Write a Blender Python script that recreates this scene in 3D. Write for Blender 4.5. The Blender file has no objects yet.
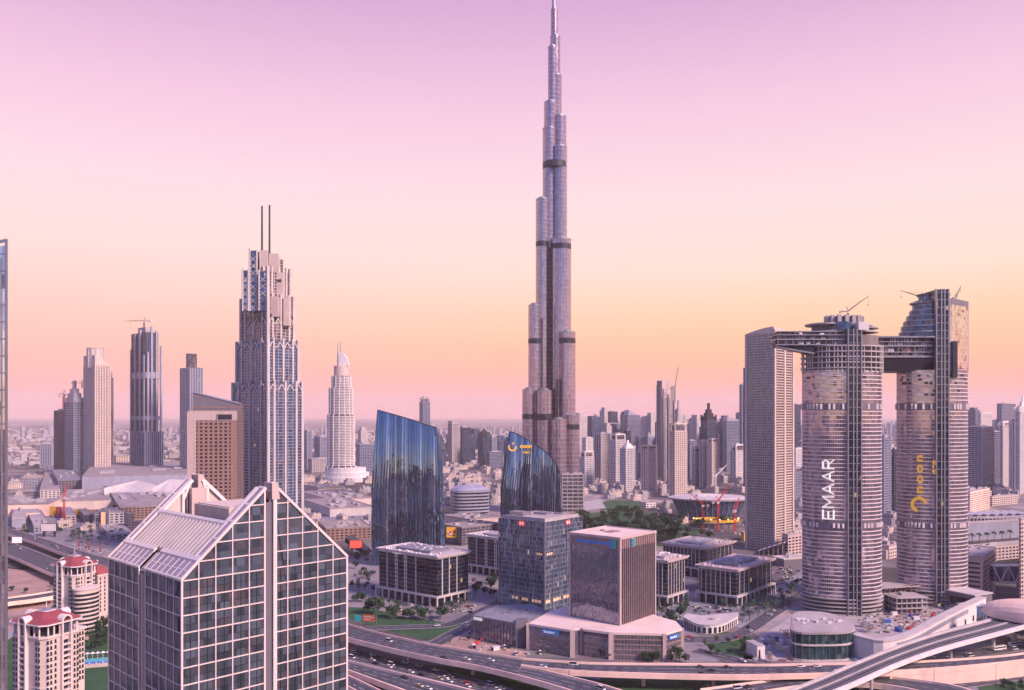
import bpy, math, random
from mathutils import Vector, Matrix
R = math.radians
sc = bpy.context.scene
C = sc.collection
rnd = random.Random(7)

# ------------------------------------------------------------------ camera, sky, sun, exposure
H, F, HY, CX = 170.0, 850.0, 415.0, 512.0      # eye height, focal length in pixels, horizon row
cd = bpy.data.cameras.new('camera'); cam = bpy.data.objects.new('camera', cd); C.objects.link(cam)
cam.location = (0, 0, H); cam.rotation_euler = (R(90), 0, 0)
cd.sensor_width = 36; cd.lens = 36 * F / 1024; cd.shift_y = 70 / 1024
cd.clip_start = 1; cd.clip_end = 90000
sc.camera = cam
sc.view_settings.view_transform = 'Standard'; sc.view_settings.look = 'None'
sc.view_settings.exposure = 0.5; sc.view_settings.gamma = 1.0
sc.view_settings.use_curve_mapping = False
SUN_AZ, SUN_EL = 124, 36        # degrees clockwise from the view axis
w = bpy.data.worlds.new('World'); sc.world = w; w.use_nodes = True
nt = w.node_tree; N = nt.nodes; L = nt.links; N.clear()
def lin(c):
    return tuple((v/12.92 if v <= .04045 else ((v+.055)/1.055)**2.4) for v in (x/255 for x in c))
tc = N.new('ShaderNodeTexCoord'); nrm = N.new('ShaderNodeVectorMath'); nrm.operation = 'NORMALIZE'
L.new(tc.outputs['Generated'], nrm.inputs[0])
sep = N.new('ShaderNodeSeparateXYZ'); L.new(nrm.outputs[0], sep.inputs[0])
def ramp(stops):
    r = N.new('ShaderNodeValToRGB'); e = r.color_ramp
    while len(e.elements) < len(stops): e.elements.new(.5)
    for el, (p, c) in zip(e.elements, stops): el.position = p; el.color = (*lin(c), 1)
    L.new(sep.outputs['Z'], r.inputs[0]); return r
cool = ramp([(0, (255, 150, 128)), (.03, (255, 166, 132)), (.075, (255, 188, 160)), (.13, (255, 208, 190)), (.19, (255, 223, 216)),
             (.26, (254, 220, 230)), (.34, (244, 200, 224)), (.43, (217, 170, 214)), (.56, (150, 140, 222)), (.75, (104, 124, 222)), (1, (88, 118, 225))])
warm = ramp([(0, (255, 150, 118)), (.025, (255, 162, 110)), (.06, (255, 182, 116)), (.105, (255, 205, 152)), (.16, (255, 224, 202)),
             (.24, (254, 224, 226)), (.34, (244, 202, 224)), (.43, (217, 172, 214)), (.56, (150, 140, 222)), (.75, (104, 124, 222)), (1, (88, 118, 225))])
east = ramp([(0, (255, 200, 150)), (.03, (255, 226, 190)), (.06, (240, 226, 228)), (.1, (176, 198, 236)), (.2, (112, 160, 230)), (.43, (104, 142, 230)), (.75, (88, 118, 222)), (1, (88, 118, 225))])
dot = N.new('ShaderNodeVectorMath'); dot.operation = 'DOT_PRODUCT'
dot.inputs[1].default_value = (math.sin(R(42)), math.cos(R(42)), 0); L.new(nrm.outputs[0], dot.inputs[0])
mr = N.new('ShaderNodeMapRange'); mr.interpolation_type = 'SMOOTHSTEP'
mr.inputs['From Min'].default_value = .35; mr.inputs['From Max'].default_value = .97
L.new(dot.outputs['Value'], mr.inputs['Value'])
mx = N.new('ShaderNodeMix'); mx.data_type = 'RGBA'
L.new(mr.outputs[0], mx.inputs[0]); L.new(cool.outputs[0], mx.inputs[6]); L.new(warm.outputs[0], mx.inputs[7])
sepw = N.new('ShaderNodeMapRange'); sepw.interpolation_type = 'SMOOTHSTEP'     # the eastern half, behind the viewer
sepw.inputs['From Min'].default_value = .05; sepw.inputs['From Max'].default_value = -.6
L.new(sep.outputs['Y'], sepw.inputs['Value'])
mx2 = N.new('ShaderNodeMix'); mx2.data_type = 'RGBA'
L.new(sepw.outputs[0], mx2.inputs[0]); L.new(mx.outputs[2], mx2.inputs[6]); L.new(east.outputs[0], mx2.inputs[7])
glow = N.new('ShaderNodeMapRange'); glow.interpolation_type = 'SMOOTHSTEP'     # brighter air low down
glow.inputs['From Min'].default_value = .0; glow.inputs['From Max'].default_value = .3
glow.inputs['To Min'].default_value = .8; glow.inputs['To Max'].default_value = .72
L.new(sep.outputs['Z'], glow.inputs['Value'])
bg1 = N.new('ShaderNodeBackground'); L.new(mx2.outputs[2], bg1.inputs[0]); L.new(glow.outputs[0], bg1.inputs[1])
sky = N.new('ShaderNodeTexSky'); sky.sky_type = 'NISHITA'; sky.sun_disc = False
sky.sun_elevation = R(SUN_EL); sky.sun_rotation = R(SUN_AZ)
bg2 = N.new('ShaderNodeBackground'); L.new(sky.outputs[0], bg2.inputs[0]); bg2.inputs[1].default_value = .004
add = N.new('ShaderNodeAddShader'); L.new(bg1.outputs[0], add.inputs[0]); L.new(bg2.outputs[0], add.inputs[1])
wo = N.new('ShaderNodeOutputWorld'); L.new(add.outputs[0], wo.inputs[0])
sd = bpy.data.lights.new('sun', 'SUN'); sd.energy = 4.9; sd.angle = R(12); sd.color = (1, .69, .6)
so = bpy.data.objects.new('sun', sd); C.objects.link(so)
sv = Vector((math.sin(R(SUN_AZ))*math.cos(R(SUN_EL)), math.cos(R(SUN_AZ))*math.cos(R(SUN_EL)), math.sin(R(SUN_EL))))
so.rotation_euler = sv.to_track_quat('Z', 'Y').to_euler(); so.location = sv*900
sc.cycles.volume_bounces = 2; sc.cycles.max_bounces = 6; sc.cycles.use_denoising = True

# ------------------------------------------------------------------ where things stand
def at(px, py, D): return Vector(((px-CX)*D/F, D, H-(py-HY)*D/F))
def G(px, py, z=0.0):
    D = (H-z)*F/(py-HY); return Vector(((px-CX)*D/F, D, z))
def dist(py, z=0.0): return (H-z)*F/(py-HY)
def zz(py, D): return H-(py-HY)*D/F

# ------------------------------------------------------------------ materials
def mat(name, col, rough=.6, metal=0, noise=None, spec=.5, emit=0, scratch=0):
    m = bpy.data.materials.new(name); m.use_nodes = True
    t = m.node_tree; b = t.nodes['Principled BSDF']
    b.inputs['Base Color'].default_value = (*col, 1); b.inputs['Roughness'].default_value = rough
    b.inputs['Metallic'].default_value = metal; b.inputs['Specular IOR Level'].default_value = spec
    if emit: b.inputs['Emission Color'].default_value = (*col, 1); b.inputs['Emission Strength'].default_value = emit
    if noise:
        s, k = noise
        c = t.nodes.new('ShaderNodeTexCoord'); n = t.nodes.new('ShaderNodeTexNoise')
        n.inputs['Scale'].default_value = s; n.inputs['Detail'].default_value = 6; n.inputs['Roughness'].default_value = .65
        mp = t.nodes.new('ShaderNodeMapping'); mp.inputs['Scale'].default_value = (1, 1, .35)
        t.links.new(c.outputs['Object'], mp.inputs[0]); t.links.new(mp.outputs[0], n.inputs['Vector'])
        q = t.nodes.new('ShaderNodeMapRange'); q.inputs['From Min'].default_value = .3; q.inputs['From Max'].default_value = .7
        q.inputs['To Min'].default_value = 1-k; q.inputs['To Max'].default_value = 1+k
        t.links.new(n.outputs[0], q.inputs['Value'])
        v = t.nodes.new('ShaderNodeVectorMath'); v.operation = 'SCALE'; v.inputs[0].default_value = col
        t.links.new(q.outputs[0], v.inputs['Scale']); t.links.new(v.outputs[0], b.inputs['Base Color'])
    return m
def glass(name, col, cell=(1.5, 1.5, 3.4), var=.5, metal=.35, rough=.06, tilt=.02, wave=0.0, blinds_streaks=.1, blinds_streaks_col=(.35, .32, .31), spec=.7, lit=0.0):
    m = bpy.data.materials.new(name); m.use_nodes = True
    t = m.node_tree; b = t.nodes['Principled BSDF']; nd = t.nodes.new; ln = t.links.new
    c = nd('ShaderNodeTexCoord'); a1 = nd('ShaderNodeVectorMath'); a1.operation = 'MULTIPLY_ADD'
    a1.inputs[1].default_value = tuple(1/v for v in cell); a1.inputs[2].default_value = (.37, .41, .02)
    ln(c.outputs['Object'], a1.inputs[0])
    fl = nd('ShaderNodeVectorMath'); fl.operation = 'FLOOR'; ln(a1.outputs[0], fl.inputs[0])
    wn = nd('ShaderNodeTexWhiteNoise'); wn.noise_dimensions = '3D'; ln(fl.outputs[0], wn.inputs['Vector'])
    q = nd('ShaderNodeMapRange'); q.inputs['To Min'].default_value = 1-var; q.inputs['To Max'].default_value = 1+var
    ln(wn.outputs['Value'], q.inputs['Value'])
    v = nd('ShaderNodeVectorMath'); v.operation = 'SCALE'; v.inputs[0].default_value = col; ln(q.outputs[0], v.inputs['Scale'])
    sp = nd('ShaderNodeSeparateColor'); ln(wn.outputs['Color'], sp.inputs[0])
    gt = nd('ShaderNodeMath'); gt.operation = 'LESS_THAN'; gt.inputs[1].default_value = blinds_streaks; ln(sp.outputs[1], gt.inputs[0])
    mxx = nd('ShaderNodeMix'); mxx.data_type = 'RGBA'; ln(gt.outputs[0], mxx.inputs[0]); ln(v.outputs[0], mxx.inputs[6])
    mxx.inputs[7].default_value = (*blinds_streaks_col, 1); ln(mxx.outputs[2], b.inputs['Base Color'])
    b.inputs['Metallic'].default_value = metal; b.inputs['Roughness'].default_value = rough; b.inputs['Specular IOR Level'].default_value = spec
    if lit:
        lt = nd('ShaderNodeMath'); lt.operation = 'LESS_THAN'; lt.inputs[1].default_value = lit; ln(sp.outputs[2], lt.inputs[0])
        le = nd('ShaderNodeMath'); le.operation = 'MULTIPLY'; le.inputs[1].default_value = .4; ln(lt.outputs[0], le.inputs[0])
        b.inputs['Emission Color'].default_value = (1, .62, .34, 1); ln(le.outputs[0], b.inputs['Emission Strength'])
    g = nd('ShaderNodeNewGeometry'); s1 = nd('ShaderNodeVectorMath'); s1.operation = 'SUBTRACT'; s1.inputs[1].default_value = (.5, .5, .5)
    ln(wn.outputs['Color'], s1.inputs[0])
    s2 = nd('ShaderNodeVectorMath'); s2.operation = 'MULTIPLY_ADD'; s2.inputs[1].default_value = (tilt,)*3
    ln(s1.outputs[0], s2.inputs[0]); ln(g.outputs['Normal'], s2.inputs[2]); last = s2
    if wave:
        n = nd('ShaderNodeTexNoise'); n.inputs['Scale'].default_value = .09; n.inputs['Detail'].default_value = 3; ln(c.outputs['Object'], n.inputs['Vector'])
        s3 = nd('ShaderNodeVectorMath'); s3.operation = 'SUBTRACT'; s3.inputs[1].default_value = (.5, .5, .5); ln(n.outputs['Color'], s3.inputs[0])
        s4 = nd('ShaderNodeVectorMath'); s4.operation = 'MULTIPLY_ADD'; s4.inputs[1].default_value = (wave,)*3
        ln(s3.outputs[0], s4.inputs[0]); ln(s2.outputs[0], s4.inputs[2]); last = s4
    s5 = nd('ShaderNodeVectorMath'); s5.operation = 'NORMALIZE'; ln(last.outputs[0], s5.inputs[0]); ln(s5.outputs[0], b.inputs['Normal'])
    return m
M = dict(
 white=mat('white_paint', (.66, .62, .63), .5, noise=(.15, .12)),
 frame=mat('pale_frame', (.64, .55, .55), .45, noise=(.1, .1)),
 malldust=mat('mall_roof', (.25, .22, .235), .85, noise=(.06, .3)),
 lilacm=mat('lilac_metal', (.34, .35, .45), .4, .3, noise=(.1, .15)),
 cream=mat('cream_render', (.54, .45, .42), .7, noise=(.12, .14)),
 pale=mat('pale_stone', (.47, .435, .445), .65, noise=(.1, .15)),
 conc=mat('concrete', (.37, .345, .365), .8, noise=(.08, .22)),
 darkc=mat('raw_concrete', (.17, .145, .155), .85, noise=(.1, .3)),
 parap=mat('parapet_concrete', (.8, .57, .48), .7, noise=(.05, .18)),
 brown=mat('brown_stone', (.26, .165, .145), .6, noise=(.1, .15)),
 pinkc=mat('pink_concrete', (.46, .365, .36), .7, noise=(.1, .14)),
 mauve=mat('mauve_panel', (.14, .13, .165), .45, noise=(.2, .12)),
 greyr=mat('grey_roof', (.19, .19, .24), .8, noise=(.08, .25)),
 dust=mat('dusty_roof', (.35, .315, .33), .85, noise=(.06, .22)),
 finb=mat('brown_fin', (.25, .18, .18), .5, noise=(.2, .15)), roofp=mat('pale_pink_roof', (.66, .53, .5), .8, noise=(.05, .12)),
 dsteel=mat('dark_steel', (.035, .037, .055), .4, .4, noise=(.3, .3)),
 steel=mat('steel', (.34, .33, .38), .35, .7, noise=(.2, .15)),
 black=mat('black_rubber', (.015, .015, .018), .6),
 redroof=mat('red_roof', (.26, .055, .065), .6, noise=(.3, .2)),
 red=mat('red_paint', (.55, .03, .035), .45, noise=(.5, .15)),
 orange=mat('orange_paint', (.6, .14, .05), .5),
 yellow=mat('yellow_paint', (.72, .4, .03), .5),
 teal=mat('teal_banner', (.02, .42, .42), .5),
 blue=mat('blue_cladding', (.03, .12, .42), .5),
 yellowl=mat('yellow_lettering', (.8, .45, .06), .4, emit=.15),
 whitel=mat('white_lettering', (.85, .8, .78), .4, emit=.25),
 bluel=mat('blue_lettering', (.015, .1, .38), .4, emit=.35),
 greenl=mat('green_lettering', (.03, .3, .2), .4, emit=.15),
 redl=mat('red_lettering', (.75, .03, .05), .4, emit=.5),
 darkl=mat('dark_lettering', (.04, .035, .04), .5),
 screen=mat('red_screen', (.9, .1, .06), .4, emit=.8),
 lit=mat('lit_interior', (.9, .52, .3), .5, emit=.22),
 flood=mat('flood_lamp', (1, .8, .45), .5, emit=1.6),
 asphalt=mat('asphalt', (.05, .053, .075), .75, noise=(.12, .4)),
 pave=mat('paving', (.22, .2, .225), .8, noise=(.06, .22)),
 lane=mat('lane_paint', (.6, .55, .55), .6),
 lawn=mat('lawn', (.02, .075, .026), .9, noise=(.08, .4)),
 sand=mat('sand', (.34, .23, .2), .9, noise=(.04, .25)),
 leaf=mat('leaf', (.014, .046, .026), .8, noise=(.6, .55)),
 leaf2=mat('leaf_light', (.035, .085, .03), .8, noise=(.6, .5)),
 bark=mat('bark', (.1, .07, .055), .9),
 poolw=mat('pool_water', (.02, .2, .55), .08, noise=(.3, .15)),
 carw=mat('car_white', (.75, .73, .72), .25), cark=mat('car_black', (.02, .02, .025), .2), carr=mat('car_red', (.45, .03, .03), .25),
 cars=mat('car_silver', (.38, .38, .4), .25, .5), cary=mat('car_beige', (.62, .48, .33), .3),
 g_teal=glass('teal_curtain_wall', (.13, .165, .22), (2.3, 2.3, 2.2), .45, .65, .04, .09, .14, .1, (.16, .15, .18), .6),
 g_side=glass('side_curtain_wall', (.06, .08, .13), (4.3, 4.3, 4.4), .5, .55, .04, .06, .12, .12, (.08, .09, .13), .5),
 g_lil=glass('lilac_roof_glass', (.3, .27, .36), (2.5, 2.5, 50), .15, .3, .25, .01, 0, 0),
 g_blue=glass('blue_mirror_glass', (.14, .23, .38), (1.67, 400, 900), .32, .95, .03, .02, .08, .12, (.42, .48, .6)),  # pale strips put bright reflection streaks into the glass colour
 g_dark=glass('dark_office_glass', (.011, .018, .034), (2.4, 2.4, 3.6), .7, .1, .06, .02, 0, .1, (.045, .048, .065), .5, .005),
 g_hs=glass('deep_blue_glass', (.085, .14, .23), (1.5, 1.5, 4.1), .6, .6, .05, .05, .035, .25, (.24, .31, .42), .7, .01),
 g_sc=glass('mauve_glass', (.27, .27, .33), (1.6, 1.6, 1.9), .3, .7, .05, .02, .07, .1, (.34, .28, .33)),
 g_sky=glass('rose_mirror_glass', (.4, .34, .39), (2.8, 2.8, 3.4), .3, .85, .04, .012, .04, .06, (.5, .42, .42), .7, .0),
 g_bur=glass('steel_blue_glass', (.38, .3, .36), (1.6, 1.6, 7.6), .2, .7, .16, .04, 0, .06, (.36, .31, .34)),
 g_far=glass('far_blue_glass', (.05, .1, .2), (3, 3, 3.8), .55, .4, .1, .03, 0, .12, (.2, .18, .22), .7, .004),
 g_farp=glass('far_grey_glass', (.085, .08, .115), (3, 3, 3.6), .55, .3, .12, .03, 0, .15, (.24, .2, .22), .7, .006),
 g_green=glass('green_pavilion_glass', (.03, .085, .095), (2.4, 2.4, 4.6), .5, .35, .05, .04, .06, .12, (.1, .16, .17)),
 g_gold=glass('gold_reflecting_glass', (.72, .66, .66), (3, 3, 3.4), .2, .9, .05, .03, .02, .08, (.3, .25, .25)),
 g_cyan=glass('green_balcony_glass', (.1, .16, .165), (3, 3, 3.4), .5, .4, .1, .03, 0, .12, (.3, .25, .26)),
)

# ------------------------------------------------------------------ mesh building
class MB:
    def __init__(s): s.v = []; s.f = []; s.m = []; s.cm = 0
    def face(s, pts):
        n = len(s.v); s.v += [tuple(p) for p in pts]; s.f.append(tuple(range(n, n+len(pts)))); s.m.append(s.cm)
    def hexa(s, b, t):      # four bottom points, four top points, same order
        n = len(s.v); s.v += [tuple(p) for p in b]+[tuple(p) for p in t]
        for q in ((3, 2, 1, 0), (4, 5, 6, 7), (0, 1, 5, 4), (1, 2, 6, 5), (2, 3, 7, 6), (3, 0, 4, 7)):
            s.f.append(tuple(n+i for i in q)); s.m.append(s.cm)
        return s
    def box(s, x0, x1, y0, y1, z0, z1):
        return s.hexa([(x0, y0, z0), (x1, y0, z0), (x1, y1, z0), (x0, y1, z0)], [(x0, y0, z1), (x1, y0, z1), (x1, y1, z1), (x0, y1, z1)])
    def prism(s, p, z0, z1, q=None, cap=True):     # polygon p at z0 lofted to q at z1
        q = q or p; n = len(s.v); k = len(p)
        s.v += [(a[0], a[1], z0) for a in p]+[(a[0], a[1], z1) for a in q]
        for i in range(k):
            j = (i+1) % k; s.f.append((n+i, n+j, n+k+j, n+k+i)); s.m.append(s.cm)
        if cap:
            s.f.append(tuple(n+k+i for i in range(k))); s.m.append(s.cm)
            s.f.append(tuple(n+k-1-i for i in range(k))); s.m.append(s.cm)
        return s
    def bar(s, a, b, w, h=None):                    # square bar between two points
        a = Vector(a); b = Vector(b); d = (b-a).normalized(); h = h or w
        up = Vector((0, 0, 1)) if abs(d.z) < .95 else Vector((1, 0, 0))
        r = d.cross(up).normalized()*w/2; u = r.cross(d).normalized()*h/2
        return s.hexa([a-r-u, a+r-u, a+r+u, a-r+u], [b-r-u, b+r-u, b+r+u, b-r+u])
    def tube(s, a, b, r0, r1=None, n=8):
        r1 = r0 if r1 is None else r1
        a = Vector(a); b = Vector(b); d = (b-a).normalized()
        up = Vector((0, 0, 1)) if abs(d.z) < .95 else Vector((1, 0, 0))
        x = d.cross(up).normalized(); y = d.cross(x); k = len(s.v)
        for p, r in ((a, r0), (b, r1)):
            for i in range(n):
                t = 2*math.pi*i/n; s.v.append(tuple(p+x*r*math.cos(t)+y*r*math.sin(t)))
        for i in range(n):
            j = (i+1) % n; s.f.append((k+i, k+j, k+n+j, k+n+i)); s.m.append(s.cm)
        s.f.append(tuple(k+n+i for i in range(n))); s.m.append(s.cm); s.f.append(tuple(k+n-1-i for i in range(n))); s.m.append(s.cm)
        return s
    def build(s, name, mats, parent=None, world=False):
        me = bpy.data.meshes.new(name); v = s.v
        if parent is not None and world:
            iv = parent.matrix_basis.inverted(); v = [tuple(iv @ Vector(p)) for p in v]
        me.from_pydata(v, [], s.f)
        if not isinstance(mats, (list, tuple)): mats = [mats]
        for q in mats: me.materials.append(M[q] if isinstance(q, str) else q)
        if len(mats) > 1: me.polygons.foreach_set('material_index', s.m)
        me.update()
        o = bpy.data.objects.new(name, me); C.objects.link(o)
        if parent is not None: o.parent = parent
        return o
def islands(s):
    p = list(range(len(s.v)))
    def find(i):
        while p[i] != i: p[i] = p[p[i]]; i = p[i]
        return i
    for f in s.f:
        r = find(f[0])
        for i in f[1:]: p[find(i)] = r
    out = {}
    for k, f in enumerate(s.f): out.setdefault(find(f[0]), []).append(k)
    return list(out.values())
def each(s, name, mats, parent=None, world=False, limit=100):
    """one part per separate piece; past the limit the rest goes into one part"""
    obs = []; isl = islands(s)
    for n, g in enumerate([[k] for k in isl[:limit]]+([isl[limit:]] if len(isl) > limit else [])):
        b = MB(); ids = {}
        for ks in g:
            for k in ks:
                for i in s.f[k]:
                    if i not in ids: ids[i] = len(b.v); b.v.append(s.v[i])
                b.f.append(tuple(ids[i] for i in s.f[k])); b.m.append(s.m[k])
        o = b.build(name, mats, parent, world); obs.append(o)
        if n == limit: o['kind'] = 'stuff'
    return obs
MB.each = each
def tag(o, label=None, cat=None, group=None, kind=None):
    if label: o['label'] = label
    if cat: o['category'] = cat
    if group: o['group'] = group
    if kind: o['kind'] = kind
    return o
def thing(name, label, cat, loc=(0, 0, 0), rz=0, group=None):
    o = bpy.data.objects.new(name, None); C.objects.link(o); o.location = loc; o.rotation_euler = (0, 0, rz)
    o.empty_display_size = 2
    return tag(o, label, cat, group)
def kids(o): return [c for c in o.children]
def dup(root, loc, rz=0, label=None, group=None, scale=None):
    r = root.copy(); C.objects.link(r); r.location = loc; r.rotation_euler = (0, 0, rz)
    if scale: r.scale = scale if isinstance(scale, tuple) else (scale,)*3
    if label: r['label'] = label
    if group: r['group'] = group
    for ch in root.children:
        c = ch.copy(); C.objects.link(c); c.parent = r
        for g in ch.children:
            d = g.copy(); C.objects.link(d); d.parent = c
    return r
def structure(name, mb, m): return tag(mb.build(name, m), kind='structure')
def text(txt, size, m, parent, mtx, name='lettering', ext=.15, bold=0, spacing=1.0):
    c = bpy.data.curves.new(name, 'FONT'); c.body = txt; c.size = size; c.extrude = ext; c.offset = bold
    c.align_x = 'CENTER'; c.align_y = 'CENTER'; c.space_character = spacing
    o = bpy.data.objects.new(name, c); C.objects.link(o)
    me = bpy.data.meshes.new_from_object(o.evaluated_get(bpy.context.evaluated_depsgraph_get()))
    bpy.data.objects.remove(o); me.transform(mtx); me.materials.clear(); me.materials.append(M[m])
    q = bpy.data.objects.new(name, me); C.objects.link(q)
    if parent: q.parent = parent
    return q
def face_mtx(o, right, up):                 # text plane: origin, reading direction, up direction
    r = Vector(right).normalized(); u = Vector(up).normalized(); n = r.cross(u)
    return Matrix(((r.x, u.x, n.x, o[0]), (r.y, u.y, n.y, o[1]), (r.z, u.z, n.z, o[2]), (0, 0, 0, 1)))
def ell(a, b, n=40, cx=0, cy=0): return [(cx+a*math.cos(2*math.pi*i/n), cy+b*math.sin(2*math.pi*i/n)) for i in range(n)]
def rect(x0, x1, y0, y1): return [(x0, y0), (x1, y0), (x1, y1), (x0, y1)]
def corner(pl, pc, pr, D, a):
    """ground corner nearest the eye, heading, widths of the right and left faces, from three pixel columns"""
    a = R(a); X0 = (pc-CX)*D/F
    tr = (pr-CX)/F; tl = (pl-CX)/F
    wu = (tr*D-X0)/(math.sin(a)-tr*math.cos(a)); wv = (tl*D-X0)/(-math.cos(a)-tl*math.sin(a))
    return Vector((X0, D, 0)), math.pi/2-a, wu, wv
def arc_flat(mb, cx, cy, r0, r1, t0, t1, n=16, d=.3, plane=None):
    f = plane or (lambda u, v, w: (u, w, v))
    for i in range(n):
        a = R(t0+(t1-t0)*i/n); b = R(t0+(t1-t0)*(i+1)/n)
        q = [(cx+r0*math.cos(a), cy+r0*math.sin(a)), (cx+r1*math.cos(a), cy+r1*math.sin(a)), (cx+r1*math.cos(b), cy+r1*math.sin(b)), (cx+r0*math.cos(b), cy+r0*math.sin(b))]
        mb.hexa([f(u, v, 0) for u, v in q], [f(u, v, -d) for u, v in q])

# ------------------------------------------------------------------ the ground, and the far low-rise plain
def ground_material():
    m = bpy.data.materials.new('city_ground'); m.use_nodes = True
    t = m.node_tree; b = t.nodes['Principled BSDF']; nd = t.nodes.new; ln = t.links.new
    c = nd('ShaderNodeTexCoord')
    vo = nd('ShaderNodeTexVoronoi'); vo.inputs['Scale'].default_value = .016; vo.distance = 'CHEBYCHEV'; ln(c.outputs['Object'], vo.inputs['Vector'])
    n1 = nd('ShaderNodeTexNoise'); n1.inputs['Scale'].default_value = .0016; n1.inputs['Detail'].default_value = 7; ln(c.outputs['Object'], n1.inputs['Vector'])
    n2 = nd('ShaderNodeTexNoise'); n2.inputs['Scale'].default_value = .05; n2.inputs['Detail'].default_value = 5; ln(c.outputs['Object'], n2.inputs['Vector'])
    r1 = nd('ShaderNodeValToRGB'); e = r1.color_ramp; e.elements[0].position = .36; e.elements[0].color = (.03, .045, .038, 1)
    e.elements[1].position = .56; e.elements[1].color = (.25, .21, .215, 1); x = e.elements.new(.45); x.color = (.13, .11, .12, 1)
    ln(n1.outputs[0], r1.inputs[0])
    mm = nd('ShaderNodeMix'); mm.data_type = 'RGBA'; mm.blend_type = 'OVERLAY'; mm.inputs[0].default_value = .55
    sp = nd('ShaderNodeSeparateColor'); ln(vo.outputs['Color'], sp.inputs[0])
    cb = nd('ShaderNodeCombineColor')
    for i in range(3): ln(sp.outputs[0], cb.inputs[i])
    ln(r1.outputs[0], mm.inputs[6]); ln(cb.outputs[0], mm.inputs[7])
    m2 = nd('ShaderNodeMix'); m2.data_type = 'RGBA'; m2.blend_type = 'OVERLAY'; m2.inputs[0].default_value = .6
    ln(mm.outputs[2], m2.inputs[6]); ln(n2.outputs['Color'], m2.inputs[7])
    h = nd('ShaderNodeHueSaturation'); h.inputs['Saturation'].default_value = .75; ln(m2.outputs[2], h.inputs['Color'])
    ln(h.outputs[0], b.inputs['Base Color']); b.inputs['Roughness'].default_value = .95; b.inputs['Specular IOR Level'].default_value = .1
    return m
M['ground'] = ground_material()
g = MB(); g.face([(-29000, -6000, 0), (29000, -6000, 0), (29000, 42000, 0), (-29000, 42000, 0)]); structure('ground', g, 'ground')
def haze_box():
    mb = MB(); mb.box(-29500, 29500, -6500, 42500, -1, 960)
    o = mb.build('haze', []); o['kind'] = 'stuff'
    m = bpy.data.materials.new('haze_air'); m.use_nodes = True; t = m.node_tree; t.nodes.clear()
    v = t.nodes.new('ShaderNodeVolumePrincipled'); v.inputs['Color'].default_value = (1, .86, .84, 1)
    v.inputs['Density'].default_value = HAZE; v.inputs['Anisotropy'].default_value = .0
    q = t.nodes.new('ShaderNodeOutputMaterial'); t.links.new(v.outputs[0], q.inputs['Volume']); m.cycles.homogeneous_volume = True if hasattr(m.cycles, 'homogeneous_volume') else True
    o.data.materials.append(m); o.display_type = 'WIRE'; return o
HAZE = 4.2e-5
haze_box()
# ------------------------------------------------------------------ generic high-rise
def facade(root, poly, z0, z1, gm, wm, fh=3.8, band=1.2, proud=.3, pier=None, pw=.6, name='curtain_wall', bands=True):
    """glass core, projecting floor slabs and vertical piers round a convex plan (local coordinates)"""
    b = MB(); b.prism(poly, z0, z1); b.build(name, gm, root)
    cx = sum(p[0] for p in poly)/len(poly); cy = sum(p[1] for p in poly)/len(poly)
    def grow(d):
        q = []
        n = len(poly)
        for i in range(n):
            a = Vector(poly[i-1]); p = Vector(poly[i]); c = Vector(poly[(i+1) % n])
            e1 = (p-a).normalized(); e2 = (c-p).normalized(); n1 = Vector((e1.y, -e1.x)); n2 = Vector((e2.y, -e2.x))
            k = n1+n2; k = k/max(.3, k.dot(n1)); q.append((p.x+k.x*d, p.y+k.y*d))
        return q
    if bands:
        s = MB(); z = z0+fh; q = grow(proud)
        while z < z1-.1: s.prism(q, z-band, z); z += fh
        s.build('floor_slabs', wm, root)
    if pier:
        s = MB(); n = len(poly); d = proud+.25
        for i in range(n):
            a = Vector(poly[i]); c = Vector(poly[(i+1) % n]); e = c-a; ln_ = e.length
            if ln_ < pw*1.5: continue
            e.normalize(); nn = Vector((e.y, -e.x)); k = max(1, round(ln_/pier))
            for j in range(k+1):
                if j == k and k > 1 and False: continue
                p = a+e*(ln_*j/k); p0 = p-e*pw/2; p1 = p+e*pw/2
                if j == 0: p0 = p-e*.0+nn*0; p1 = p+e*pw
                if j == k: p0 = p-e*pw; p1 = p
                s.prism([tuple(p0+nn*d), tuple(p1+nn*d), tuple(p1-nn*.2), tuple(p0-nn*.2)][::-1], z0+.05, z1+.12)
        s.build('piers', wm, root)
    return grow
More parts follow.
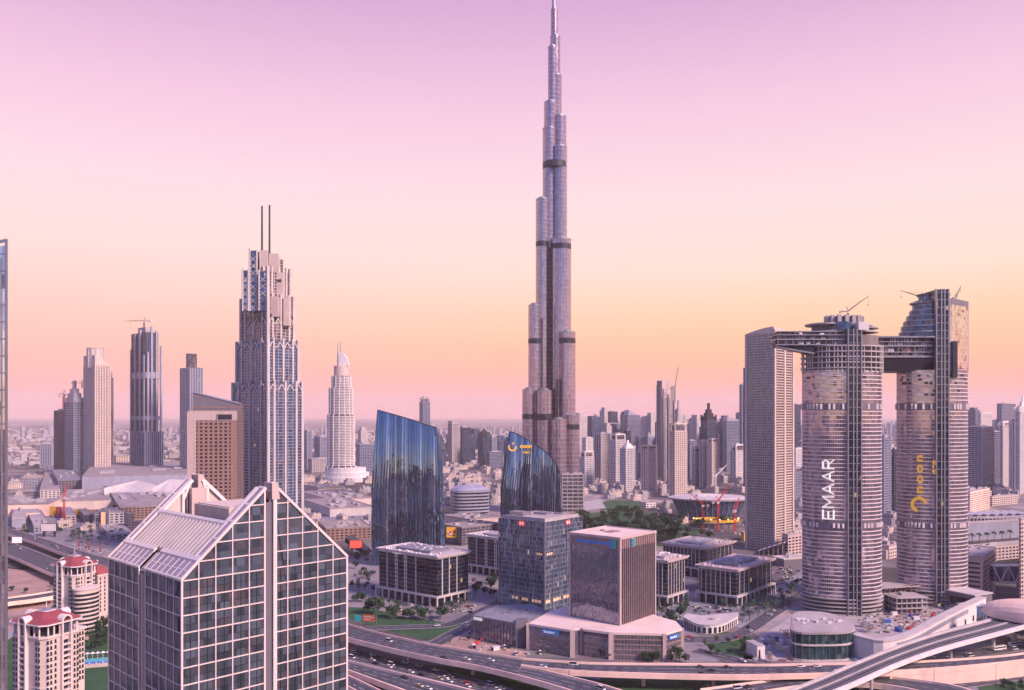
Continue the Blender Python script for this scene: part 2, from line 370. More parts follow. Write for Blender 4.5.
def crown(root, kind, poly, z, wm, wu, wv, h=8):
    cx = sum(p[0] for p in poly)/len(poly); cy = sum(p[1] for p in poly)/len(poly)
    sc_ = lambda k: [(cx+(p[0]-cx)*k, cy+(p[1]-cy)*k) for p in poly]
    m = MB()
    if kind == 'flat':
        m.prism(sc_(1.015), z, z+1.6); ro_ = m.build('roof', wm, root)
        q = MB(); q.prism(sc_(.5), z+1.6, z+1.6+h*.5); q.build('plant_room', 'conc', ro_)
    elif kind == 'frame':                     # open pale frame round a smaller top storey
        q = MB(); q.prism(sc_(.72), z, z+h*.8); q.build('penthouse', 'g_farp', root)
        for p in sc_(.93): m.tube((p[0], p[1], z), (p[0], p[1], z+h), wu*.05, n=4)
        m.prism(sc_(1.0), z, z+1); m.prism(sc_(.97), z+h, z+h+wu*.05+.6); m.build('crown_frame', wm, root)
        q = MB(); q.prism(sc_(.4), z+h+1.6, z+h*1.45); q.build('plant_room', 'conc', root)
    elif kind == 'step':                      # stepped crown ending in a small lantern
        for i, k in enumerate((.86, .66, .44, .2)): m.prism(sc_(k), z+i*h*.3, z+(i+1)*h*.3+(.01 if i < 3 else h*.25))
        m.build('stepped_crown', wm, root)
        q = MB()
        for p in sc_(.97): q.tube((p[0], p[1], z), (p[0], p[1], z+h*.45), wu*.06, n=4)
        q.build('corner_turrets', wm, root)
    elif kind == 'slope':
        b = [(p[0], p[1], z) for p in poly]; q = [(p[0], p[1], z+(h if p[0] < cx else .3)) for p in poly]
        m.hexa(b, q); m.build('sloping_top', wm, root)
    elif kind == 'drum':
        m.prism(ell(min(wu, wv)*.38, min(wu, wv)*.38, 20, cx, cy), z, z+h); m.build('crown_drum', 'g_farp', root)
        q = MB(); q.prism(ell(min(wu, wv)*.41, min(wu, wv)*.41, 20, cx, cy), z+h, z+h+1.2); q.build('crown_ring', wm, root)
    elif kind == 'mast':
        m.prism(sc_(.6), z, z+h); m.build('plant_room', wm, root)
        q = MB(); q.tube((cx, cy, z+h), (cx, cy, z+h*4), .9, .3, 6); q.build('mast', 'steel', root)
    elif kind == 'sail':
        m.hexa([(p[0], p[1], z) for p in sc_(.8)], [(p[0]*.9+cx*.1, p[1]*.9+cy*.1, z+(h*1.5 if i in (0, 3) else .4)) for i, p in enumerate(sc_(.8))]); m.build('sail_roof', wm, root)
STY = dict(       # glass, wall, floor height, slab height, pier spacing, pier width
 blue=('g_far', 'lilacm', 4.4, 1.1, 7, .7), bluew=('g_far', 'white', 4.2, 1.3, 6, 1.4), grey=('g_far', 'lilacm', 4.2, 1.3, 7, 2.0),
 cream=('g_farp', 'cream', 3.8, 1.6, 6, 2.4), dark=('g_far', 'dsteel', 4.4, .8, 8, 1.2), white=('g_farp', 'white', 4, 1.6, 7, 2.4),
 bare=('g_dark', 'darkc', 4, 1.1, 7, 1.2), pink=('g_farp', 'conc', 4, 1.5, 6, 2.2))
def tower(name, label, pl, pc, pr, D, top, a=42, sty='grey', cr='flat', h=8, cat='tower', group=None, steps=None, base=0):
    o, rz, wu, wv = corner(pl, pc, pr, D, a); wu = abs(wu); wv = abs(wv)
    t = thing(name, label, cat, o, rz, group); gm, wm, fh, bd, ps, pw = STY[sty]
    z1 = zz(top, D+ (wu+wv)*.3); P = rect(0, wu, 0, wv)
    if not steps: facade(t, P, base, z1, gm, wm, fh, bd, .4, ps, pw); crown(t, cr, P, z1, wm, wu, wv, h)
    else:                                     # setbacks: (share of the height, inset)
        z = base
        for i, (k, ins) in enumerate(steps):
            zt = base+(z1-base)*k; Q = rect(ins*wu, wu*(1-ins), ins*wv, wv*(1-ins))
            facade(t, Q, z, zt, gm, wm, fh, bd, .4, ps, pw); z = zt
        crown(t, cr, Q, z1, wm, wu*(1-2*ins), wv*(1-2*ins), h)
    return t
def crane(label, base, kind, mast, jib, az, m='red', up=40, group=None, w=1.0):
    t = thing('tower_crane', label, 'crane', base, 0, group); b = MB(); d = Vector((math.sin(R(az)), math.cos(R(az)), 0))
    for sx in (-w, w):
        for sy in (-w, w): b.bar((sx, sy, 0), (sx, sy, mast), w*.45)
    k = max(3, int(mast/(w*3)))
    for i in range(k):
        z = mast*i/k; z2 = mast*(i+1)/k; s = 1 if i % 2 else -1
        b.bar((-w*s, -w, z), (w*s, -w, z2), w*.3); b.bar((w, -w*s, z), (w, w*s, z2), w*.3)
    b.build('mast', m, t)
    q = MB(); q.box(-w*1.4, w*1.4, -w*1.4, w*1.4, mast, mast+w*2.6); q.build('cab', 'white', t)
    j = MB(); top = Vector((0, 0, mast+w*2.6))
    e = d*math.cos(R(up))+Vector((0, 0, math.sin(R(up)))) if kind == 'luffing' else d
    s = Vector((-d.y, d.x, 0))*w*.8; n = e.cross(s.normalized()).normalized()*w*1.4
    if n.z < 0: n = -n
    tip = top+e*jib; k = max(4, int(jib/(w*4)))
    j.bar(top+s, tip+s*.3, w*.4); j.bar(top-s, tip-s*.3, w*.4); j.bar(top+n, tip, w*.4)
    for i in range(k):
        p = top+e*jib*i/k; p2 = top+e*jib*(i+1)/k; j.bar(p+s, p2+n*(1-(i+1)/k), w*.25); j.bar(p-s, p2+n*(1-(i+1)/k), w*.25)
    j.build('jib', m, t)
    c = MB(); bk = top-d*jib*.28; c.bar(top, bk, w*1.0); c.build('counter_jib', m, t)
    c = MB(); c.box(-w*1.5, w*1.5, -w*1.5, w*1.5, -w*2.5, w*.6); cw = c.build('counterweight', 'conc', t); cw.location = bk
    ap = top+Vector((0, 0, w*7))-d*w*2; c = MB(); c.bar(top, ap, w*.6); c.bar(ap, top+e*jib*.75, w*.18); c.bar(ap, bk, w*.18); c.build('apex_and_ties', m, t)
    hk = top+e*jib*(.97 if kind == 'luffing' else .7); c = MB(); c.bar(hk, hk-Vector((0, 0, jib*.3)), w*.16); c.box(hk.x-w*.6, hk.x+w*.6, hk.y-w*.6, hk.y+w*.6, hk.z-jib*.3-w*1.4, hk.z-jib*.3); c.build('hook_line', 'dsteel', t)
    return t

# ------------------------------------------------------------------ the twin-gabled glass tower in front
def gable_tower():
    o, rz, W, Dp = corner(108, 181, 347.6, 215, 44.5)
    t = thing('office_tower', 'nearest glass tower with twin pointed gables, pinkish grid frames and a ribbed sloping roof', 'tower', o, rz)
    E = 128.3; Rg = 151.6; half = W/2; S = lambda x: E+(Rg-E)*(1-abs(x-half)/half)
    a0, a1 = 23.5, 25.7       # the slot between the gables
    ro = random.Random(3)
    # core, kept below the glass
    c = MB(); c.box(.6, W-.6, .6, Dp-.6, 0, E-.4); c.build('core', 'dsteel', t)
    # front and back glazing
    for y, yo, nm in ((.25, -1, 'front_glazing'), (Dp-.25, 1, 'rear_glazing')):
        b = MB(); pts = [(.3, 0), (a0, 0), (a0, S(a0)-.2), (.3, E)]; pts2 = [(a1, 0), (W-.3, 0), (W-.3, E), (half, S(half)-.2), (a1, S(half)-.2)]
        for q in (pts, pts2):
            f1 = [(p[0], y, p[1]) for p in q]; b.face(f1 if yo < 0 else f1[::-1])
        b.build(nm, 'g_teal', t)
        g = MB(); ya, yb = (y-.35, y+.1) if yo < 0 else (y-.1, y+.35)
        dx = 4.55
        xl = [0.0, 4.5, 9.1, 13.8, 18.6, a0-.45]; xr = [a1+.2, 30.2, 34.9, 39.9, 45.0, W-.55]
        for i, x in enumerate(xl): g.box(x, x+(.28 if 0 < i < 5 else .5), ya-.04*(i % 5 == 0), yb, 0, S(x+.3)-.35)
        for i, x in enumerate(xr): g.box(x, x+(.28 if 0 < i < 5 else (1.1 if i == 0 else .6)), ya-.04*(i % 5 == 0), yb, 0, min(S(x+.3), Rg)-.35)
        z = E-.25
        while z > 2:
            g.box(.6, a0-.45, ya+.05, yb-.02, z-.28, z); g.box(a1+1.3, W-.55, ya+.05, yb-.02, z-.28, z); z -= 4.43
        z = E-.25+4.43
        while z < Rg-2:
            x = (z-E)/(Rg-E)*half; g.box(x+.5, a0-.45, ya+.05, yb-.02, z-.28, z); g.box(a1+1.3, W-x-.5, ya+.05, yb-.02, z-.28, z); z += 4.43
        g.bar((0, (ya+yb)/2-.06, E-.1), (a0+.2, (ya+yb)/2-.06, S(a0)+.1), .55, .7); g.bar((W, (ya+yb)/2-.06, E-.1), (half+.4, (ya+yb)/2-.06, Rg-.1), .55, .7)
        g.build('front_frame' if yo < 0 else 'rear_frame', 'frame', t)
        m2 = MB(); zt = E-.25                     # thin mullions that quarter each big pane
        for i in range(30):
            for xs in (xl, xr):
                for k in range(5):
                    xm = (xs[k]+xs[k+1])/2+.28; z1 = zt-i*4.43-.5
                    if z1 > 6: m2.box(xm-.06, xm+.06, y+yo*.12-.05, y+yo*.12+.05, z1-3.93, z1); m2.box(xs[k]+.6, xs[k+1], y+yo*.1-.04, y+yo*.1+.04, z1-2.05, z1-1.95)
        m2.build('thin_mullions', 'dsteel', t)
        s = MB(); s.box(a0+.2, a1+.2, y+.2 if yo < 0 else y-.8, y+.8 if yo < 0 else y-.2, 0, Rg-5.5)
        for i in range(34): s.box(a0+.22, a1+.18, (y+.12 if yo < 0 else y-.2), (y+.2 if yo < 0 else y-.12), 3+i*4.43, 3.3+i*4.43)
        s.build('slot_panel', 'mauve', t)
        cp = MB(); ys = (y-.5, y+4) if yo < 0 else (y-4, y+.5)
        cp.hexa([(a1-.3, ys[0], Rg-4.8), (a1+2.1, ys[0], Rg-4.8), (a1+2.1, ys[1], Rg-4.8), (a1-.3, ys[1], Rg-4.8)], [(a1-.3, ys[0], Rg-.2), (a1+1.5, ys[0], Rg-.2), (a1+1.5, ys[1], Rg-.2), (a1-.3, ys[1], Rg-.2)])
        cp.build('gable_cap', 'pinkc', t)
    # side walls
    for x, sx, nm in ((.25, -1, 'left'), (W-.25, 1, 'right')):
        b = MB()
        for y0, y1 in ((.3, 22.6), (26.4, Dp-.3)):
            f = [(x, y1, 0), (x, y0, 0), (x, y0, E-.3), (x, y1, E-.3)]; b.face(f if sx < 0 else f[::-1])
        b.build('side_glazing', 'g_side', t)
        g = MB(); xa, xb = (x-.2, x+.1) if sx < 0 else (x-.1, x+.2)
        for y0, y1 in ((0, 22.6), (26.4, Dp)):
            n = 5
            for i in range(n+1):
                ww = .22 if 0 < i < n else .45; yy = y0+(y1-y0-ww)*i/n; g.box(xa-(.02 if i in (0, n) else 0), xb, yy, yy+ww, 0, E-.2)
            z = E-.25; k = 0
            while z > 2: g.box(xa+.04, xb-.02, y0+.5, y1-.5, z-.24, z); z -= 4.43
        g.build('side_frame', 'white', t)
        s = MB(); s.box(x-.1 if sx < 0 else x-1.5, x+1.5 if sx < 0 else x+.1, 23.4, 25.6, 0, E-1.5); s.build('side_slot', 'steel', t)
    # roof slopes (left one seen, right one alike)
    def slope(x0, x1, y0, y1, up, th, b, mir):
        f = lambda x: (W-x) if mir else x
        p = [(f(x0), y0, S(x0)+up-th), (f(x1), y0, S(x1)+up-th), (f(x1), y1, S(x1)+up-th), (f(x0), y1, S(x0)+up-th)]
        q = [(a, c, d+th) for a, c, d in p]
        b.hexa(p, q)
    for mir in (False, True):
        gl = MB(); tr = MB(); rb = MB(); rl = MB(); bs = MB()
        for y0, y1 in ((.1, 22.6), (26.4, Dp-.1)):
            slope(.1, 4.2, y0, y1, 0, .3, gl, mir)
            for i in range(8): yy = y0+(y1-y0-.16)*i/7; slope(.15, 4.2, yy, yy+.16, .14, .3, tr, mir)
            slope(-.1, .22, y0-.1, y1+.1, .2, .5, tr, mir); slope(4.2, 5.1, y0, y1, .42, .8, tr, mir)
            slope(1.9, 2.05, y0, y1, .1, .3, tr, mir)
        slope(.4, 5.1, 22.6, 26.4, -1.1, .4, rb, mir)
        slope(5.1, 13.6, 3.4, Dp-3.4, -.5, .4, bs, mir)
        n = 19
        for i in range(n):
            yy = 3.9+(Dp-8.2)*i/n; slope(5.3, 13.4, yy, yy+1.15, .15, .6, rb, mir)
        slope(13.4, 14.1, 3.4, Dp-3.4, .3, .9, tr, mir)
        for y0, y1 in ((.1, 3.3), (Dp-3.3, Dp-.1)):
            slope(5.1, 23.4 if not mir else 23.0, y0, y1, .12, .5, gl, mir)
            for a_, b_ in ((y0-.05, y0+.4), (y1-.4, y1+.05)): slope(4.6, 23.5, a_, b_, .38, .8, tr, mir)
            for k in range(5): slope(5.1+k*4.5, 5.6+k*4.5, y0+.4, y1-.4, .3, .5, tr, mir)
        gl.build('roof_glass', 'g_lil', t); tr.build('roof_trim', 'white', t); rb.build('roof_ribs', 'pale', t); bs.build('roof_deck', 'brown', t)
    # open terrace between the gables
    c = MB(); c.box(13.6, W-13.6, 3.4, Dp-3.4, E-.4, 136); c.build('terrace_floor', 'dust', t)
    c = MB(); c.box(17.5, 33, 9, 30, 136, 144.2); c.box(18.2, 32.3, 9.7, 29.3, 144.2, 144.5); c.build('terrace_plant_room', 'cream', t)
    for y0, y1, s in ((3.35, 3.75, 1), (Dp-3.75, Dp-3.35, -1)):
        c = MB(); c.hexa([(13.8, y0, 136), (21, y0, 136), (21, y1, 136), (13.8, y1, 136)], [(13.8, y0, S(13.8)-.7), (21, y0, S(21)-.7), (21, y1, S(21)-.7), (13.8, y1, S(13.8)-.7)])
        c.hexa([(28.5, y0, 136), (36.4, y0, 136), (36.4, y1, 136), (28.5, y1, 136)], [(28.5, y0, S(28.5)-.7), (36.4, y0, S(36.4)-.7), (36.4, y1, S(36.4)-.7), (28.5, y1, S(28.5)-.7)])
        c.each('gable_inner_wall', 'cream', t)
        c = MB(); ym = y0-.5 if s < 0 else y1+.5
        for xx in (20.6, 28.4): c.bar((xx, ym, 136), (xx, ym, S(xx)-.6), .8)
        c.bar((13.6, ym, S(13.6)-.5), (half-1.6, ym, S(half-1.6)-.2), 1.0); c.bar((W-13.6, ym, S(13.6)-.5), (half+1.6, ym, S(half-1.6)-.2), 1.0)
        c.bar((20.6, ym-.1, S(20.6)-3.5), (22.4, ym-.1, S(22.4)-.6), .7); c.bar((28.4, ym-.1, S(28.4)-3.5), (27, ym-.1, S(27)-.6), .7)
        c.build('gable_inner_frame', 'white', t)
        c = MB(); c.box(22.4, 27.2, min(ym, ym+s*2.2), max(ym, ym+s*2.2), 136, 147.5); c.build('lift_shaft', 'pinkc', t)
    c = MB(); c.box(20, 20.3, 39, 39.3, 136, 139.5); c.box(22, 24, 35, 36.5, 136, 137.4); c.box(15, 17, 38, 41, 136, 137.2); c.each('roof_unit', 'lilacm', t)
gable_tower()

# sliver of a glass tower at the left edge
def edge_tower():
    D = 205; x1 = (6.6-CX)*D/F; t = thing('glass_tower', 'tall mirror glass tower cut off by the left edge of the photo', 'tower', (x1, D, 0), 0)
    b = MB(); zt = zz(245, D)
    b.hexa([(-26, 0, 0), (0, 0, 0), (-19, 30, 0), (-45, 30, 0)], [(-26, 0, zt-5), (0, 0, zt), (-19, 30, zt), (-45, 30, zt-5)]); b.build('curtain_wall', 'g_gold', t)
    s = MB(); z = 4
    while z < zt-2: s.box(-25, .12, -.14, .1, z-.3, z); z += 4.1
    for x in (-1.2, -5, -9): s.box(x-.12, x+.12, -.2, 0, 0, zt-3)
    s.build('floor_bands', 'steel', t)
    s = MB(); s.box(-.3, .25, -.25, .1, 0, zt+1); s.bar((-26, 0, zt-4.6), (.2, 0, zt+1.2), .6); s.build('edge_trim', 'steel', t)
edge_tower()

# ------------------------------------------------------------------ the supertall in the middle
def supertall():
    D = 1500; o = at(551, HY, D); o.z = 0
    t = thing('skyscraper', 'tallest tapering stepped spire, its tip cut off by the top of the photo', 'skyscraper', o)
    k = D/F
    def lobe(l, r, top, dy, nm='setback_tier', zb=0, fins=True):
        cx = ((l+r)/2-551)*k; a = (r-l)/2*k; b = min(a*1.25, a+6) if a < 16 else a*1.05; zt = zz(top, D)
        n = max(16, int(a*2.4)//2*2); pts = []
        for i in range(n):
            th = 2*math.pi*(i+.5)/n; q = 1 if i % 2 else .98
            pts.append((cx+a*q*math.cos(th), dy+b*q*math.sin(th)))
        m = MB(); m.prism(pts, zb, zt); p = m.build(nm, 'g_bur', t)
        s = MB(); q = ell(a*1.004, b*1.004, n, cx, dy); z = max(zb, 2)+7.6
        while z < zt-1: s.prism(q, z-.5, z, cap=True); z += 7.6
        s.build('floor_bands', 'lilacm', p)
        s = MB(); s.prism(ell(a*1.01, b*1.01, n, cx, dy), zt, zt+2.2); s.prism(ell(a*.6, b*.6, 12, cx, dy), zt+2.2, zt+5.5); s.build('tier_parapet', 'steel', p)
        return cx, a, b
    spec = [(551, 558, 8, 10), (550.3, 560.5, 36, 8), (548, 557, 48, 2), (550, 562, 75, 9), (544, 557, 104, 0), (553, 566.5, 118, 2),
            (542.5, 556, 131, -5), (552, 566.8, 150, -8), (535.5, 548.6, 203, -16), (549.8, 570.3, 243, -20), (528, 541, 308, -22), (556.5, 574.3, 335, -28), (541, 551, 300, -12),
            (522, 536, 391, -26), (561, 578, 416, -34), (535, 552, 392, -34), (548, 566, 420, -42)]
    for l, r, top, dy in spec:
        cx, a, b = lobe(l, r, top, dy)
    m = MB()
    for l, r, dy, ys in ((542.5, 566.8, -7, (164, 170)), (535.5, 548.6, -16, (244, 249)), (549.8, 570.3, -20, (247, 252)), (556.5, 574.3, -28, (340, 345)), (528, 541, -22, (340, 345)), (541, 551, -12, (340, 345)), (522, 536, -26, (414, 419)), (561, 578, -34, (424, 429)), (535, 552, -34, (414, 420)), (548, 566, -42, (424, 430))):
        cx = ((l+r)/2-551)*k; a = (r-l)/2*k*1.012; b = (min(a*1.25, a+6) if a < 16 else a*1.05)*1.01
        if l == 542.5: a *= .99; b *= .95
        m.prism(ell(a, b, 28, cx, dy), zz(ys[1], D), zz(ys[0], D))
    m.each('mechanical_band', 'dsteel', t)
    m = MB(); z0 = zz(8, D); m.tube((6.5, 10, z0), (5.2, 10, z0+26), 4.6, 2.6, 12); m.tube((5.2, 10, z0+26), (5, 10, z0+40), 1.4, .5, 8); m.build('spire', 'lilacm', t)
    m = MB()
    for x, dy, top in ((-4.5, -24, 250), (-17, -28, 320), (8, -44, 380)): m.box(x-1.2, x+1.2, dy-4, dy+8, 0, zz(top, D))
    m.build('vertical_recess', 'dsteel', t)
    m = MB(); P = rect(16, 52, -62, -20); q = thing('podium_block', 'low grey block with stacked floors at the right foot of the tallest spire', 'building', o+Vector((0, 0, 0)))
    facade(q, P, 0, zz(475, D-60), 'g_farp', 'conc', 6.5, 2.2, .5, 9, 1); crown(q, 'flat', P, zz(475, D-60), 'conc', 36, 42, 6)
supertall()

# ------------------------------------------------------------------ two curved blue glass towers
def blue_slab(label, pl, pr, D, prof, depth, pleats, bulge, side_px, lean=.00057, mark=False):
    """prof: (pixel column, pixel row) of the top edge from left to right; left edge leans"""
    xm = ((pl+pr)/2-CX)*D/F; t = thing('curved_glass_tower', label, 'tower', (xm, D, 0), 0); k = D/F
    x0 = (pl-CX)*k-xm; x1 = (pr-CX)*k-xm
    def topz(s):
        px = prof[0][0]+(prof[-1][0]-prof[0][0])*s
        for (a, b), (c, d) in zip(prof, prof[1:]):
            if px <= c+1e-6: return zz(b+(d-b)*(px-a)/(c-a), D)
        return zz(prof[-1][1], D)
    nz = 26; cols = []
    for i in range(2*pleats+1):
        s = i/(2*pleats); zt = topz(s); col = []
        for j in range(nz+1):
            u = j/nz; z = zt*u
            lean_l = (prof[0][0]-pl)*k*max(0, (u-.5)/.5)*(1-s)
            ret = (prof[-1][0]-pr)*k*max(0, z/zt)**3*s
            x = x0+(x1-x0)*s+lean_l+ret
            y = bulge*(2*s-1)**2+(0 if i % 2 else -.4)+lean*max(0, z-zz(500, D))**2
            col.append((x, y, z))
        cols.append(col)
    b = MB()
    for i in range(2*pleats):
        for j in range(nz): b.face([cols[i][j], cols[i+1][j], cols[i+1][j+1], cols[i][j+1]])
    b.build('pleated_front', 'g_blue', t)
    fn = MB()
    for i in range(0, 2*pleats+1, 2):
        for j in range(nz):
            p = Vector(cols[i][j]); q = Vector(cols[i][j+1]); fn.hexa([p+Vector((-.2, -.5, 0)), p+Vector((.2, -.5, 0)), p+Vector((.2, .1, 0)), p+Vector((-.2, .1, 0))], [q+Vector((-.2, -.5, 0)), q+Vector((.2, -.5, 0)), q+Vector((.2, .1, 0)), q+Vector((-.2, .1, 0))])
    fn.build('vertical_fins', 'dsteel', t)
    bk = MB()
    for i in range(0, 2*pleats, 2):
        f = [cols[i][0], cols[i+2][0], cols[i+2][nz], cols[i][nz]]
        q = [(p[0], depth-bulge*(2*((i+(2 if n_ in (1, 2) else 0))/(2*pleats))-1)**2*.6+p[2]*.0, p[2]) for n_, p in enumerate(f)]
        bk.face(q[::-1]); bk.face([f[3], f[2], q[2], q[3]])
    for i, rev in ((0, 0), (2*pleats, 1)):
        for j in range(nz):
            p, q = cols[i][j], cols[i][j+1]; e = depth-bulge*.6
            f = [p, q, (q[0], e, q[2]), (p[0], e, p[2])]; bk.face(f if not rev else f[::-1])
    bk.build('rear_and_side_walls', 'g_far', t)
    rm = MB()
    for i in range(2*pleats): rm.bar(Vector(cols[i][nz])+Vector((0, -.5, .2)), Vector(cols[i+1][nz])+Vector((0, -.5, .2)), .9)
    rm.build('roof_edge', 'dsteel', t)
    sl = MB()          # side shell, a narrow curved wall right of the front
    n = 18; w_ = side_px*k; zr = topz(1)
    for j in range(n):
        f = []
        for u, e in ((j/n, 0), (j/n, 1), ((j+1)/n, 1), ((j+1)/n, 0)):
            z = zr*u; xx = cols[-1][min(nz, int(u*nz))][0]; ww = w_*(1-u**3)*e+ .4*e
            f.append((xx+ww, cols[-1][min(nz, int(u*nz))][1]+2+e*depth*.5, z))
        sl.hexa([f[0], f[1], (f[1][0], depth*.9, f[1][2]), (f[0][0], depth*.9, f[0][2])], [f[3], f[2], (f[2][0], depth*.9, f[2][2]), (f[3][0], depth*.9, f[3][2])])
    sl.build('side_shell', 'g_far', t)
    return t, cols, k, xm
t1, c1, k1, xm1 = blue_slab('taller curved blue glass tower with vertical fins and a slanted top, left of centre', 371, 440, 955, [(376, 410), (395, 415), (415, 421), (436, 428)], 26, 24, 5, 3)
t2, c2, k2, xm2 = blue_slab('shorter curved blue glass tower with a yellow logo near its rounded slanting top', 500.5, 561, 1120, [(509, 432), (514, 432.5), (522, 436.5), (530, 441.5), (538, 446.5), (546, 452), (553, 459), (558, 467), (560, 474)], 30, 27, 10, 3)
def noon_sign():
    D = 1120; z = zz(447, D); y = .00057*(z-zz(500, D))**2-1.6; s = MB(); k = k2
    X = lambda px: (px-CX)*k-xm2
    pl = lambda u, v, d: (u, y+d, v)
    arc_flat(s, X(512.5), zz(447, D), 3.6, 5.8, 150, 372, 20, .4, pl); s.box(X(513)-1.2, X(513)+1.2, y-.2, y+.2, zz(443.5, D)-1.2, zz(443.5, D)+1.2)
    s.build('logo_ring', 'yellowl', t2)
    text('noon', 7.4, 'yellowl', t2, face_mtx((X(526), y-.4, zz(446.2, D)), (1, 0, 0), (0, 0, 1)), 'wordmark', .2, .35)
    s = MB()          # the same name in Arabic
    for cx_ in (528.5, 524.5): arc_flat(s, X(cx_), zz(451.6, D), 1.5, 2.4, 180, 360, 8, .3, pl)
    s.box(X(528.5)-.5, X(528.5)+.5, y-.1, y+.2, zz(450.8, D)-.5, zz(450.8, D)+.5); s.box(X(524.5)-.5, X(524.5)+.5, y-.1, y+.2, zz(450.8, D)-.5, zz(450.8, D)+.5)
    s.box(X(526.2)-.5, X(526.8), y-.1, y+.2, zz(453.5, D), zz(451.3, D)); s.build('arabic_wordmark', 'yellowl', t2)
noon_sign()

# ------------------------------------------------------------------ the spired hotel tower on the left
def spired_tower():
    D = 1080; o, rz, wu, wv = corner(233, 268, 302, D, 44); t = thing('skyscraper', 'stepped dark glass tower with pale piers, arched setbacks and twin needle masts', 'skyscraper', o, rz)
    k = D/F; C0 = Vector((wu/2, wv/2))
    def tier(s, z0, z1, gm='g_dark', cut=.22, pier=4.4, wm='lilacm', fh=4.0):
        a, b = wu*s/2, wv*s/2; c = min(a, b)*cut; cx, cy = C0
        P = [(cx-a, cy-b), (cx+a, cy-b), (cx+a, cy+b), (cx-a, cy+b)]
        facade(t, P, z0, z1, gm, wm, fh, .7, .35, pier, .7); return a, b
    Z = lambda py: zz(py, D+30)
    tier(1.0, 0, Z(384), 'g_far', pier=7); tier(.885, Z(384), Z(342), 'g_far', pier=7); tier(.76, Z(342), Z(300), 'g_farp', pier=6, wm='pinkc'); tier(.66, Z(300), Z(272), 'g_farp', pier=5, wm='pinkc'); tier(.46, Z(272), Z(258), 'g_farp', wm='pinkc')
    # pale corner fins rising through the setbacks
    f = MB(); cx, cy = C0
    for s, z0, z1 in ((1.0, 0, 384), (.885, 0, 342), (.76, 0, 298), (.66, 0, 270)):
        a, b = wu*s/2, wv*s/2; za = 0 if z0 == 0 else Z(z0)
        for i, q in enumerate((.18, .5, .82)):
            f.box(cx-a+2*a*q-1.3, cx-a+2*a*q+1.3, cy-b-1.3, cy-b+1, za, Z(z1)+4); f.box(cx-a-1.3, cx-a+1, cy-b+2*b*q-1.3, cy-b+2*b*q+1.3, za, Z(z1)+4)
        for sx in (-1, 1):
            for sy in (-1, 1): f.box(cx+sx*a-1.8, cx+sx*a+1.8, cy+sy*b-1.8, cy+sy*b+1.8, za, Z(z1)+3)
    f.each('corner_fin', 'pale', t)
    ar = MB()          # arches under the setbacks
    for s, py in ((1.0, 384), (.885, 342), (.76, 318)):
        a, b = wu*s/2, wv*s/2
        for i in range(4):
            u0 = -a+2*a*(i+.08)/4; u1 = -a+2*a*(i+.92)/4; um = (u0+u1)/2; z = Z(py)
            for (p, q) in ((u0, um), (u1, um)):
                ar.bar((cx+p, cy-b-1, z-9), (cx+q, cy-b-1, z-1), 1.3); ar.bar((cx-a-1, cy+p*b/a, z-9), (cx-a-1, cy+q*b/a, z-1), 1.3)
    ar.build('arches', 'pale', t)
    bl = MB(); a, b = wu*.77/2, wv*.77/2; bl.box(cx-a-.5, cx+a+.5, cy-b-.5, cy+b+.5, Z(322), Z(315)); bl.build('dark_belt', 'dsteel', t)
    # crown: staggered blades and the pale sign slab
    cr = MB(); Zc = lambda py: zz(py, D+30)
    def slab(px0, px1, y0, y1, dep, m):
        s = MB(); X0 = ((px0-CX)*(D+30)/F-o.x, 30.); X1 = ((px1-CX)*(D+30)/F-o.x, 30.)
        iv = Matrix.Rotation(-rz, 3, 'Z')
        b4 = [iv @ Vector((X0[0], 30-dep, 0)), iv @ Vector((X1[0], 30-dep, 0)), iv @ Vector((X1[0], 30+dep, 0)), iv @ Vector((X0[0], 30+dep, 0))]
        s.hexa([(p.x, p.y, Zc(y1)) for p in b4], [(p.x, p.y, Zc(y0)) for p in b4]); return s, b4
    for n_, (a0, a1, y0, y1, dep, m) in enumerate([(245.5, 251, 272, 312, 12, 'g_far'), (252, 259, 252, 312, 10, 'g_far'), (262, 270, 274, 312, 14, 'g_far'), (260.5, 268.5, 251, 276, 5, 'cream'),
                                   (269.5, 279, 254, 276, 3, 'cream'), (270.5, 284, 273, 299, 4, 'cream'), (284.5, 290, 298, 326, 6, 'cream'), (272, 281, 298, 318, 15, 'pinkc')]):
        s, b4 = slab(a0, a1, y0, y1, dep, m); ob = s.build('crown_blade' if m == 'g_far' else 'crown_slab', m, t)
        if n_ < 3:
            e = MB(); e.bar((b4[0].x, b4[0].y, Zc(y1)), (b4[0].x, b4[0].y, Zc(y0)+3), 1.6); e.bar((b4[1].x, b4[1].y, Zc(y1)), (b4[1].x, b4[1].y, Zc(y0)+1), 1.6)
            z = Zc(y1)
            while z < Zc(y0)-8: e.bar((b4[0].x, b4[0].y, z), (b4[1].x, b4[1].y, z+9), .8); e.bar((b4[1].x, b4[1].y, z), (b4[0].x, b4[0].y, z+9), .8); z += 9
            e.build('lattice', 'pale', t)
        if n_ == 5:
            rt = (b4[1]-b4[0]).normalized(); nn = Vector((rt.y, -rt.x, 0)); p = (b4[0]+b4[1])/2+nn*.6; text('EMAAR', 4.2, 'darkl', t, face_mtx((p.x, p.y, Zc(281)), rt, (0, 0, 1)), 'sign_lettering', .3, .2)
    ms = MB(); iv = Matrix.Rotation(-rz, 3, 'Z')
    for px, top in ((262, 206), (269.5, 205)):
        p = iv @ Vector(((px-CX)*(D+30)/F-o.x, 30, 0)); q = MB(); q.tube((p.x, p.y, Zc(285)), (p.x, p.y, Zc(top)), 1.5, 1.1, 8); q.build('mast', 'dsteel', t)
spired_tower()

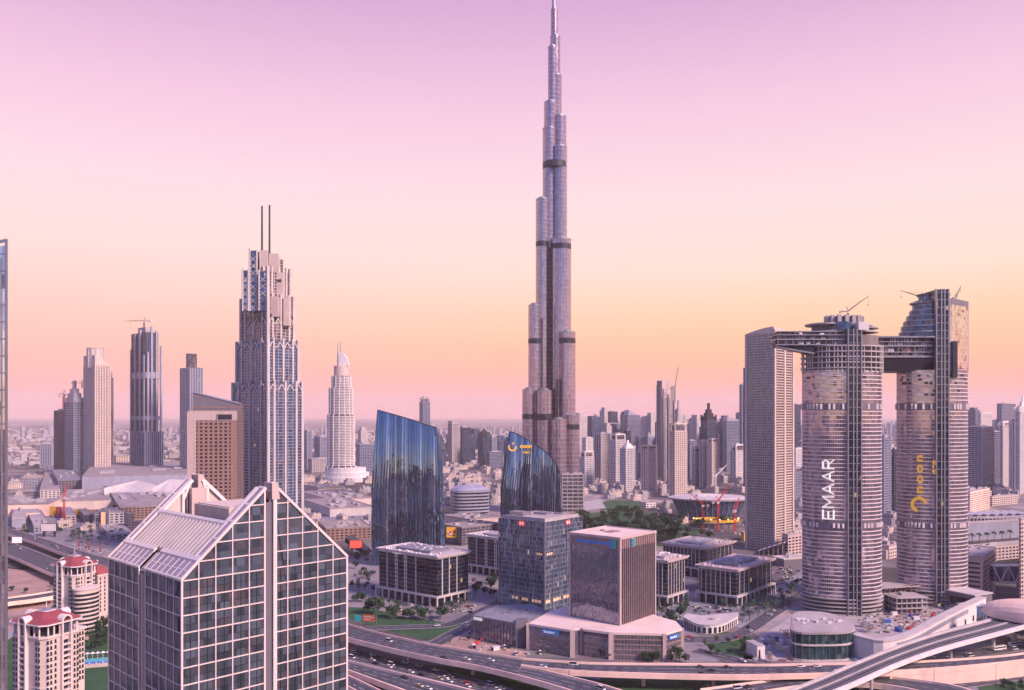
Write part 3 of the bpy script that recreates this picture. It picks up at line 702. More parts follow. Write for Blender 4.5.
# ------------------------------------------------------------------ brown hotel block left of the spired tower
def brown_block():
    D = 1000; o, rz, wu, wv = corner(184, 189, 233, D, 80); t = thing('hotel_building', 'brown hotel block with dense window grid and pink top beside the twin-masted tower', 'hotel', o, rz)
    zt = zz(411, D); P = rect(0, wu, 0, 24)
    facade(t, P, 0, zt-11, 'g_dark', 'brown', 4.4, 2.0, .9, 5.4, 2.5)
    b = MB(); b.box(-1.4, wu+1.4, -1.4, 24.8, zt-11, zt); b.build('top_band', 'pinkc', t)
    b = MB(); b.box(-1.8, 8, -1.8, 12, 0, zt-3); b.build('corner_pier', 'pinkc', t)
    b = MB(); b.box(wu*.66, wu-1, -1.7, -1.3, zt-10, zt-4)
    for i in range(9): b.box(wu*.63+i*(wu*.36)/9, wu*.63+.5+i*(wu*.36)/9, -1.95, -1.7, zt-10, zt-4)
    b.build('top_louvres', 'dsteel', t)
    t = thing('hotel_building', 'dark slab with a slanted roofline standing right behind the brown hotel block', 'hotel', o+Vector((-4, 34, 0)), rz)
    b = MB(); zl, zr = zz(392, D+34), zz(404, D+34); b.hexa([(-4, 0, 0), (wu+3, 0, 0), (wu+3, 20, 0), (-4, 20, 0)], [(-4, 0, zl), (wu+3, 0, zr), (wu+3, 20, zr), (-4, 20, zl)]); b.build('wall', 'mauve', t)
    s = MB(); z = 4
    while z < zr-2: s.box(-4.4, wu+3.4, -.4, 20.4, z-1.2, z); z += 4
    s.build('floor_bands', 'brown', t)
    s = MB(); s.bar((-4.6, -.3, zl+.4), (wu+3, -.3, zr+.4), 1.5); s.build('roof_trim', 'lilacm', t)
brown_block()

# ------------------------------------------------------------------ twin curved towers joined by a bridge
def sky_tower(label, pl, pr, D, top, strip, mat_top, base_y):
    k = D/F; xc = ((pl+pr)/2-CX)*k; a = (pr-pl)/2*k; b = a*.68
    t = thing('curved_tower', label, 'tower', (xc, D, 0), 0); zt = zz(top, D); n = 56
    P = ell(a-.5, b-.5, n); m = MB(); m.prism(P, 14, zt); m.build('curtain_wall', 'g_sky', t)
    s = MB(); Q = ell(a, b, n); z = 17.0
    while z < zt:
        s.prism(Q, z-.75, z); z += 3.4
    s.build('white_spandrels', 'frame', t)
    s = MB()
    for i in range(0, n*2):
        th = 2*math.pi*(i+.5)/(n*2); p = ((a-.25)*math.cos(th), (b-.25)*math.sin(th)); s.box(p[0]-.07, p[0]+.07, p[1]-.07, p[1]+.07, 14, zt)
    s.build('mullions', 'lilacm', t)
    s = MB()
    for y0, y1 in ((403, 410), (523, 529)):
        zb, zu = zz(y1, D-b), zz(y0, D-b); s.prism(ell(a+.12, b+.12, n), zb, zu)
    s.each('plant_belt', 'mauve', t)
    s = MB()
    for y0, y1 in ((403, 410), (523, 529)):
        zb, zu = zz(y1, D-b), zz(y0, D-b)
        for i in range(n):
            if rnd.random() < .55: th = 2*math.pi*i/n; s.box((a+.2)*math.cos(th)-.9, (a+.2)*math.cos(th)+.9, (b+.2)*math.sin(th)-.5, (b+.2)*math.sin(th)+.5, zb+.6, zu-.6)
    s.each('belt_panel', 'frame', t)
    s = MB(); z = .2
    s.prism(ell(a*.86, b*.86, n), 0, 14)
    s.build('bare_core', 'darkc', t); s = MB()
    while z < 15: s.prism(ell(a+1.2, b+1.2, n), z, z+.9); z += 3.3
    s.build('unglazed_slabs', 'conc', t)
    s = MB()          # loose patches of missing glass just under the bridge
    for i in range(34):
        th = R(rnd.uniform(185, 355)); z = zt-rnd.choice((3, 4, 6.5, 9.5, 10, 13, 16.5, 20)); s.hexa(*[[((a-.1)*math.cos(th+e)*q, (b-.1)*math.sin(th+e)*q, zz_) for e, q in ((-.045, 1), (.045, 1), (.045, .96), (-.045, .96))] for zz_ in (z-3.2, z-.9)])
    s.build('open_bays', 'dsteel', t)
    # lift strip
    xs0, xs1 = ((strip[0]-CX)*(D-24)/F-xc), ((strip[1]-CX)*(D-24)/F-xc); yf = -b*math.sqrt(max(.05, 1-(max(abs(xs0), abs(xs1))/a)**2)); ztop = zz(strip[2], D)
    yf = min(yf, -b*.9)-1.6
    m = MB(); m.box(xs0, xs1, yf, 0, 0, ztop); m.build('lift_strip', 'g_dark', t)
    s = MB(); w_ = xs1-xs0
    for x in (xs0-.4, xs0+w_*.36, xs0+w_*.62, xs1-.6): s.box(x, x+1.0, yf-.5, yf+2.5, 0, ztop+.5)
    z = 6.8
    while z < ztop: s.box(xs0+.1, xs1-.1, yf-.22, yf+.3, z-.5, z); z += 6.8
    s.build('lift_strip_frame', 'steel', t)
    return t, k, xc, a, b
DA, DB = 742, 772
ta, ka, xa, aa, ba = sky_tower('left one of the twin curved towers, lettered EMAAR, with its dark lift strip', 803, 880.5, DA, 371, (848, 861.5, 332), 0, 615)
tb, kb, xb, ab, bb = sky_tower('right one of the twin curved towers, lettered noon in yellow, with a stepped top', 898, 966, DB, 371, (937.5, 950, 293), 0, 607)
def ysurf(x, a, b): return -b*math.sqrt(max(0, 1-(x/a)**2))
def vtext():
    for t, txt, px, y0, y1, k, xc, a, b, D, size, m, bold, hz in ((ta, 'EMAAR', 828, 460, 518.5, ka, xa, aa, ba, DA, 10.4, 'whitel', .02, 1.05), (tb, 'noon', 919.5, 455, 493, kb, xb, ab, bb, DB, 9.5, 'yellowl', .3, 1.3)):
        yf = D-b*.8; x = (px-CX)*yf/F-xc; y = ysurf(x, a, b); nn = Vector((x/a**2, y/b**2, 0)).normalized()
        f = D+y; zc = zz((y0+y1)/2, f); L_ = (y1-y0)*f/F
        rt = Vector((0, 0, 1)); up = nn.cross(rt)          # rt x up = nn
        if txt == 'EMAAR':                     # drawn stroke by stroke
            U = {'E': ((0, 0, 0, 1), (0, 1, .62, 1), (0, .5, .52, .5), (0, 0, .62, 0)), 'M': ((0, 0, 0, 1), (0, 1, .4, .3), (.4, .3, .8, 1), (.8, 1, .8, 0)), 'A': ((0, 0, .36, 1), (.36, 1, .72, 0), (.15, .36, .57, .36)), 'R': ((0, 0, 0, 1), (0, 1, .5, 1), (.5, 1, .62, .76), (.62, .76, .5, .5), (.5, .5, 0, .5), (.26, .5, .64, 0))}
            wd = {'E': .62, 'M': .8, 'A': .72, 'R': .64}; hgt = 8.6; tot = sum(wd[c] for c in txt)+.24*4; sc1 = L_/(tot*hgt); u0 = -L_/2
            for c in txt:
                q = MB(); base = Vector((x, y, zc))+nn*1.3
                for a_, b_, c_, d_ in U[c]:
                    P_ = lambda i, j: base+rt*(u0+i*hgt*sc1)+up*(j-.5)*hgt
                    A_, B_ = P_(a_, b_), P_(c_, d_); e_ = (B_-A_).normalized()*.55; q.bar(A_-e_, B_+e_, 1.25, 1.25)
                q.build('letter', m, t); u0 += (wd[c]+.24)*hgt*sc1
            continue
        o = text(txt, size, m, t, face_mtx(Vector((x, y, zc))+nn*1.3, rt, up), 'wordmark', .3, bold, hz)
        zs = [v.co.z for v in o.data.vertices]; s = L_/(max(zs)-min(zs))
        for v in o.data.vertices: v.co.z = zc+(v.co.z-zc)*s
        if txt == 'noon':
            s_ = MB(); p0 = Vector((x, y, zz(504.5, f)))+nn*1.3; pl = lambda u, v, d: p0+up*u+rt*v+nn*d
            arc_flat(s_, 0, 0, 4.2, 7.0, -75, 165, 22, .5, pl); s_.hexa([pl(a_, b_, 0) for a_, b_ in ((-1.5, 5.4), (1, 5.4), (1, 7.9), (-1.5, 7.9))], [pl(a_, b_, -.5) for a_, b_ in ((-1.5, 5.4), (1, 5.4), (1, 7.9), (-1.5, 7.9))])
            s_.build('logo_ring', 'yellowl', t)
            s_ = MB(); x2 = (931-CX)*yf/F-xc; y2 = ysurf(x2, a, b); n2 = Vector((x2/a**2, y2/b**2, 0)).normalized(); u2 = n2.cross(rt); p2 = Vector((x2, y2, zz(466, f)))+n2*1.4
            pl2 = lambda u, v, d: p2+u2*u+rt*v+n2*d
            for q in (-4.5, 3.5): arc_flat(s_, 0, q, 1.3, 2.4, 90, 270, 8, .3, lambda u, v, d: pl2(-u*0-abs(u)*1.0, v, d)); 
            for q in (-4.5, 3.5, -.4): s_.hexa([pl2(a_, q+b_, 0) for a_, b_ in ((-.7, -.7), (.7, -.7), (.7, .7), (-.7, .7))], [pl2(a_, q+b_, -.3) for a_, b_ in ((-.7, -.7), (.7, -.7), (.7, .7), (-.7, .7))])
            s_.build('arabic_wordmark', 'yellowl', t)
vtext()
def bridge():
    D = 768; k = D/F; t = thing('sky_bridge', 'unfinished bridge of bare floors joining the twin curved towers near their tops', 'bridge', ((866-CX)*k, D, 0)); r = random.Random(8)
    X = lambda px, y=-14: (px-CX)*(D+y)/F-(866-CX)*k; Z = lambda py, y=-14: zz(py, D+y); Y0, Y1 = -14, 26
    s = MB(); s.hexa([(X(858), Y0+4, Z(371)), (X(947), Y0+4, Z(371)), (X(947), Y1, Z(371)), (X(858), Y1, Z(371))], [(X(858), Y0, Z(359)), (X(950), Y0, Z(359)), (X(950), Y1, Z(359)), (X(858), Y1, Z(359))]); s.build('underside', 'dsteel', t)
    cy = DA-D; f = lambda e: [(p[0]+xa-(866-CX)*k, p[1]+cy) for p in ell(aa+e, ba+e, 40)]; zf = lambda py: zz(py, DA-ba)
    s = MB()          # open floors round the left tower
    for py in (346, 351.5, 357, 362.5, 368): s.prism(f(1.4), zf(py), zf(py-1.2))
    s.build('floor_plates', 'conc', t)
    s = MB(); s.prism(f(-3), zf(372), zf(334)); s.build('unfinished_core', 'darkc', t)
    s = MB()
    for i in range(34):
        if r.random() < .8: th = R(178+i*5.5+r.uniform(-1, 1)); p = ((aa+.7)*math.cos(th)+xa-(866-CX)*k, (ba+.6)*math.sin(th)+cy); s.tube((p[0], p[1], zf(372)), (p[0], p[1], zf(345)), .45, n=6)
    s.build('columns', 'pale', t)
    s = MB()
    for py, th_, e in ((337.5, 1.6, 0), (342, .8, .8), (346.5, 1.5, .2), (352.5, 1.0, .5), (357.5, 2.0, 0)): s.box(X(858), X(949-e*3), Y0+e, Y1, Z(py), Z(py-th_))
    s.build('deck_slabs', 'steel', t)
    s = MB(); s.box(X(860), X(947), Y0+6, Y1-2, Z(359), Z(337)); s.build('recessed_wall', 'darkc', t)
    s = MB()
    for i in range(46):
        px = 866+i*1.8+r.uniform(-.5, .5); a_, b_ = r.choice(((336, 346), (346, 358), (336, 358), (342, 352))); s.box(X(px)-.18, X(px)+.18, Y0+1.2, Y0+1.6, Z(b_), Z(a_))
    for i in range(12):
        px = 868+i*6.6; s.bar((X(px), Y0+1.8, Z(358)), (X(px+r.choice((-6, 6))), Y0+1.8, Z(347)), .5)
    s.build('steel_posts', 'steel', t)
    for m_, n_ in (('orange', 9), ('white', 16), ('mauve', 26), ('cream', 12)):
        s = MB()
        for i in range(n_):
            x = X(r.uniform(866, 944)); py = r.choice((341, 346, 351.5, 356.5)); w_ = r.uniform(1, 5.5); s.box(x, x+w_, Y0+2.2+r.random(), Y0+4.5, Z(py), Z(py-r.uniform(1.5, 3.8)))
        s.build('site_hoardings', m_, t)
    yc = -47; Xc = lambda px: X(px, yc); Zc = lambda py: Z(py, yc)       # cantilever towards the left
    s = MB(); s.hexa([(Xc(777.5), yc+6, Zc(346)), (Xc(815), yc+3, Zc(353)), (Xc(815), -26, Zc(353)), (Xc(777.5), -32, Zc(346))], [(Xc(777.5), yc+6, Zc(338)), (Xc(815), yc+3, Zc(338)), (Xc(815), -26, Zc(338)), (Xc(777.5), -32, Zc(338))]); s.build('cantilever', 'dsteel', t)
    s = MB()
    for py, th_, e in ((331.6, .9, 2), (335.2, .8, 0), (339.8, 1.2, .5), (345, .9, 1)): s.box(Xc(776.5+e), Xc(860), yc+e, -27, Zc(py), Zc(py-th_))
    s.bar((Xc(777.5), yc+4.5, Zc(346.3)), (Xc(815), yc+1.5, Zc(353.3)), 1.3); s.build('cantilever_slabs', 'steel', t)
    s = MB()
    for i in range(44):
        if r.random() < .75: x = Xc(778+i*1.85+r.uniform(-.4, .4)); q = r.choice(((345, 335), (340, 331), (345, 339))); s.box(x-.16, x+.16, yc+1.2, yc+1.6, Zc(q[0]), Zc(q[1]))
    s.build('cantilever_posts', 'steel', t)
    s = MB(); s.box(Xc(779), Xc(857), yc+4, -29, Zc(344), Zc(332.5)); s.build('cantilever_core', 'darkc', t)
    s = MB()
    for i in range(18): x = Xc(r.uniform(780, 852)); py = r.choice((334.5, 339, 344)); s.box(x, x+r.uniform(1, 5), yc+2.5, yc+4.2, Zc(py), Zc(py-r.uniform(1.5, 3)))
    s.build('cantilever_hoardings', 'white', t)
bridge()
def sky_tops():
    k = ka; s = MB(); Z = lambda py: zz(py, DA-15); X = lambda px: (px-CX)*k-xa
    def pl(px0, px1, y0, y1, m, nm, t, dep, kk=None):
        kk = kk or (k, xa, Z); X_ = lambda px: (px-CX)*kk[0]-kk[1]; q = MB(); c_ = (X_(px0)+X_(px1))/2; a_ = (X_(px1)-X_(px0))/2
        q.prism(ell(a_, dep, 30, c_, 0), kk[2](y1), kk[2](y0)); return q.build(nm, m, t)
    pl(807, 877, 330, 331.6, 'conc', 'roof_plate', ta, 20); pl(806, 842, 322.5, 324, 'conc', 'roof_plate', ta, 18); pl(850, 877, 326, 327.5, 'conc', 'roof_plate', ta, 15)
    pl(812, 872, 324, 332, 'darkc', 'upper_storey', ta, 15); pl(823, 849, 322, 330, 'g_far', 'glazed_storey', ta, 22)
    q = MB(); 
    for i in range(15):
        th = 2*math.pi*i/15; q.box(X(844)+15*math.cos(th)-1.6, X(844)+15*math.cos(th)+1.6, 10*math.sin(th)-1.6, 10*math.sin(th)+1.6, Z(323), Z(313.6+rnd.uniform(0, 2)))
    q.each('crown_block', 'conc', ta); pl(826, 861, 315, 323, 'darkc', 'crown_core', ta, 9)
    q = MB(); q.box(X(847), X(857), -25, -16, Z(331), Z(323)); q.build('lift_head', 'white', ta)
    kk = (kb, xb, lambda py: zz(py, DB-15)); Zb = kk[2]; Xb = lambda px: (px-CX)*kb-xb
    tiers = [(899, 948, 338), (901, 948, 332), (903, 948, 326), (906, 948, 320.5), (909, 949, 315), (912, 949, 309.5), (914, 949, 304.5)]
    for i, (l, r, y) in enumerate(tiers):
        pl(l, r, y-1.3, y, 'conc', 'terrace_slab', tb, 22-i, kk); pl(l+1.5, r-1, y-5.6, y-1.3, 'g_far', 'terrace_glazing', tb, 20-i, kk)
    pl(919, 948, 294, 304, 'g_far', 'crown_storey', tb, 11, kk); pl(918, 949, 292, 294, 'darkc', 'crown_roof', tb, 12, kk); pl(911, 948, 300.5, 302, 'conc', 'terrace_slab', tb, 15, kk)
    p0 = Vector(((951.3-CX)*(DB-21)/F-xb, -21)); p1 = p0+Vector((.77, .64))*35; E_ = [tuple(p0), tuple(p1), (p1.x-4, p1.y+6), (p0.x-6, 12)]; ec = Vector(((E_[0][0]+E_[2][0])/2, (E_[0][1]+E_[2][1])/2)); eg = lambda e: [(ec.x+(p[0]-ec.x)*e, ec.y+(p[1]-ec.y)*e) for p in E_]
    q = MB(); q.prism(E_, Zb(368), Zb(305)); q.build('mirror_end', 'g_gold', tb)
    q = MB(); q.prism(eg(1.02), Zb(305), Zb(299)); q.build('end_louvres', 'mauve', tb)
    q = MB()
    for y in range(312, 368, 7): q.prism(eg(1.015), Zb(y), Zb(y-.5))
    q.box(p0.x-1.2, p0.x-.1, -21, -15, Zb(372), Zb(299)); q.box(p1.x-.3, p1.x+.5, p1.y-.3, p1.y+1, Zb(370), Zb(299)); q.build('end_frame', 'pale', tb)
    q = MB(); q.box(p0.x-.1, p0.x+4, -24, -19, Zb(378), Zb(342)); q.build('hoist_track', 'dsteel', tb)
    crane('luffing crane on the roof of the left twin tower, jib reaching right', (xa+X(848), DA, Z(317)), 'luffing', 5, 24, 83, 'darkl', 36, 'cranes on the twin towers', .6)
    crane('luffing crane on the roof of the right twin tower, jib reaching left', (xb+Xb(921), DB, Zb(300)), 'luffing', 3, 19, 277, 'darkl', 20, 'cranes on the twin towers', .6)
    crane('luffing crane at the far right end of the right twin tower roof', (xb+Xb(956), DB, Zb(299)), 'luffing', 2, 12, 70, 'darkl', 62, 'cranes on the twin towers', .5)
sky_tops()

# ------------------------------------------------------------------ pale residential tower left of the twins
def vista():
    D = 1050; o, rz, wu, wv = corner(746, 774, 792, D, 44); t = thing('apartment_tower', 'pale apartment tower with arched roofline and balconied right face, beside the twin curved towers', 'tower', o, rz)
    zt = zz(332, D)
    facade(t, rect(0, wu, 0, wv), 0, zt, 'g_cyan', 'cream', 3.3, .8, .35, 2.6, .5)
    s = MB(); z = 10
    while z < zt-4: s.box(3, wu*.45, -2.2, 0, z, z+1.1); s.box(wu*.55, wu-3, -2.2, 0, z, z+1.1); z += 3.3
    s.each('balcony', 'cream', t)
    s = MB(); s.box(-1.2, 2.6, -1.8, .4, 0, zt+4); s.box(wu-2.4, wu+1.2, -2.6, 1, 0, zt+2); s.box(-1.2, .8, wv-2, wv+1, 0, zt-1); s.box(wu*.46, wu*.54, -2.8, 0, 0, zt); s.each('edge_pier', 'cream', t)
    s = MB(); n = 14; pts = []
    for i in range(n+1): u = i/n; pts.append((wv*(1-u), zt-1+7*math.sin(u*math.pi/2)))
    for i in range(n): s.hexa([(-1, pts[i][0], zt-1.2), (wu, pts[i][0], zt-1.2), (wu, pts[i+1][0], zt-1.2), (-1, pts[i+1][0], zt-1.2)], [(-1, pts[i][0], pts[i][1]+.6), (wu, pts[i][0], pts[i][1]+.6-2), (wu, pts[i+1][0], pts[i+1][1]+.6-2), (-1, pts[i+1][0], pts[i+1][1]+.6)])
    s.build('arched_roof', 'cream', t)
vista()
# ------------------------------------------------------------------ sheets of ground: lawns, paving, roads
def sheet(name, pts, m, z=.02, structure_=True, kind='structure'):
    b = MB(); P = [G(x, y, z) for x, y in pts]
    a = sum(P[i].x*P[(i+1) % len(P)].y-P[(i+1) % len(P)].x*P[i].y for i in range(len(P)))
    b.face(P if a > 0 else P[::-1]); o = b.build(name, m); o['kind'] = kind; return o
def smooth(pts, n):
    """resample a pixel polyline with Catmull-Rom, evenly by length"""
    out = []; P = [Vector(p) for p in pts]; P = [P[0]*2-P[1]]+P+[P[-1]*2-P[-2]]
    for i in range(1, len(P)-2):
        for j in range(8):
            t = j/8; a, b, c, d = P[i-1], P[i], P[i+1], P[i+2]
            out.append(.5*((2*b)+(c-a)*t+(2*a-5*b+4*c-d)*t*t+(3*b-a-3*c+d)*t**3))
    out.append(P[-2]); acc = [0]
    for a, b in zip(out, out[1:]): acc.append(acc[-1]+(b-a).length)
    res = []; k = 0
    for i in range(n+1):
        s = acc[-1]*i/n
        while k < len(acc)-2 and acc[k+1] < s: k += 1
        f = (s-acc[k])/max(1e-9, acc[k+1]-acc[k]); res.append(out[k].lerp(out[k+1], min(1, max(0, f))))
    return res
LANES = {}
def ribbon(far, near, z, n): return smooth([G(x, y, z) for x, y in far], n), smooth([G(x, y, z) for x, y in near], n)
def strip(mb, A, B, f0, f1, z0, z1):
    """closed strip between two shares of the way from A to B"""
    n = len(A); k = len(mb.v)
    for a, b in zip(A, B):
        p = a.lerp(b, f0); q = a.lerp(b, f1)
        for zz_ in (z0, z1): mb.v += [(p.x, p.y, zz_), (q.x, q.y, zz_)]
    for i in range(n-1):
        o = k+4*i
        for f in ((2, 3, 7, 6), (0, 4, 5, 1), (0, 2, 6, 4), (1, 5, 7, 3)): mb.f.append(tuple(o+j for j in f)); mb.m.append(mb.cm)
    o = k; mb.f.append((o, o+1, o+3, o+2)); mb.m.append(mb.cm); o = k+4*(n-1); mb.f.append((o+1, o, o+2, o+3)); mb.m.append(mb.cm)
def lanes_of(A, B, z, n, dash=True, margin=.05):
    mb = MB()
    for l in range(1, n):
        f = margin+(1-2*margin)*l/n; acc = 0
        for i in range(len(A)-1):
            p = A[i].lerp(B[i], f); q = A[i+1].lerp(B[i+1], f); d = (q-p).length
            w_ = .16/max(1, (B[i]-A[i]).length); steps = max(1, int(d/3))
            for j in range(steps):
                if dash and int((acc+d*j/steps)/3) % 3 == 2: continue
                P = p.lerp(q, j/steps); Q = p.lerp(q, (j+1)/steps); s = (B[i]-A[i])*w_
                mb.face([(P-s).to_tuple()[:2]+(z,), (Q-s).to_tuple()[:2]+(z,), (Q+s).to_tuple()[:2]+(z,), (P+s).to_tuple()[:2]+(z,)])
            acc += d
    for f in (margin, 1-margin):
        for i in range(len(A)-1):
            P = A[i].lerp(B[i], f); Q = A[i+1].lerp(B[i+1], f); s = (B[i]-A[i])*(.12/max(1, (B[i]-A[i]).length))
            mb.face([(P-s).to_tuple()[:2]+(z,), (Q-s).to_tuple()[:2]+(z,), (Q+s).to_tuple()[:2]+(z,), (P+s).to_tuple()[:2]+(z,)])
    return mb
def flyover(key, t, far, near, z, lanes, n=28, piers=(), parap=(1, 1), th=2.2, pw=1.0):
    A, B = ribbon(far, near, z+1.0, n)          # pixel rows trace the barrier tops
    W_ = sum((a-b).length for a, b in zip(A, B))/len(A); e = 1.0/W_
    m = MB(); strip(m, A, B, 0, 1, z-th, z); m.build('deck', 'parap', t, True)
    m = MB(); strip(m, A, B, e+.002, 1-e-.002, z, z+.05); m.build('asphalt', 'asphalt', t, True)
    for on, f0, f1 in ((parap[0], -.002, e), (parap[1], 1-e, 1.002)):
        if on: m = MB(); strip(m, A, B, f0, f1, z-.7, z+1.3); m.build('parapet', 'parap', t, True)
    lanes_of(A, B, z+.058, lanes, margin=e+.03).build('lane_marking', 'lane', t, True)
    LANES[key] = (A, B, z+.06)
    for s in piers:
        i = min(n, int(s*n)); c = A[i].lerp(B[i], .5); d = (B[i]-A[i]).normalized(); u = Vector((-d.y, d.x, 0)); hw = W_*.36; m = MB()
        zt = z-th
        q = [c-d*hw-u*1.2, c-d*hw+u*1.2, c+d*hw+u*1.2, c+d*hw-u*1.2]; q2 = [c-d*1.5-u*1.1, c-d*1.5+u*1.1, c+d*1.5+u*1.1, c+d*1.5-u*1.1]
        m.hexa([(p.x, p.y, zt-3.2) for p in q2], [(p.x, p.y, zt) for p in q]); m.hexa([(p.x, p.y, 0) for p in q2], [(p.x, p.y, zt-3.2) for p in q2]); m.build('pier', 'parap', t, True)
    return A, B
def road(name, key, far, near, lanes, n=24, z=.12, m='asphalt', dash=True):
    A, B = ribbon(far, near, z, n); b = MB()
    for i in range(n): b.face([B[i], B[i+1], A[i+1], A[i]])
    o = structure(name, b, m); q = lanes_of(A, B, z+.02, lanes); tag(q.build('lane_markings', 'lane'), kind='structure'); LANES[key] = (A, B, z+.01)
    k = MB(); strip(k, A, B, -.03, 0, 0, z+.12); strip(k, A, B, 1, 1.03, 0, z+.12); tag(k.build('kerb', 'pave'), kind='structure')
    return A, B
# district sheets
sheet('paved_plaza', [(340, 612), (352, 560), (372, 545), (480, 560), (500, 600), (472, 622), (440, 634), (400, 624)], 'pave', .03)
sheet('lawn', [(345, 607), (372, 608), (400, 616), (440, 622), (462, 624), (446, 633), (428, 641), (400, 634), (370, 625), (345, 617)], 'lawn', .05)
sheet('paved_court', [(190, 570), (240, 548), (340, 546), (352, 560), (340, 612), (255, 592)], 'pave', .035)
sheet('lawn_strip', [(349, 668), (380, 662), (440, 666), (500, 668), (590, 678), (640, 686), (640, 692), (480, 692), (420, 680), (360, 672)], 'lawn', .04)
sheet('lawn', [(600, 676), (700, 674), (840, 676), (868, 686), (860, 694), (600, 694)], 'lawn', .05)
sheet('lawn', [(975, 684), (1030, 676), (1030, 700), (985, 700)], 'lawn', .05)
sheet('lawn', [(700, 640), (724, 632), (748, 632), (752, 640), (742, 652), (760, 660), (720, 658)], 'lawn', .05)
sheet('lawn', [(716, 660), (730, 657), (744, 660), (738, 662)], 'lawn', .055)
sheet('dirt_lot', [(432, 645), (455, 633), (470, 629), (476, 641), (530, 652), (525, 657), (470, 650)], 'sand', .05)
sheet('forecourt', [(640, 660), (660, 640), (690, 633), (712, 640), (735, 660), (690, 662)], 'pave', .04)
sheet('building_site_ground', [(742, 660), (760, 636), (800, 612), (880, 590), (985, 592), (990, 600), (960, 625), (905, 655), (860, 664)], 'dust', .05)
sheet('parking_lot', [(640, 628), (655, 606), (700, 600), (780, 585), (815, 560), (800, 548), (860, 548), (860, 585), (790, 600), (742, 625), (690, 634)], 'greyr', .03)
sheet('park_lawn', [(596, 503), (612, 500), (640, 501), (642, 507), (630, 511), (600, 510)], 'lawn', .06)
sheet('park_ground', [(572, 514), (640, 510), (668, 520), (700, 530), (690, 548), (640, 545), (572, 530)], 'lawn', .05)
sheet('lake', [(488, 506), (502, 500), (503, 516), (488, 519)], 'pave', .05)
sheet('pale_promenade', [(578, 503), (600, 499), (606, 508), (580, 511)], 'conc', .07)
sheet('yard_under_flyovers', [(180, 590), (320, 640), (600, 672), (900, 676), (1030, 664), (1040, 720), (300, 720)], 'greyr', .02)
sheet('hotel_garden', [(8, 640), (60, 600), (108, 612), (110, 700), (0, 720)], 'lawn', .03)
sheet('dusty_ground', [(-10, 566), (60, 575), (50, 610), (-10, 640)], 'sand', .035)
sheet('mall_forecourt', [(-10, 528), (60, 526), (130, 520), (120, 560), (75, 555), (0, 545)], 'pave', .05)
sheet('mall_car_park', [(300, 520), (330, 500), (372, 500), (372, 525), (322, 528)], 'greyr', .05)

# ------------------------------------------------------------------ the interchange at the bottom
t = thing('flyover', 'forked concrete flyover curving past the podium of the mauve office tower, nearest the pink-roofed podium', 'flyover', G(520, 690))
flyover('A', t, [(190, 580), (255, 596), (322, 615), (349, 624), (369, 630), (398, 637), (421, 642), (456, 648), (479, 651.6), (523, 658)], [(185, 591), (255, 610), (322, 630), (349, 638), (383.5, 646.5), (405, 651.6), (441, 659), (479, 666), (517, 675)], 10, 4, 44, (.08, .2, .33, .45, .58, .78, .93))
flyover('A2', t, [(521, 665.5), (540, 669), (565, 675), (600, 683.6), (621, 690), (650, 699)], [(517, 675), (549, 684), (575, 692), (600, 701)], 10, 3, 16, (.4, .8))
flyover('B', t, [(523, 658), (565, 661), (600, 662.7), (701, 663.6), (768, 664.3), (800, 663.5), (878, 662.2), (937, 660), (1000, 655.5), (1036, 651)], [(521, 665), (549, 668.6), (600, 672), (717, 675), (800, 674), (878, 671.5), (940, 668), (1000, 662.5), (1036, 658)], 10, 3, 40, (.12, .24, .37, .5, .6))
A, B = LANES['B'][:2]; m = MB(); n0 = 27
strip(m, A[n0:], B[n0:], .04, .985, 0, 8.2); m.build('retaining_wall', 'parap', t, True)
t = thing('flyover', 'low concrete ramp at the bottom left edge next to the twin-gabled glass tower', 'flyover', G(400, 685))
flyover('D', t, [(190, 616), (255, 633), (322, 652), (349, 660.5), (390, 670.5), (430, 679.8), (465, 688), (500, 697)], [(185, 624), (255, 642), (322, 661), (349, 670.5), (372, 679), (402, 690), (430, 701)], 5.5, 3, 28, (.1, .3, .5, .7, .9))
t = thing('flyover', 'lowest slip ramp in the bottom left corner, beside the twin-gabled glass tower', 'flyover', G(360, 690))
flyover('E', t, [(322, 664), (349, 675.5), (376, 688), (395, 698)], [(322, 674), (349, 687), (362, 695)], 5, 2, 10, (.5,))
t = thing('flyover', 'thin curved ramp passing under the rail viaduct at the bottom right', 'flyover', G(880, 690))
flyover('C', t, [(700, 689), (760, 681), (800, 676.5), (850, 674), (885, 676), (937, 682), (965, 688), (990, 697)], [(720, 697), (770, 690), (805, 685), (850, 682), (880, 684), (915, 690), (935, 697)], 6, 2, 22, (.2, .45, .65, .85))
road('highway', 'Q', [(190, 604), (255, 621), (322, 640), (349, 648), (400, 660), (440, 670), (479, 680), (510, 689), (530, 696)], [(185, 612), (255, 630), (322, 650), (349, 659), (390, 669.5), (430, 679), (465, 688), (490, 697)], 4)
road('road', 'R', [(860, 684), (900, 681), (950, 677), (1036, 668)], [(880, 699), (930, 693), (980, 686), (1036, 678)], 4)
road('road', 'S', [(672, 634), (700, 637), (728, 634), (745, 625), (765, 612), (800, 590), (815, 580)], [(668, 641), (700, 643), (735, 640), (757, 630), (780, 614), (806, 598), (822, 588)], 4)
road('road', 'T', [(415, 650), (436, 638), (455, 628), (478, 618), (500, 604)], [(428, 654), (446, 643), (464, 633), (478, 626), (506, 611)], 2)
road('road', 'U', [(345, 626), (380, 626), (410, 625), (445, 623), (470, 613), (500, 598)], [(345, 629), (380, 629.5), (415, 628.5), (450, 626.5), (474, 617), (505, 602)], 2)
road('road', 'V', [(700, 648), (730, 655), (760, 663), (780, 664)], [(690, 652), (725, 660), (750, 666), (775, 668)], 2)
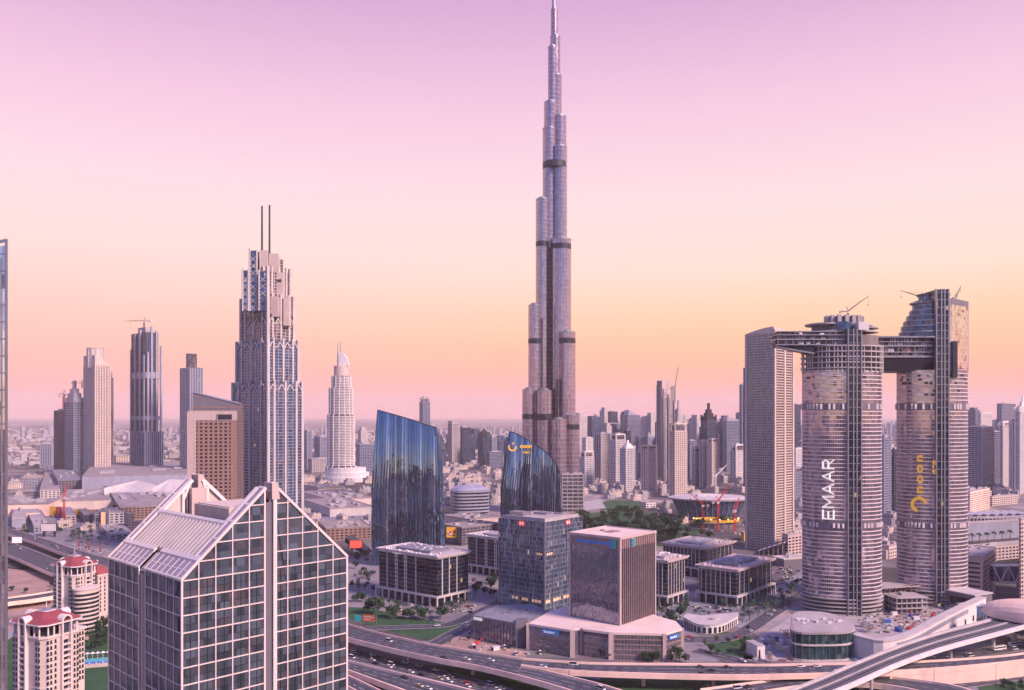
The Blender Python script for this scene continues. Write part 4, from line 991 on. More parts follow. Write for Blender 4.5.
road('road', 'Z', [(900, 662), (940, 655), (985, 648), (1036, 640)], [(905, 670), (945, 662), (990, 655), (1036, 648)], 3)

# rail viaduct and station shell
t = thing('rail_viaduct', 'pale metro viaduct on round piers running up to the golden station shell', 'viaduct', G(900, 690))
far = [(770, 697), (795, 687), (820, 677), (860, 660), (900, 644.5), (940, 631.5), (975, 622.5), (1005, 614.5), (1036, 607)]; near = [(803, 703), (830, 692), (860, 679.5), (900, 662), (940, 648), (980, 637), (1010, 629), (1040, 621)]
A, B = ribbon(far, near, 18, 40)
m = MB(); strip(m, A, B, .06, .94, 14.8, 16.8); strip(m, A, B, .22, .78, 13.6, 14.8); m.build('deck', 'pale', t, True)
m = MB(); strip(m, A, B, -.02, .06, 15.2, 18); m.build('parapet', 'pale', t, True)
m = MB(); strip(m, A, B, .94, 1.02, 15.2, 18); m.build('parapet', 'white', t, True)
m = MB()
for f in (.12, .55): strip(m, A, B, f, f+.33, 16.8, 17.1)
m.build('track_bed', 'asphalt', t, True)
m = MB()
for f in (.18, .34, .61, .77): strip(m, A, B, f, f+.02, 17.1, 17.35)
m.each('rail', 'steel', t, True)
m = MB(); strip(m, A, B, .47, .53, 16.8, 17.6); m.build('walkway', 'conc', t, True)
for px in (798, 836, 869, 902, 953, 991):
    i = min(range(41), key=lambda j: abs((A[j].lerp(B[j], .5).x*F/A[j].lerp(B[j], .5).y+CX)-px)); c = A[i].lerp(B[i], .5); d = (B[i]-A[i]).normalized()
    m = MB(); m.tube((c.x, c.y, 0), (c.x, c.y, 11.4), 1.25, 1.15, 14); p = c-d*3.4; q = c+d*3.4; m.tube((c.x, c.y, 11.4), (c.x, c.y, 13.6), 1.15, 2.9, 14); m.build('pier', 'pale', t, True)
def station():
    c = G(1052, 612, 26); t = thing('metro_station', 'golden shell roof of the metro station at the right edge', 'station', (c.x, c.y, 0), R(-38))
    m = MB(); n, k = 20, 12; pts = []
    for i in range(n+1):
        u = -1+2*i/n; r = math.sqrt(max(0, 1-u*u))**.8; row = []
        for j in range(k+1):
            th = math.pi*(j/k)*1.16-.25; row.append((u*46, r*17*math.cos(th), 21+r*13*math.sin(th)))
        pts.append(row)
    for i in range(n):
        for j in range(k): m.face([pts[i][j], pts[i+1][j], pts[i+1][j+1], pts[i][j+1]])
    m.build('shell_roof', 'parap', t); m = MB(); m.prism(ell(43, 13, 24), 9, 20.5); m.build('glazed_hall', 'g_far', t)
    m = MB(); m.prism(ell(40, 14, 24), 8, 9.2); m.build('platform', 'conc', t); m = MB()
    for u in (-24, -8, 8, 24): m.tube((u, -5, 0), (u, -5, 8), 1.2, n=10); m.tube((u, 5, 0), (u, 5, 8), 1.2, n=10)
    m.each('column', 'pale', t)
station()
def shed(label, pl, pr, y0, y1, z0, z1, m='lilacm', dep=12, name='entrance_pavilion', cat='pavilion'):
    p = G((pl+pr)/2, y1, z0); k = p.y/F; w_ = (pr-pl)*k/2; t = thing(name, label, cat, p, R(20)); b = MB(); b.box(-w_, w_, 0, dep, 0, z1-z0-1); b.build('wall', 'g_far', t)
    b = MB(); b.box(-w_-.5, w_+.5, -.6, dep+.5, z1-z0-1, z1-z0); b.build('roof', m, t); b = MB(); b.box(-w_*.4, w_*.4, -.3, 0, .2, 3); b.build('door', 'dsteel', t)
    b = MB()
    for i in range(6): b.box(-w_+i*w_*.4-.1, -w_+i*w_*.4+.1, -.25, .02, 0, z1-z0-1)
    b.build('mullions', m, t); return t
shed('dark glazed pavilion with a flat pale roof left of the golden station shell', 966, 990, 0, 621, 0, 13)
shed('small pale box building beside the station shell, over the footpath', 1003, 1020, 0, 634, 4, 14, 'white', 9)

# ------------------------------------------------------------------ mauve bank tower on its pink podium
def lettering(t, txt, size, m, o, right, bold=.05, ext=.12): return text(txt, size, m, t, face_mtx(o, right, (0, 0, 1)), 'lettering', ext, bold)
def knot(t, x, z, s, right=True):
    """two interlocked ribbons, blue and green"""
    for m, dx, nm in (('bluel', -.22, 'logo_blue_half'), ('greenl', .22, 'logo_green_half')):
        b = MB(); pl = (lambda u, v, d: (x+u, -.5+d, z+v)) if right else (lambda u, v, d: (-.5+d, x-u, z+v))
        arc_flat(b, dx*s, .22*s, .18*s, .42*s, 0 if m == 'greenl' else 60, 300 if m == 'greenl' else 300, 12, .2, pl); arc_flat(b, dx*s, -.25*s, .18*s, .42*s, -120, 160, 12, .2, pl)
        b.build(nm, m, t)
def bank_tower():
    D = 609; o, rz, wu, wv = corner(569.5, 620, 655.6, D, 40.5); t = thing('office_tower', 'mauve glass bank tower with a pink roof and blue sign, standing on the pink-roofed podium', 'tower', o, rz)
    zt = zz(539, D); zb = 18; P = rect(.5, wu-.5, .5, wv-.5); m = MB(); m.prism(P, zb, zt-7.5); m.build('curtain_wall', 'g_sc', t)
    s = MB(); s.box(.2, wu-.2, .2, wv-.2, zt-7.5, zt-.6); s.build('top_band', 'finb', t)
    s = MB(); z = zb+1.9
    while z < zt-8: s.box(.44, wu-.44, .44, wv-.44, z-.07, z); z += 1.9
    n = 22
    for i in range(1, n):
        y = wv*i/n; s.box(.38, .6, y-.04, y+.04, zb, zt-7.5)
    s.build('thin_mullions', 'lilacm', t)
    s = MB(); n = 19
    for i in range(n): x = 1.2+(wu-2.4)*i/(n-1); s.box(x-.2, x+.2, -.4, .6, zb, zt-1.2)
    s.build('vertical_fins', 'finb', t); s = MB()
    for x in (0, wu-1.1): s.box(x-.15, x+1.15, -.45, .9, zb, zt)
    s.box(-.45, -.15, -.45, 1.0, zb, zt-.01); s.box(-.45, .9, wv-1.1, wv+.2, zb, zt); s.box(wu-1, wu+.3, wv-1, wv+.3, zb, zt-.02)
    s.each('corner_pillar', 'pinkc', t)
    s = MB(); s.box(-.6, wu+.6, -.6, wv+.6, zt-.6, zt+.3); s.box(-.6, wu+.6, -.6, .2, zt+.3, zt+1.1); s.box(-.6, .2, .2, wv+.6, zt+.3, zt+1.1); s.box(wu-.2, wu+.6, .2, wv+.6, zt+.3, zt+1.1); s.box(.2, wu-.2, wv-.2, wv+.6, zt+.3, zt+1.1)
    for i in range(16):
        y = wv*(i+.5)/16; s.box(-.8, -.45, y-.35, y+.35, zt-1.1, zt+.9)
    s.build('roof', 'pinkc', t)
    s = MB(); s.box(.2, wu-.2, .2, wv-.2, zt+.3, zt+.45); s.build('roof_surface', 'roofp', t)
    s = MB(); s.box(wu*.4, wu*.65, wv*.45, wv*.62, zt+.3, zt+.9); s.box(wu*.5, wu*.55, wv*.7, wv*.76, zt+.3, zt+1.3); s.build('roof_hatch', 'brown', t)
    q = text('Standard', 3.9, 'bluel', t, face_mtx((-.2+.1, wv*.68, zt-4.3), (0, -1, 0), (0, 0, 1)), 'lettering', .35, .1)
    q = text('Chartered', 3.6, 'bluel', t, face_mtx((-.1, wv*.345, zt-4.3), (0, -1, 0), (0, 0, 1)), 'lettering', .35, .06)
    def kn(fn, s_):
        for m_, dx in (('bluel', -.18), ('greenl', .18)):
            b = MB(); arc_flat(b, dx*s_, .24*s_, .14*s_, .4*s_, -30, 250, 12, .25, fn); arc_flat(b, dx*s_, -.24*s_, .14*s_, .4*s_, 150, 430, 12, .25, fn); b.build('logo_ribbon', m_, t)
    kn(lambda u, v, d: (-.3+d*.5, wv*.13-u, zt-4.2+v), 5.2); b = MB(); b.box(wu*.3-.2, wu*.3+3.4, -.55, -.36, zt-7.2, zt-.9); b.build('logo_panel', 'white', t)
    kn(lambda u, v, d: (wu*.3+1.6+u, -.7+d*.5, zt-4+v), 4.6)
bank_tower()
def bank_podium():
    zt = 19; pts = [(528, 623.3), (572.5, 630.3), (575, 628.5), (581, 627.6), (584, 629), (611, 632.3), (664.5, 633.6), (682.5, 628.2), (676, 621), (657, 616), (640, 606), (600, 600), (575, 604), (548, 612)]
    W_ = [G(x, y, zt) for x, y in pts]; t = thing('podium_building', 'low brown glazed podium with a flat pink roof under the mauve bank tower', 'building', (W_[4].x, W_[4].y, 0))
    P = [(p.x, p.y) for p in W_]
    m = MB(); m.prism(P, zt-1.6, zt); m.build('roof', 'roofp', t, True)
    cx = sum(p[0] for p in P)/len(P); cy = sum(p[1] for p in P)/len(P); I = [(cx+(p[0]-cx)*.985, cy+(p[1]-cy)*.985) for p in P]
    m = MB(); m.prism(I, 0, zt-1.6); m.build('glazing', 'g_sc', t, True)
    m = MB()
    for i in range(8):
        a = Vector(P[i]+(0,)); b = Vector(P[(i+1) % len(P)]+(0,)); 
        if (b-a).length < 9: continue
        k = int((b-a).length/2.2)
        for j in range(1, k): p = a.lerp(b, j/k); p = Vector((cx+(p.x-cx)*.987, cy+(p.y-cy)*.987, 0)); m.box(p.x-.14, p.x+.14, p.y-.14, p.y+.14, 0, zt-1.6)
        d = (b-a).normalized(); z = 3.4
        while z < zt-2:
            p = Vector((cx+(a.x-cx)*.988, cy+(a.y-cy)*.988, z)); q = Vector((cx+(b.x-cx)*.988, cy+(b.y-cy)*.988, z)); m.bar(p, q, .35, .9); z += 3.6
    m.build('louvre_grid', 'finb', t, True)
    m = MB()
    for i in (0, 1, 3, 5, 6, 7):
        p = W_[i]; q = Vector((cx, cy, 0)); d = (Vector((p.x, p.y, 0))-q).normalized(); u = Vector((1, 0, 0)); w_ = 1.2 if i not in (1, 5) else 1.7; m.box(p.x-w_, p.x+w_, p.y-.3, p.y+1.2, 0, zt-.03)
    m.each('pillar', 'pinkc', t, True)
    a, b = W_[0], W_[1]; d = (b-a).normalized(); n_ = Vector((d.y, -d.x, 0)); iv = t.matrix_basis.inverted()
    def sign(p, d, n_, s=2.6):
        q = MB(); pl = lambda u, v, e: p+d*u+Vector((0, 0, v))+n_*e
        q.hexa([pl(-7, -1.6, .1), pl(6.8, -1.6, .1), pl(6.8, -1.6, .3), pl(-7, -1.6, .3)], [pl(-7, 1.7, .1), pl(6.8, 1.7, .1), pl(6.8, 1.7, .3), pl(-7, 1.7, .3)]); sp_ = q.build('sign_panel', 'bluel', t, True)
        o = text('Standard', s, 'whitel', None, face_mtx(p+n_*.45-d*1.2, d, (0, 0, 1)), 'lettering', .06, .02); o.data.transform(iv); o.parent = sp_
        q = MB(); arc_flat(q, 5.2, .5, .4, .95, -40, 220, 10, .1, lambda u, v, e: pl(u, v, .45+e)); arc_flat(q, 5.2, -.5, .4, .95, 140, 400, 10, .1, lambda u, v, e: pl(u, v, .45+e)); lg = q.build('logo_ribbon', 'greenl', t, True); lg.parent = sp_
    p = a.lerp(b, .52); p = Vector((p.x, p.y, 15.2)); sign(p+n_*.2, d, n_, 2.5)
    a, b = W_[6], W_[7]; d = (b-a).normalized(); n_ = Vector((d.y, -d.x, 0)); p = a.lerp(b, .5); sign(Vector((p.x, p.y, 15))+n_*.2, d*.8, n_, 2.2)
bank_podium()
def dark_annex():
    zt = 18; W_ = [G(x, y, zt) for x, y in [(472.5, 615), (516, 623), (527, 622), (548, 611), (532, 604), (497, 605)]]
    t = thing('annex_building', 'low dark grey glazed annex with a flat grey roof left of the pink-roofed podium', 'building', (W_[0].x, W_[0].y, 0)); P = [(p.x, p.y) for p in W_]
    cx = sum(p[0] for p in P)/6; cy = sum(p[1] for p in P)/6; I = [(cx+(p[0]-cx)*.985, cy+(p[1]-cy)*.985) for p in P]
    m = MB(); m.prism(I, 0, zt-1); m.build('wall', 'g_sc', t, True); m = MB(); m.prism(P, zt-1, zt); m.build('roof', 'greyr', t, True)
    a, b = W_[1], W_[2]; m = MB(); m.prism([(a.x, a.y-.6), (b.x+.5, b.y-.6), (b.x+.5, b.y+6), (a.x, a.y+6)], 0, zt+2); m.build('stair_tower', 'mauve', t, True)
    a, b = W_[0], W_[1]; m = MB()
    for j in range(1, 14): p = a.lerp(b, j/14); m.box(p.x-.15, p.x+.15, p.y-.1, p.y+.8, 0, zt-1)
    for z in (4.5, 9, 13.5): m.bar((a.x, a.y+.2, z), (b.x, b.y+.2, z), .3)
    m.build('mullions', 'mauve', t, True)
    d = (b-a).normalized(); n_ = Vector((d.y, -d.x, 0)); p = a.lerp(b, .13)+Vector((0, 0, -2.2)); q = MB(); q.bar(p-d*4+n_*.2, p+d*4+n_*.2, .4, 2.2); q.build('lit_sign_panel', 'whitel', t, True)
    m = MB(); p = W_[0].lerp(W_[3], .4)
    for i in range(9): x = p.x+rnd.uniform(-10, 22); y = p.y+rnd.uniform(-3, 12); m.box(x, x+rnd.uniform(1, 3.5), y, y+rnd.uniform(1, 3), zt, zt+rnd.uniform(.6, 1.6))
    m.each('roof_unit', 'steel', t, True)
dark_annex()

# ------------------------------------------------------------------ blue office tower with the red hexagon logo
def red_logo_tower():
    D = 726; o, rz, wu, wv = corner(498.3, 544.8, 583, D, 39); t = thing('office_tower', 'blue glass office tower with silver mullions and two red and white hexagon logos', 'tower', o, rz); zt = zz(519.5, D)
    m = MB(); m.box(.4, wu-.4, .4, wv-.4, 0, zt-2.4); m.build('curtain_wall', 'g_hs', t)
    s = MB(); s.box(-.6, wu*.86, -.6, wv*.92, zt-2.4, zt); s.box(-.6, wu*.86, -.6, 0, zt, zt+.8); s.box(-.6, 0, 0, wv*.92, zt, zt+.8); rr = s.build('roof', 'conc', t)
    s = MB(); s.box(0, wu*.85, 0, wv*.9, zt, zt+.15); s.build('roof_surface', 'dust', t)
    s = MB(); s.box(wu*.1, wu*.3, wv*.55, wv*.85, zt+.15, zt+3.4); s.box(wu*.45, wu*.6, wv*.35, wv*.62, zt+.15, zt+1.8); s.box(wu*.65, wu*.72, wv*.2, wv*.35, zt+.15, zt+1.4); s.each('plant_room', 'steel', rr)
    s = MB()
    for y, w_ in ((wv-.6, .8), (wv*.64, .55), (wv*.31, .55)): s.box(-.2, .7, y-w_/2, y+w_/2, 0, zt-2.4)
    s.box(-.35, .9, -.35, .9, 0, zt-2.3)
    for x in (.2, .37, .56, .74, .98): s.box(wu*x-.25, wu*x+.25, -.25, .7, 0, zt-(2.4 if x != .56 else 8))
    s.build('silver_mullions', 'steel', t)
    s = MB(); z = 4.1
    while z < zt-3: s.box(.25, wu-.25, .25, wv-.25, z-.3, z); z += 4.1
    n = 22
    for i in range(1, n): y = wv*i/n; s.box(.28, .5, y-.06, y+.06, 0, zt-2.4); x = wu*i/n; s.box(x-.06, x+.06, .28, .5, 0, zt-2.4)
    s.build('spandrel_bands', 'lilacm', t)
    s = MB(); z = 8.6
    for k in range(9):
        if k not in (2, 5): s.box(.1, .3, wv*.64-k*wv*.07, wv*.64-k*wv*.07+wv*.055, z, z+2.4)
    for k in range(14):
        if k % 4 != 2: s.box(1+k*wu*.066, 1+k*wu*.066+wu*.055, .1, .3, z, z+2.4)
    for k in range(3): s.box(.12, .3, 3+k*2.2, 4.6+k*2.2, 49.6, 51.6); s.box(3+k*3, 5+k*3, .12, .3, 49.6, 51.4)
    s.each('lit_window', 'lit', t)
    for pos in ('left', 'right'):
        fn = (lambda u, v, d: (-.45+d, wv*.48-u, zt-5.2+v)) if pos == 'left' else (lambda u, v, d: (wu*.585+u, -.45+d, zt-5.6+v))
        q = MB(); S_ = 4.2; q.hexa([fn(-S_*1.0, -S_*.5, .1), fn(S_*1.0, -S_*.5, .1), fn(S_*1.0, -S_*.5, .3), fn(-S_*1.0, -S_*.5, .3)], [fn(-S_*1.0, S_*.5, .1), fn(S_*1.0, S_*.5, .1), fn(S_*1.0, S_*.5, .3), fn(-S_*1.0, S_*.5, .3)]) if False else None
        b = MB(); h_ = S_*.5
        for u0, u1, v in ((-h_, 0, 1), (0, h_, 1), (-h_, 0, -1), (0, h_, -1)): pass
        tri = [((-h_, h_), (h_, h_), (0, 0)), ((-h_, -h_), (h_, -h_), (0, 0)), ((h_, h_), (h_*2, 0), (h_, -h_)), ((-h_, h_), (-h_*2, 0), (-h_, -h_))]
        for tr in tri: b.face([fn(u, v, -.1) for u, v in tr]); b.face([fn(u, v, -.1) for u, v in tr][::-1])
        b.build('logo_red_part', 'redl', t)
        b = MB()
        for tr in (((-h_, h_), (0, 0), (-h_, -h_)), ((h_, h_), (0, 0), (h_, -h_))): b.face([fn(u, v, -.1) for u, v in tr]); b.face([fn(u, v, -.1) for u, v in tr][::-1])
        b.build('logo_white_part', 'whitel', t)
red_logo_tower()

# ------------------------------------------------------------------ office blocks with arcades
def arcade_block(label, pl, pc, pr, D, a, roof_y, arc=9.5, mode='fins', gm='g_dark', over=3.0, plant='conc', sign=None, lr=(6, 7)):
    o, rz, wu, wv = corner(pl, pc, pr, D, a); t = thing('office_block', label, 'office building', o, rz); zt = zz(roof_y, D)
    e = 2.6
    s = MB(); s.box(-e, wu+e, -e, wv+e, arc-1.6, arc); s.build('arcade_slab', 'pale', t)
    n1, n2 = max(3, round(wu/8.5)), max(4, round(wv/8.5)); cols = []
    for i in range(n1+1): cols += [(-e+(wu+2*e-1.4)*i/n1, -e), (-e+(wu+2*e-1.4)*i/n1, wv+e-1.4)]
    for i in range(1, n2): cols += [(-e, -e+(wv+2*e-1.4)*i/n2), (wu+e-1.4, -e+(wv+2*e-1.4)*i/n2)]
    for x, y in cols: s = MB(); s.box(x+.05, x+1.35, y+.05, y+1.35, 0, arc-1.6); s.build('arcade_column', 'pale', t)
    s = MB(); s.box(.8, wu-.8, .8, wv-.8, 0, arc); s.build('ground_floor_glazing', 'g_dark', t)
    zr = zt-1.0; s = MB(); s.box(.2, wu-.2, .2, wv-.2, arc, zr-2.4); s.build('curtain_wall', gm, t)
    s = MB(); z = arc+3.7
    while z < zr-2.6: s.box(.05, wu-.05, .05, wv-.05, z-.2, z); z += 3.7
    s.build('floor_bands', 'steel', t)
    s = MB()
    def pier_u(x, w_, y=-.5): s.box(x, x+w_, y, .5, arc, zr-2.2); s.box(x, x+w_, wv-.5, wv+.5, arc, zr-2.2)
    def pier_v(y, w_): s.box(-.5, .5, y, y+w_, arc, zr-2.2); s.box(wu-.5, wu+.5, y, y+w_, arc, zr-2.2)
    if mode == 'fins':
        for i in range(lr[1]+1):
            if not (i == lr[1]//2+0 and lr[1] > 6): pier_u(wu*.08+(wu*.86)*i/lr[1], .75)
        for i in range(lr[0]+1): pier_v(wv*.14+(wv*.78)*i/lr[0], .8)
    else:
        for f, w_ in ((.02, 1.5), (.38, 1.3), (.70, 1.5)) if False else ((.14, 1.2), (.36, 1.0), (.60, 1.0)): pier_u(wu*f, w_)
        for f, w_ in ((.34, 1.2), (.5, 3.6), (.66, 3.6), (.84, 1.2)): pier_v(wv*(1-f) if False else wv*(f), w_)
    s.box(-.35, wu+.35, -.35, wv+.35, zr-2.4, zr-.4); s.build('stone_piers', 'pale', t)
    if mode != 'fins':
        z = arc+1.4
        while z < zr-3.6:
            for f in (.5, .66):
                q = MB(); q.box(-.58, -.48, wv*f+1.05, wv*f+2.55, z, z+1.9); q.build('window', 'g_dark', t)
            z += 3.7
    s = MB(); s.box(-over, wu+over, -over, wv+over, zr-.4, zr+.3)
    for x0, x1, y0, y1 in ((-over, wu+over, -over, -over+.5), (-over, wu+over, wv+over-.5, wv+over), (-over, -over+.5, -over+.5, wv+over-.5), (wu+over-.5, wu+over, -over+.5, wv+over-.5)): s.box(x0, x1, y0, y1, zr+.3, zr+1.0)
    orf = s.build('overhanging_roof', 'pinkc' if mode == 'fins' else 'pale', t)
    s = MB()
    for i in range(int((wu+wv)/2.2)):
        d = i*2.2
        if d < wu: s.box(d, d+1.3, -over+.2, -over+.9, zr-1.3, zr-.4)
        else: s.box(-over+.2, -over+.9, d-wu, d-wu+1.3, zr-1.3, zr-.4)
    s.build('cornice_brackets', 'frame', orf)
    s = MB(); s.box(wu*.18, wu*.82, wv*.2, wv*.8, zr+.3, zr+2.6); s.build('plant_screen', plant, orf); s = MB()
    for i in range(26):
        x = rnd.uniform(.02, .94)*wu; y = rnd.choice((rnd.uniform(.02, .17), rnd.uniform(.82, .94)))*wv
        if rnd.random() < .5: x, y = rnd.choice((rnd.uniform(.02, .14), rnd.uniform(.84, .93)))*wu, rnd.uniform(.02, .94)*wv
        s.box(x, x+rnd.uniform(.8, 2.6), y, y+rnd.uniform(.8, 2.6), zr+.3, zr+rnd.uniform(1, 2.4))
    for i in range(12): x = rnd.uniform(.2, .72)*wu; y = rnd.uniform(.22, .7)*wv; s.box(x, x+rnd.uniform(1, 4), y, y+rnd.uniform(1, 4), zr+2.6, zr+rnd.uniform(2.9, 3.8))
    s.each('roof_unit', 'white', orf)
    if sign: q = MB(); q.box(-.9, -.4, wv*.6, wv*.74, zr-2.2, zr-.5); q.build('lit_sign_panel', 'whitel', t)
    return t
arcade_block('dark glass office block with pale arcade in front of the taller curved blue tower', 379, 437, 468.5, 750, 40, 556, 10, 'bays', over=2.2, plant='greyr', sign=1)
arcade_block('dark office block with pale pillars half hidden behind the tower with red hexagon logos', 468, 528, 548, 868, 40, 541, 9.5, 'bays', over=2.4)
arcade_block('pale finned office block with a blue-grey roof, nearest the curved white pavilion', 699, 736, 772, 752, 40, 569, 10, 'fins', plant='greyr')
arcade_block('pale finned office block partly hidden behind the mauve bank tower', 640, 666.5, 685, 752, 40, 560, 10, 'fins', lr=(6, 6))
arcade_block('pale finned office block with crowded rooftop, behind the two other finned blocks', 663, 706, 733, 885, 41, 547, 10, 'fins', lr=(9, 6))

# curved white pavilion and other low things near the finned blocks
def white_pavilion():
    t = thing('pavilion', 'curved low white pavilion with tall arched openings in front of the finned office blocks', 'pavilion', G(712, 634)); pts = [(683, 625), (699, 633), (721, 632.5), (738, 624), (738, 620.5), (722, 622), (702, 624), (688, 621.5)]
    W_ = smooth([G(x, y) for x, y in pts[:4]], 18); bk = [G(x, y) for x, y in pts[4:]]; P = [(p.x, p.y) for p in W_+bk]
    m = MB(); m.prism(P, 0, 6.2); m.build('wall', 'white', t, True); cx = sum(p[0] for p in P)/len(P); cy = sum(p[1] for p in P)/len(P)
    m = MB(); m.prism([(cx+(p[0]-cx)*1.02, cy+(p[1]-cy)*1.02) for p in P], 6.2, 6.9); m.build('roof', 'pale', t, True)
    for i in range(1, 18):
        p = W_[i]; d = (W_[i+1]-W_[i-1]).normalized(); n_ = Vector((d.y, -d.x, 0)); q = MB(); a = p-d*1.1+n_*.12; b = p+d*1.1+n_*.12; q.bar(a+Vector((0, 0, 2.6)), b+Vector((0, 0, 2.6)), .3, 4.4); q.build('window', 'g_dark', t, True)
    m = MB(); m.prism(ell(4, 2.4, 16, cx+2, cy), 6.9, 8.4); m.build('drum', 'pale', t, True)
white_pavilion()
def white_hut(label, px, py, w_, d, h, m='white', rz=40, nm='site_cabin', cat='cabin', group=None):
    t = thing(nm, label, cat, G(px, py), R(rz), group); b = MB(); b.box(-w_/2, w_/2, -d/2, d/2, 0, h); b.build('wall', m, t); b = MB(); b.box(-w_/2-.2, w_/2+.2, -d/2-.2, d/2+.2, h, h+.3); b.build('roof', 'dust', t)
    b = MB(); b.box(-w_*.3, -w_*.1, -d/2-.08, -d/2, 0, h*.7); b.build('door', 'dsteel', t); return t
white_hut('white flat-roofed block at the edge of the twin towers building site, by the lawn', 755.5, 656, 6, 15, 9, 'white', 14)
white_hut('blue site shelter behind the white block on the twin towers building site', 773, 640, 7, 5, 3, 'blue', 10)

# ------------------------------------------------------------------ podium of the twin towers
def twin_podium():
    zt = 20; pts = [(790, 616), (790.5, 627), (796, 631.5), (820, 632.5), (850, 631), (853, 624), (830, 613), (800, 611)]
    W_ = smooth([G(x, y, zt) for x, y in pts+[pts[0]]], 40)[:-1]; P = [(p.x, p.y) for p in W_]; cx = sum(p[0] for p in P)/len(P); cy = sum(p[1] for p in P)/len(P); f = lambda k: [(cx+(p[0]-cx)*k, cy+(p[1]-cy)*k) for p in P]
    t = thing('glass_pavilion', 'dark green glass corner pavilion with flat roof below the left twin tower', 'pavilion', (cx, cy, 0))
    m = MB(); m.prism(f(.97), 0, zt-1.5); m.build('glazing', 'g_green', t, True); m = MB(); m.prism(f(1.0), zt-1.5, zt); m.build('roof', 'dust', t, True)
    m = MB(); m.prism(f(1.0), 10.4, 11.6); m.prism(f(1.0), 0, 1); m.build('floor_band', 'pale', t, True); m = MB()
    for p in f(.985): m.box(p[0]-.12, p[0]+.12, p[1]-.12, p[1]+.12, 0, zt-1.5)
    m.build('mullions', 'steel', t, True); m = MB()
    for p in f(1.0)[::1]: pass
    m.prism(f(.93), zt, zt+.25); m.build('roof_surface', 'dust', t, True)
    m = MB(); r_ = random.Random(3)
    for i in range(16): x_ = cx+r_.uniform(-15, 15); y_ = cy+r_.uniform(-6, 6); m.box(x_, x_+r_.uniform(.8, 3), y_, y_+r_.uniform(.8, 2.5), zt+.25, zt+r_.uniform(.8, 2))
    m.each('roof_unit', 'white', t, True)
    t = thing('podium_wall', 'curving white podium wall with square windows in front of the twin curved towers', 'wall', G(900, 655))
    top = [G(x, y, 16) for x, y in [(851, 634), (862, 637.5), (880, 641), (900, 638.5), (918, 632), (938, 621), (960, 609.5), (986, 597.5)]]; A = smooth(top, 36); n = len(A); dirs = []
    for i in range(n): d = (A[min(i+1, n-1)]-A[max(i-1, 0)]).normalized(); dirs.append(Vector((-d.y, d.x, 0)))
    Bk = [a+d*2.5 for a, d in zip(A, dirs)]; m = MB(); strip(m, Bk, A, 0, 1, 0, 16); m.build('wall', 'white', t, True)
    m = MB(); strip(m, [a+d*6 for a, d in zip(A, dirs)], [a-d*.5 for a, d in zip(A, dirs)], 0, 1, 15.4, 16.4); m.build('cap', 'pale', t, True)
    m = MB(); strip(m, [a-d*.02 for a, d in zip(A, dirs)][6:30], [a-d*.3 for a, d in zip(A, dirs)][6:30], 0, 1, 10, 13.4); m.build('grey_band', 'lilacm', t, True)
    for i in (4, 7, 20, 24, 28, 31):
        a = A[i]; d = dirs[i]; u = Vector((d.y, -d.x, 0)); q = MB(); q.hexa(*[[tuple(a-d*e+u*s+Vector((0, 0, z-16))) for s, e in ((-1.7, .25), (1.7, .25), (1.7, -.1), (-1.7, -.1))] for z in (1.5, 6)]); q.build('window', 'dsteel', t, True)
    t = thing('podium_block', 'grey flat-roofed wing at the right end of the twin towers podium', 'building', G(985, 612), R(28)); m = MB(); m.box(-14, 10, 0, 26, 0, 15); m.build('wall', 'mauve', t); m = MB(); m.box(-14.6, 10.6, -.6, 26.6, 15, 16); m.build('roof', 'pale', t)
    m = MB(); m.box(-14.2, -14.02, 3, 23, 5, 12); m.build('window_band', 'g_dark', t)
    # half-built link building between the towers
    c = G(907, 612); t = thing('unfinished_building', 'unfinished low concrete link building between the feet of the twin towers', 'building', c, R(8)); m = MB()
    for z in (5, 9.5, 14): m.box(-15, 15, -8, 14, z-.6, z)
    m.build('floor_slabs', 'conc', t); m = MB()
    for i in range(7):
        for j in range(4): m.box(-14+i*4.6, -13.4+i*4.6, -7+j*6, -6.4+j*6, 0, 13.4)
    m.build('columns', 'conc', t); m = MB(); m.box(-13, 13, -2, 12, 0, 13.2); m.build('core_wall', 'darkc', t); m = MB(); m.box(-12, 12, -6, 10, 14, 14.5); m.box(-5, 2, 0, 6, 14.5, 16.5); m.build('roof_formwork', 'dust', t)
    c = G(889, 606); t = thing('unfinished_building', 'tangled steel frame canopy half built beside the right twin tower', 'building', c, R(15)); m = MB()
    for i in range(9):
        x = -22+i*5.5; m.bar((x, -8, 0), (x+rnd.uniform(-1, 1), -8, 16+i*.4), .6); m.bar((x, 9, 0), (x, 9, 17), .6); m.bar((x, -11, 16.5+i*.4), (x+1, 12, 17.5), .7); m.bar((x, -8, 16), (x+5.5, 9, 17), .4)
    m.build('steel_frame', 'brown', t); m = MB(); m.box(-24, 24, -11, 12, 18.2, 18.7); m.box(-20, 18, -9, 8, 12, 12.5); m.build('deck', 'dust', t)
twin_podium()
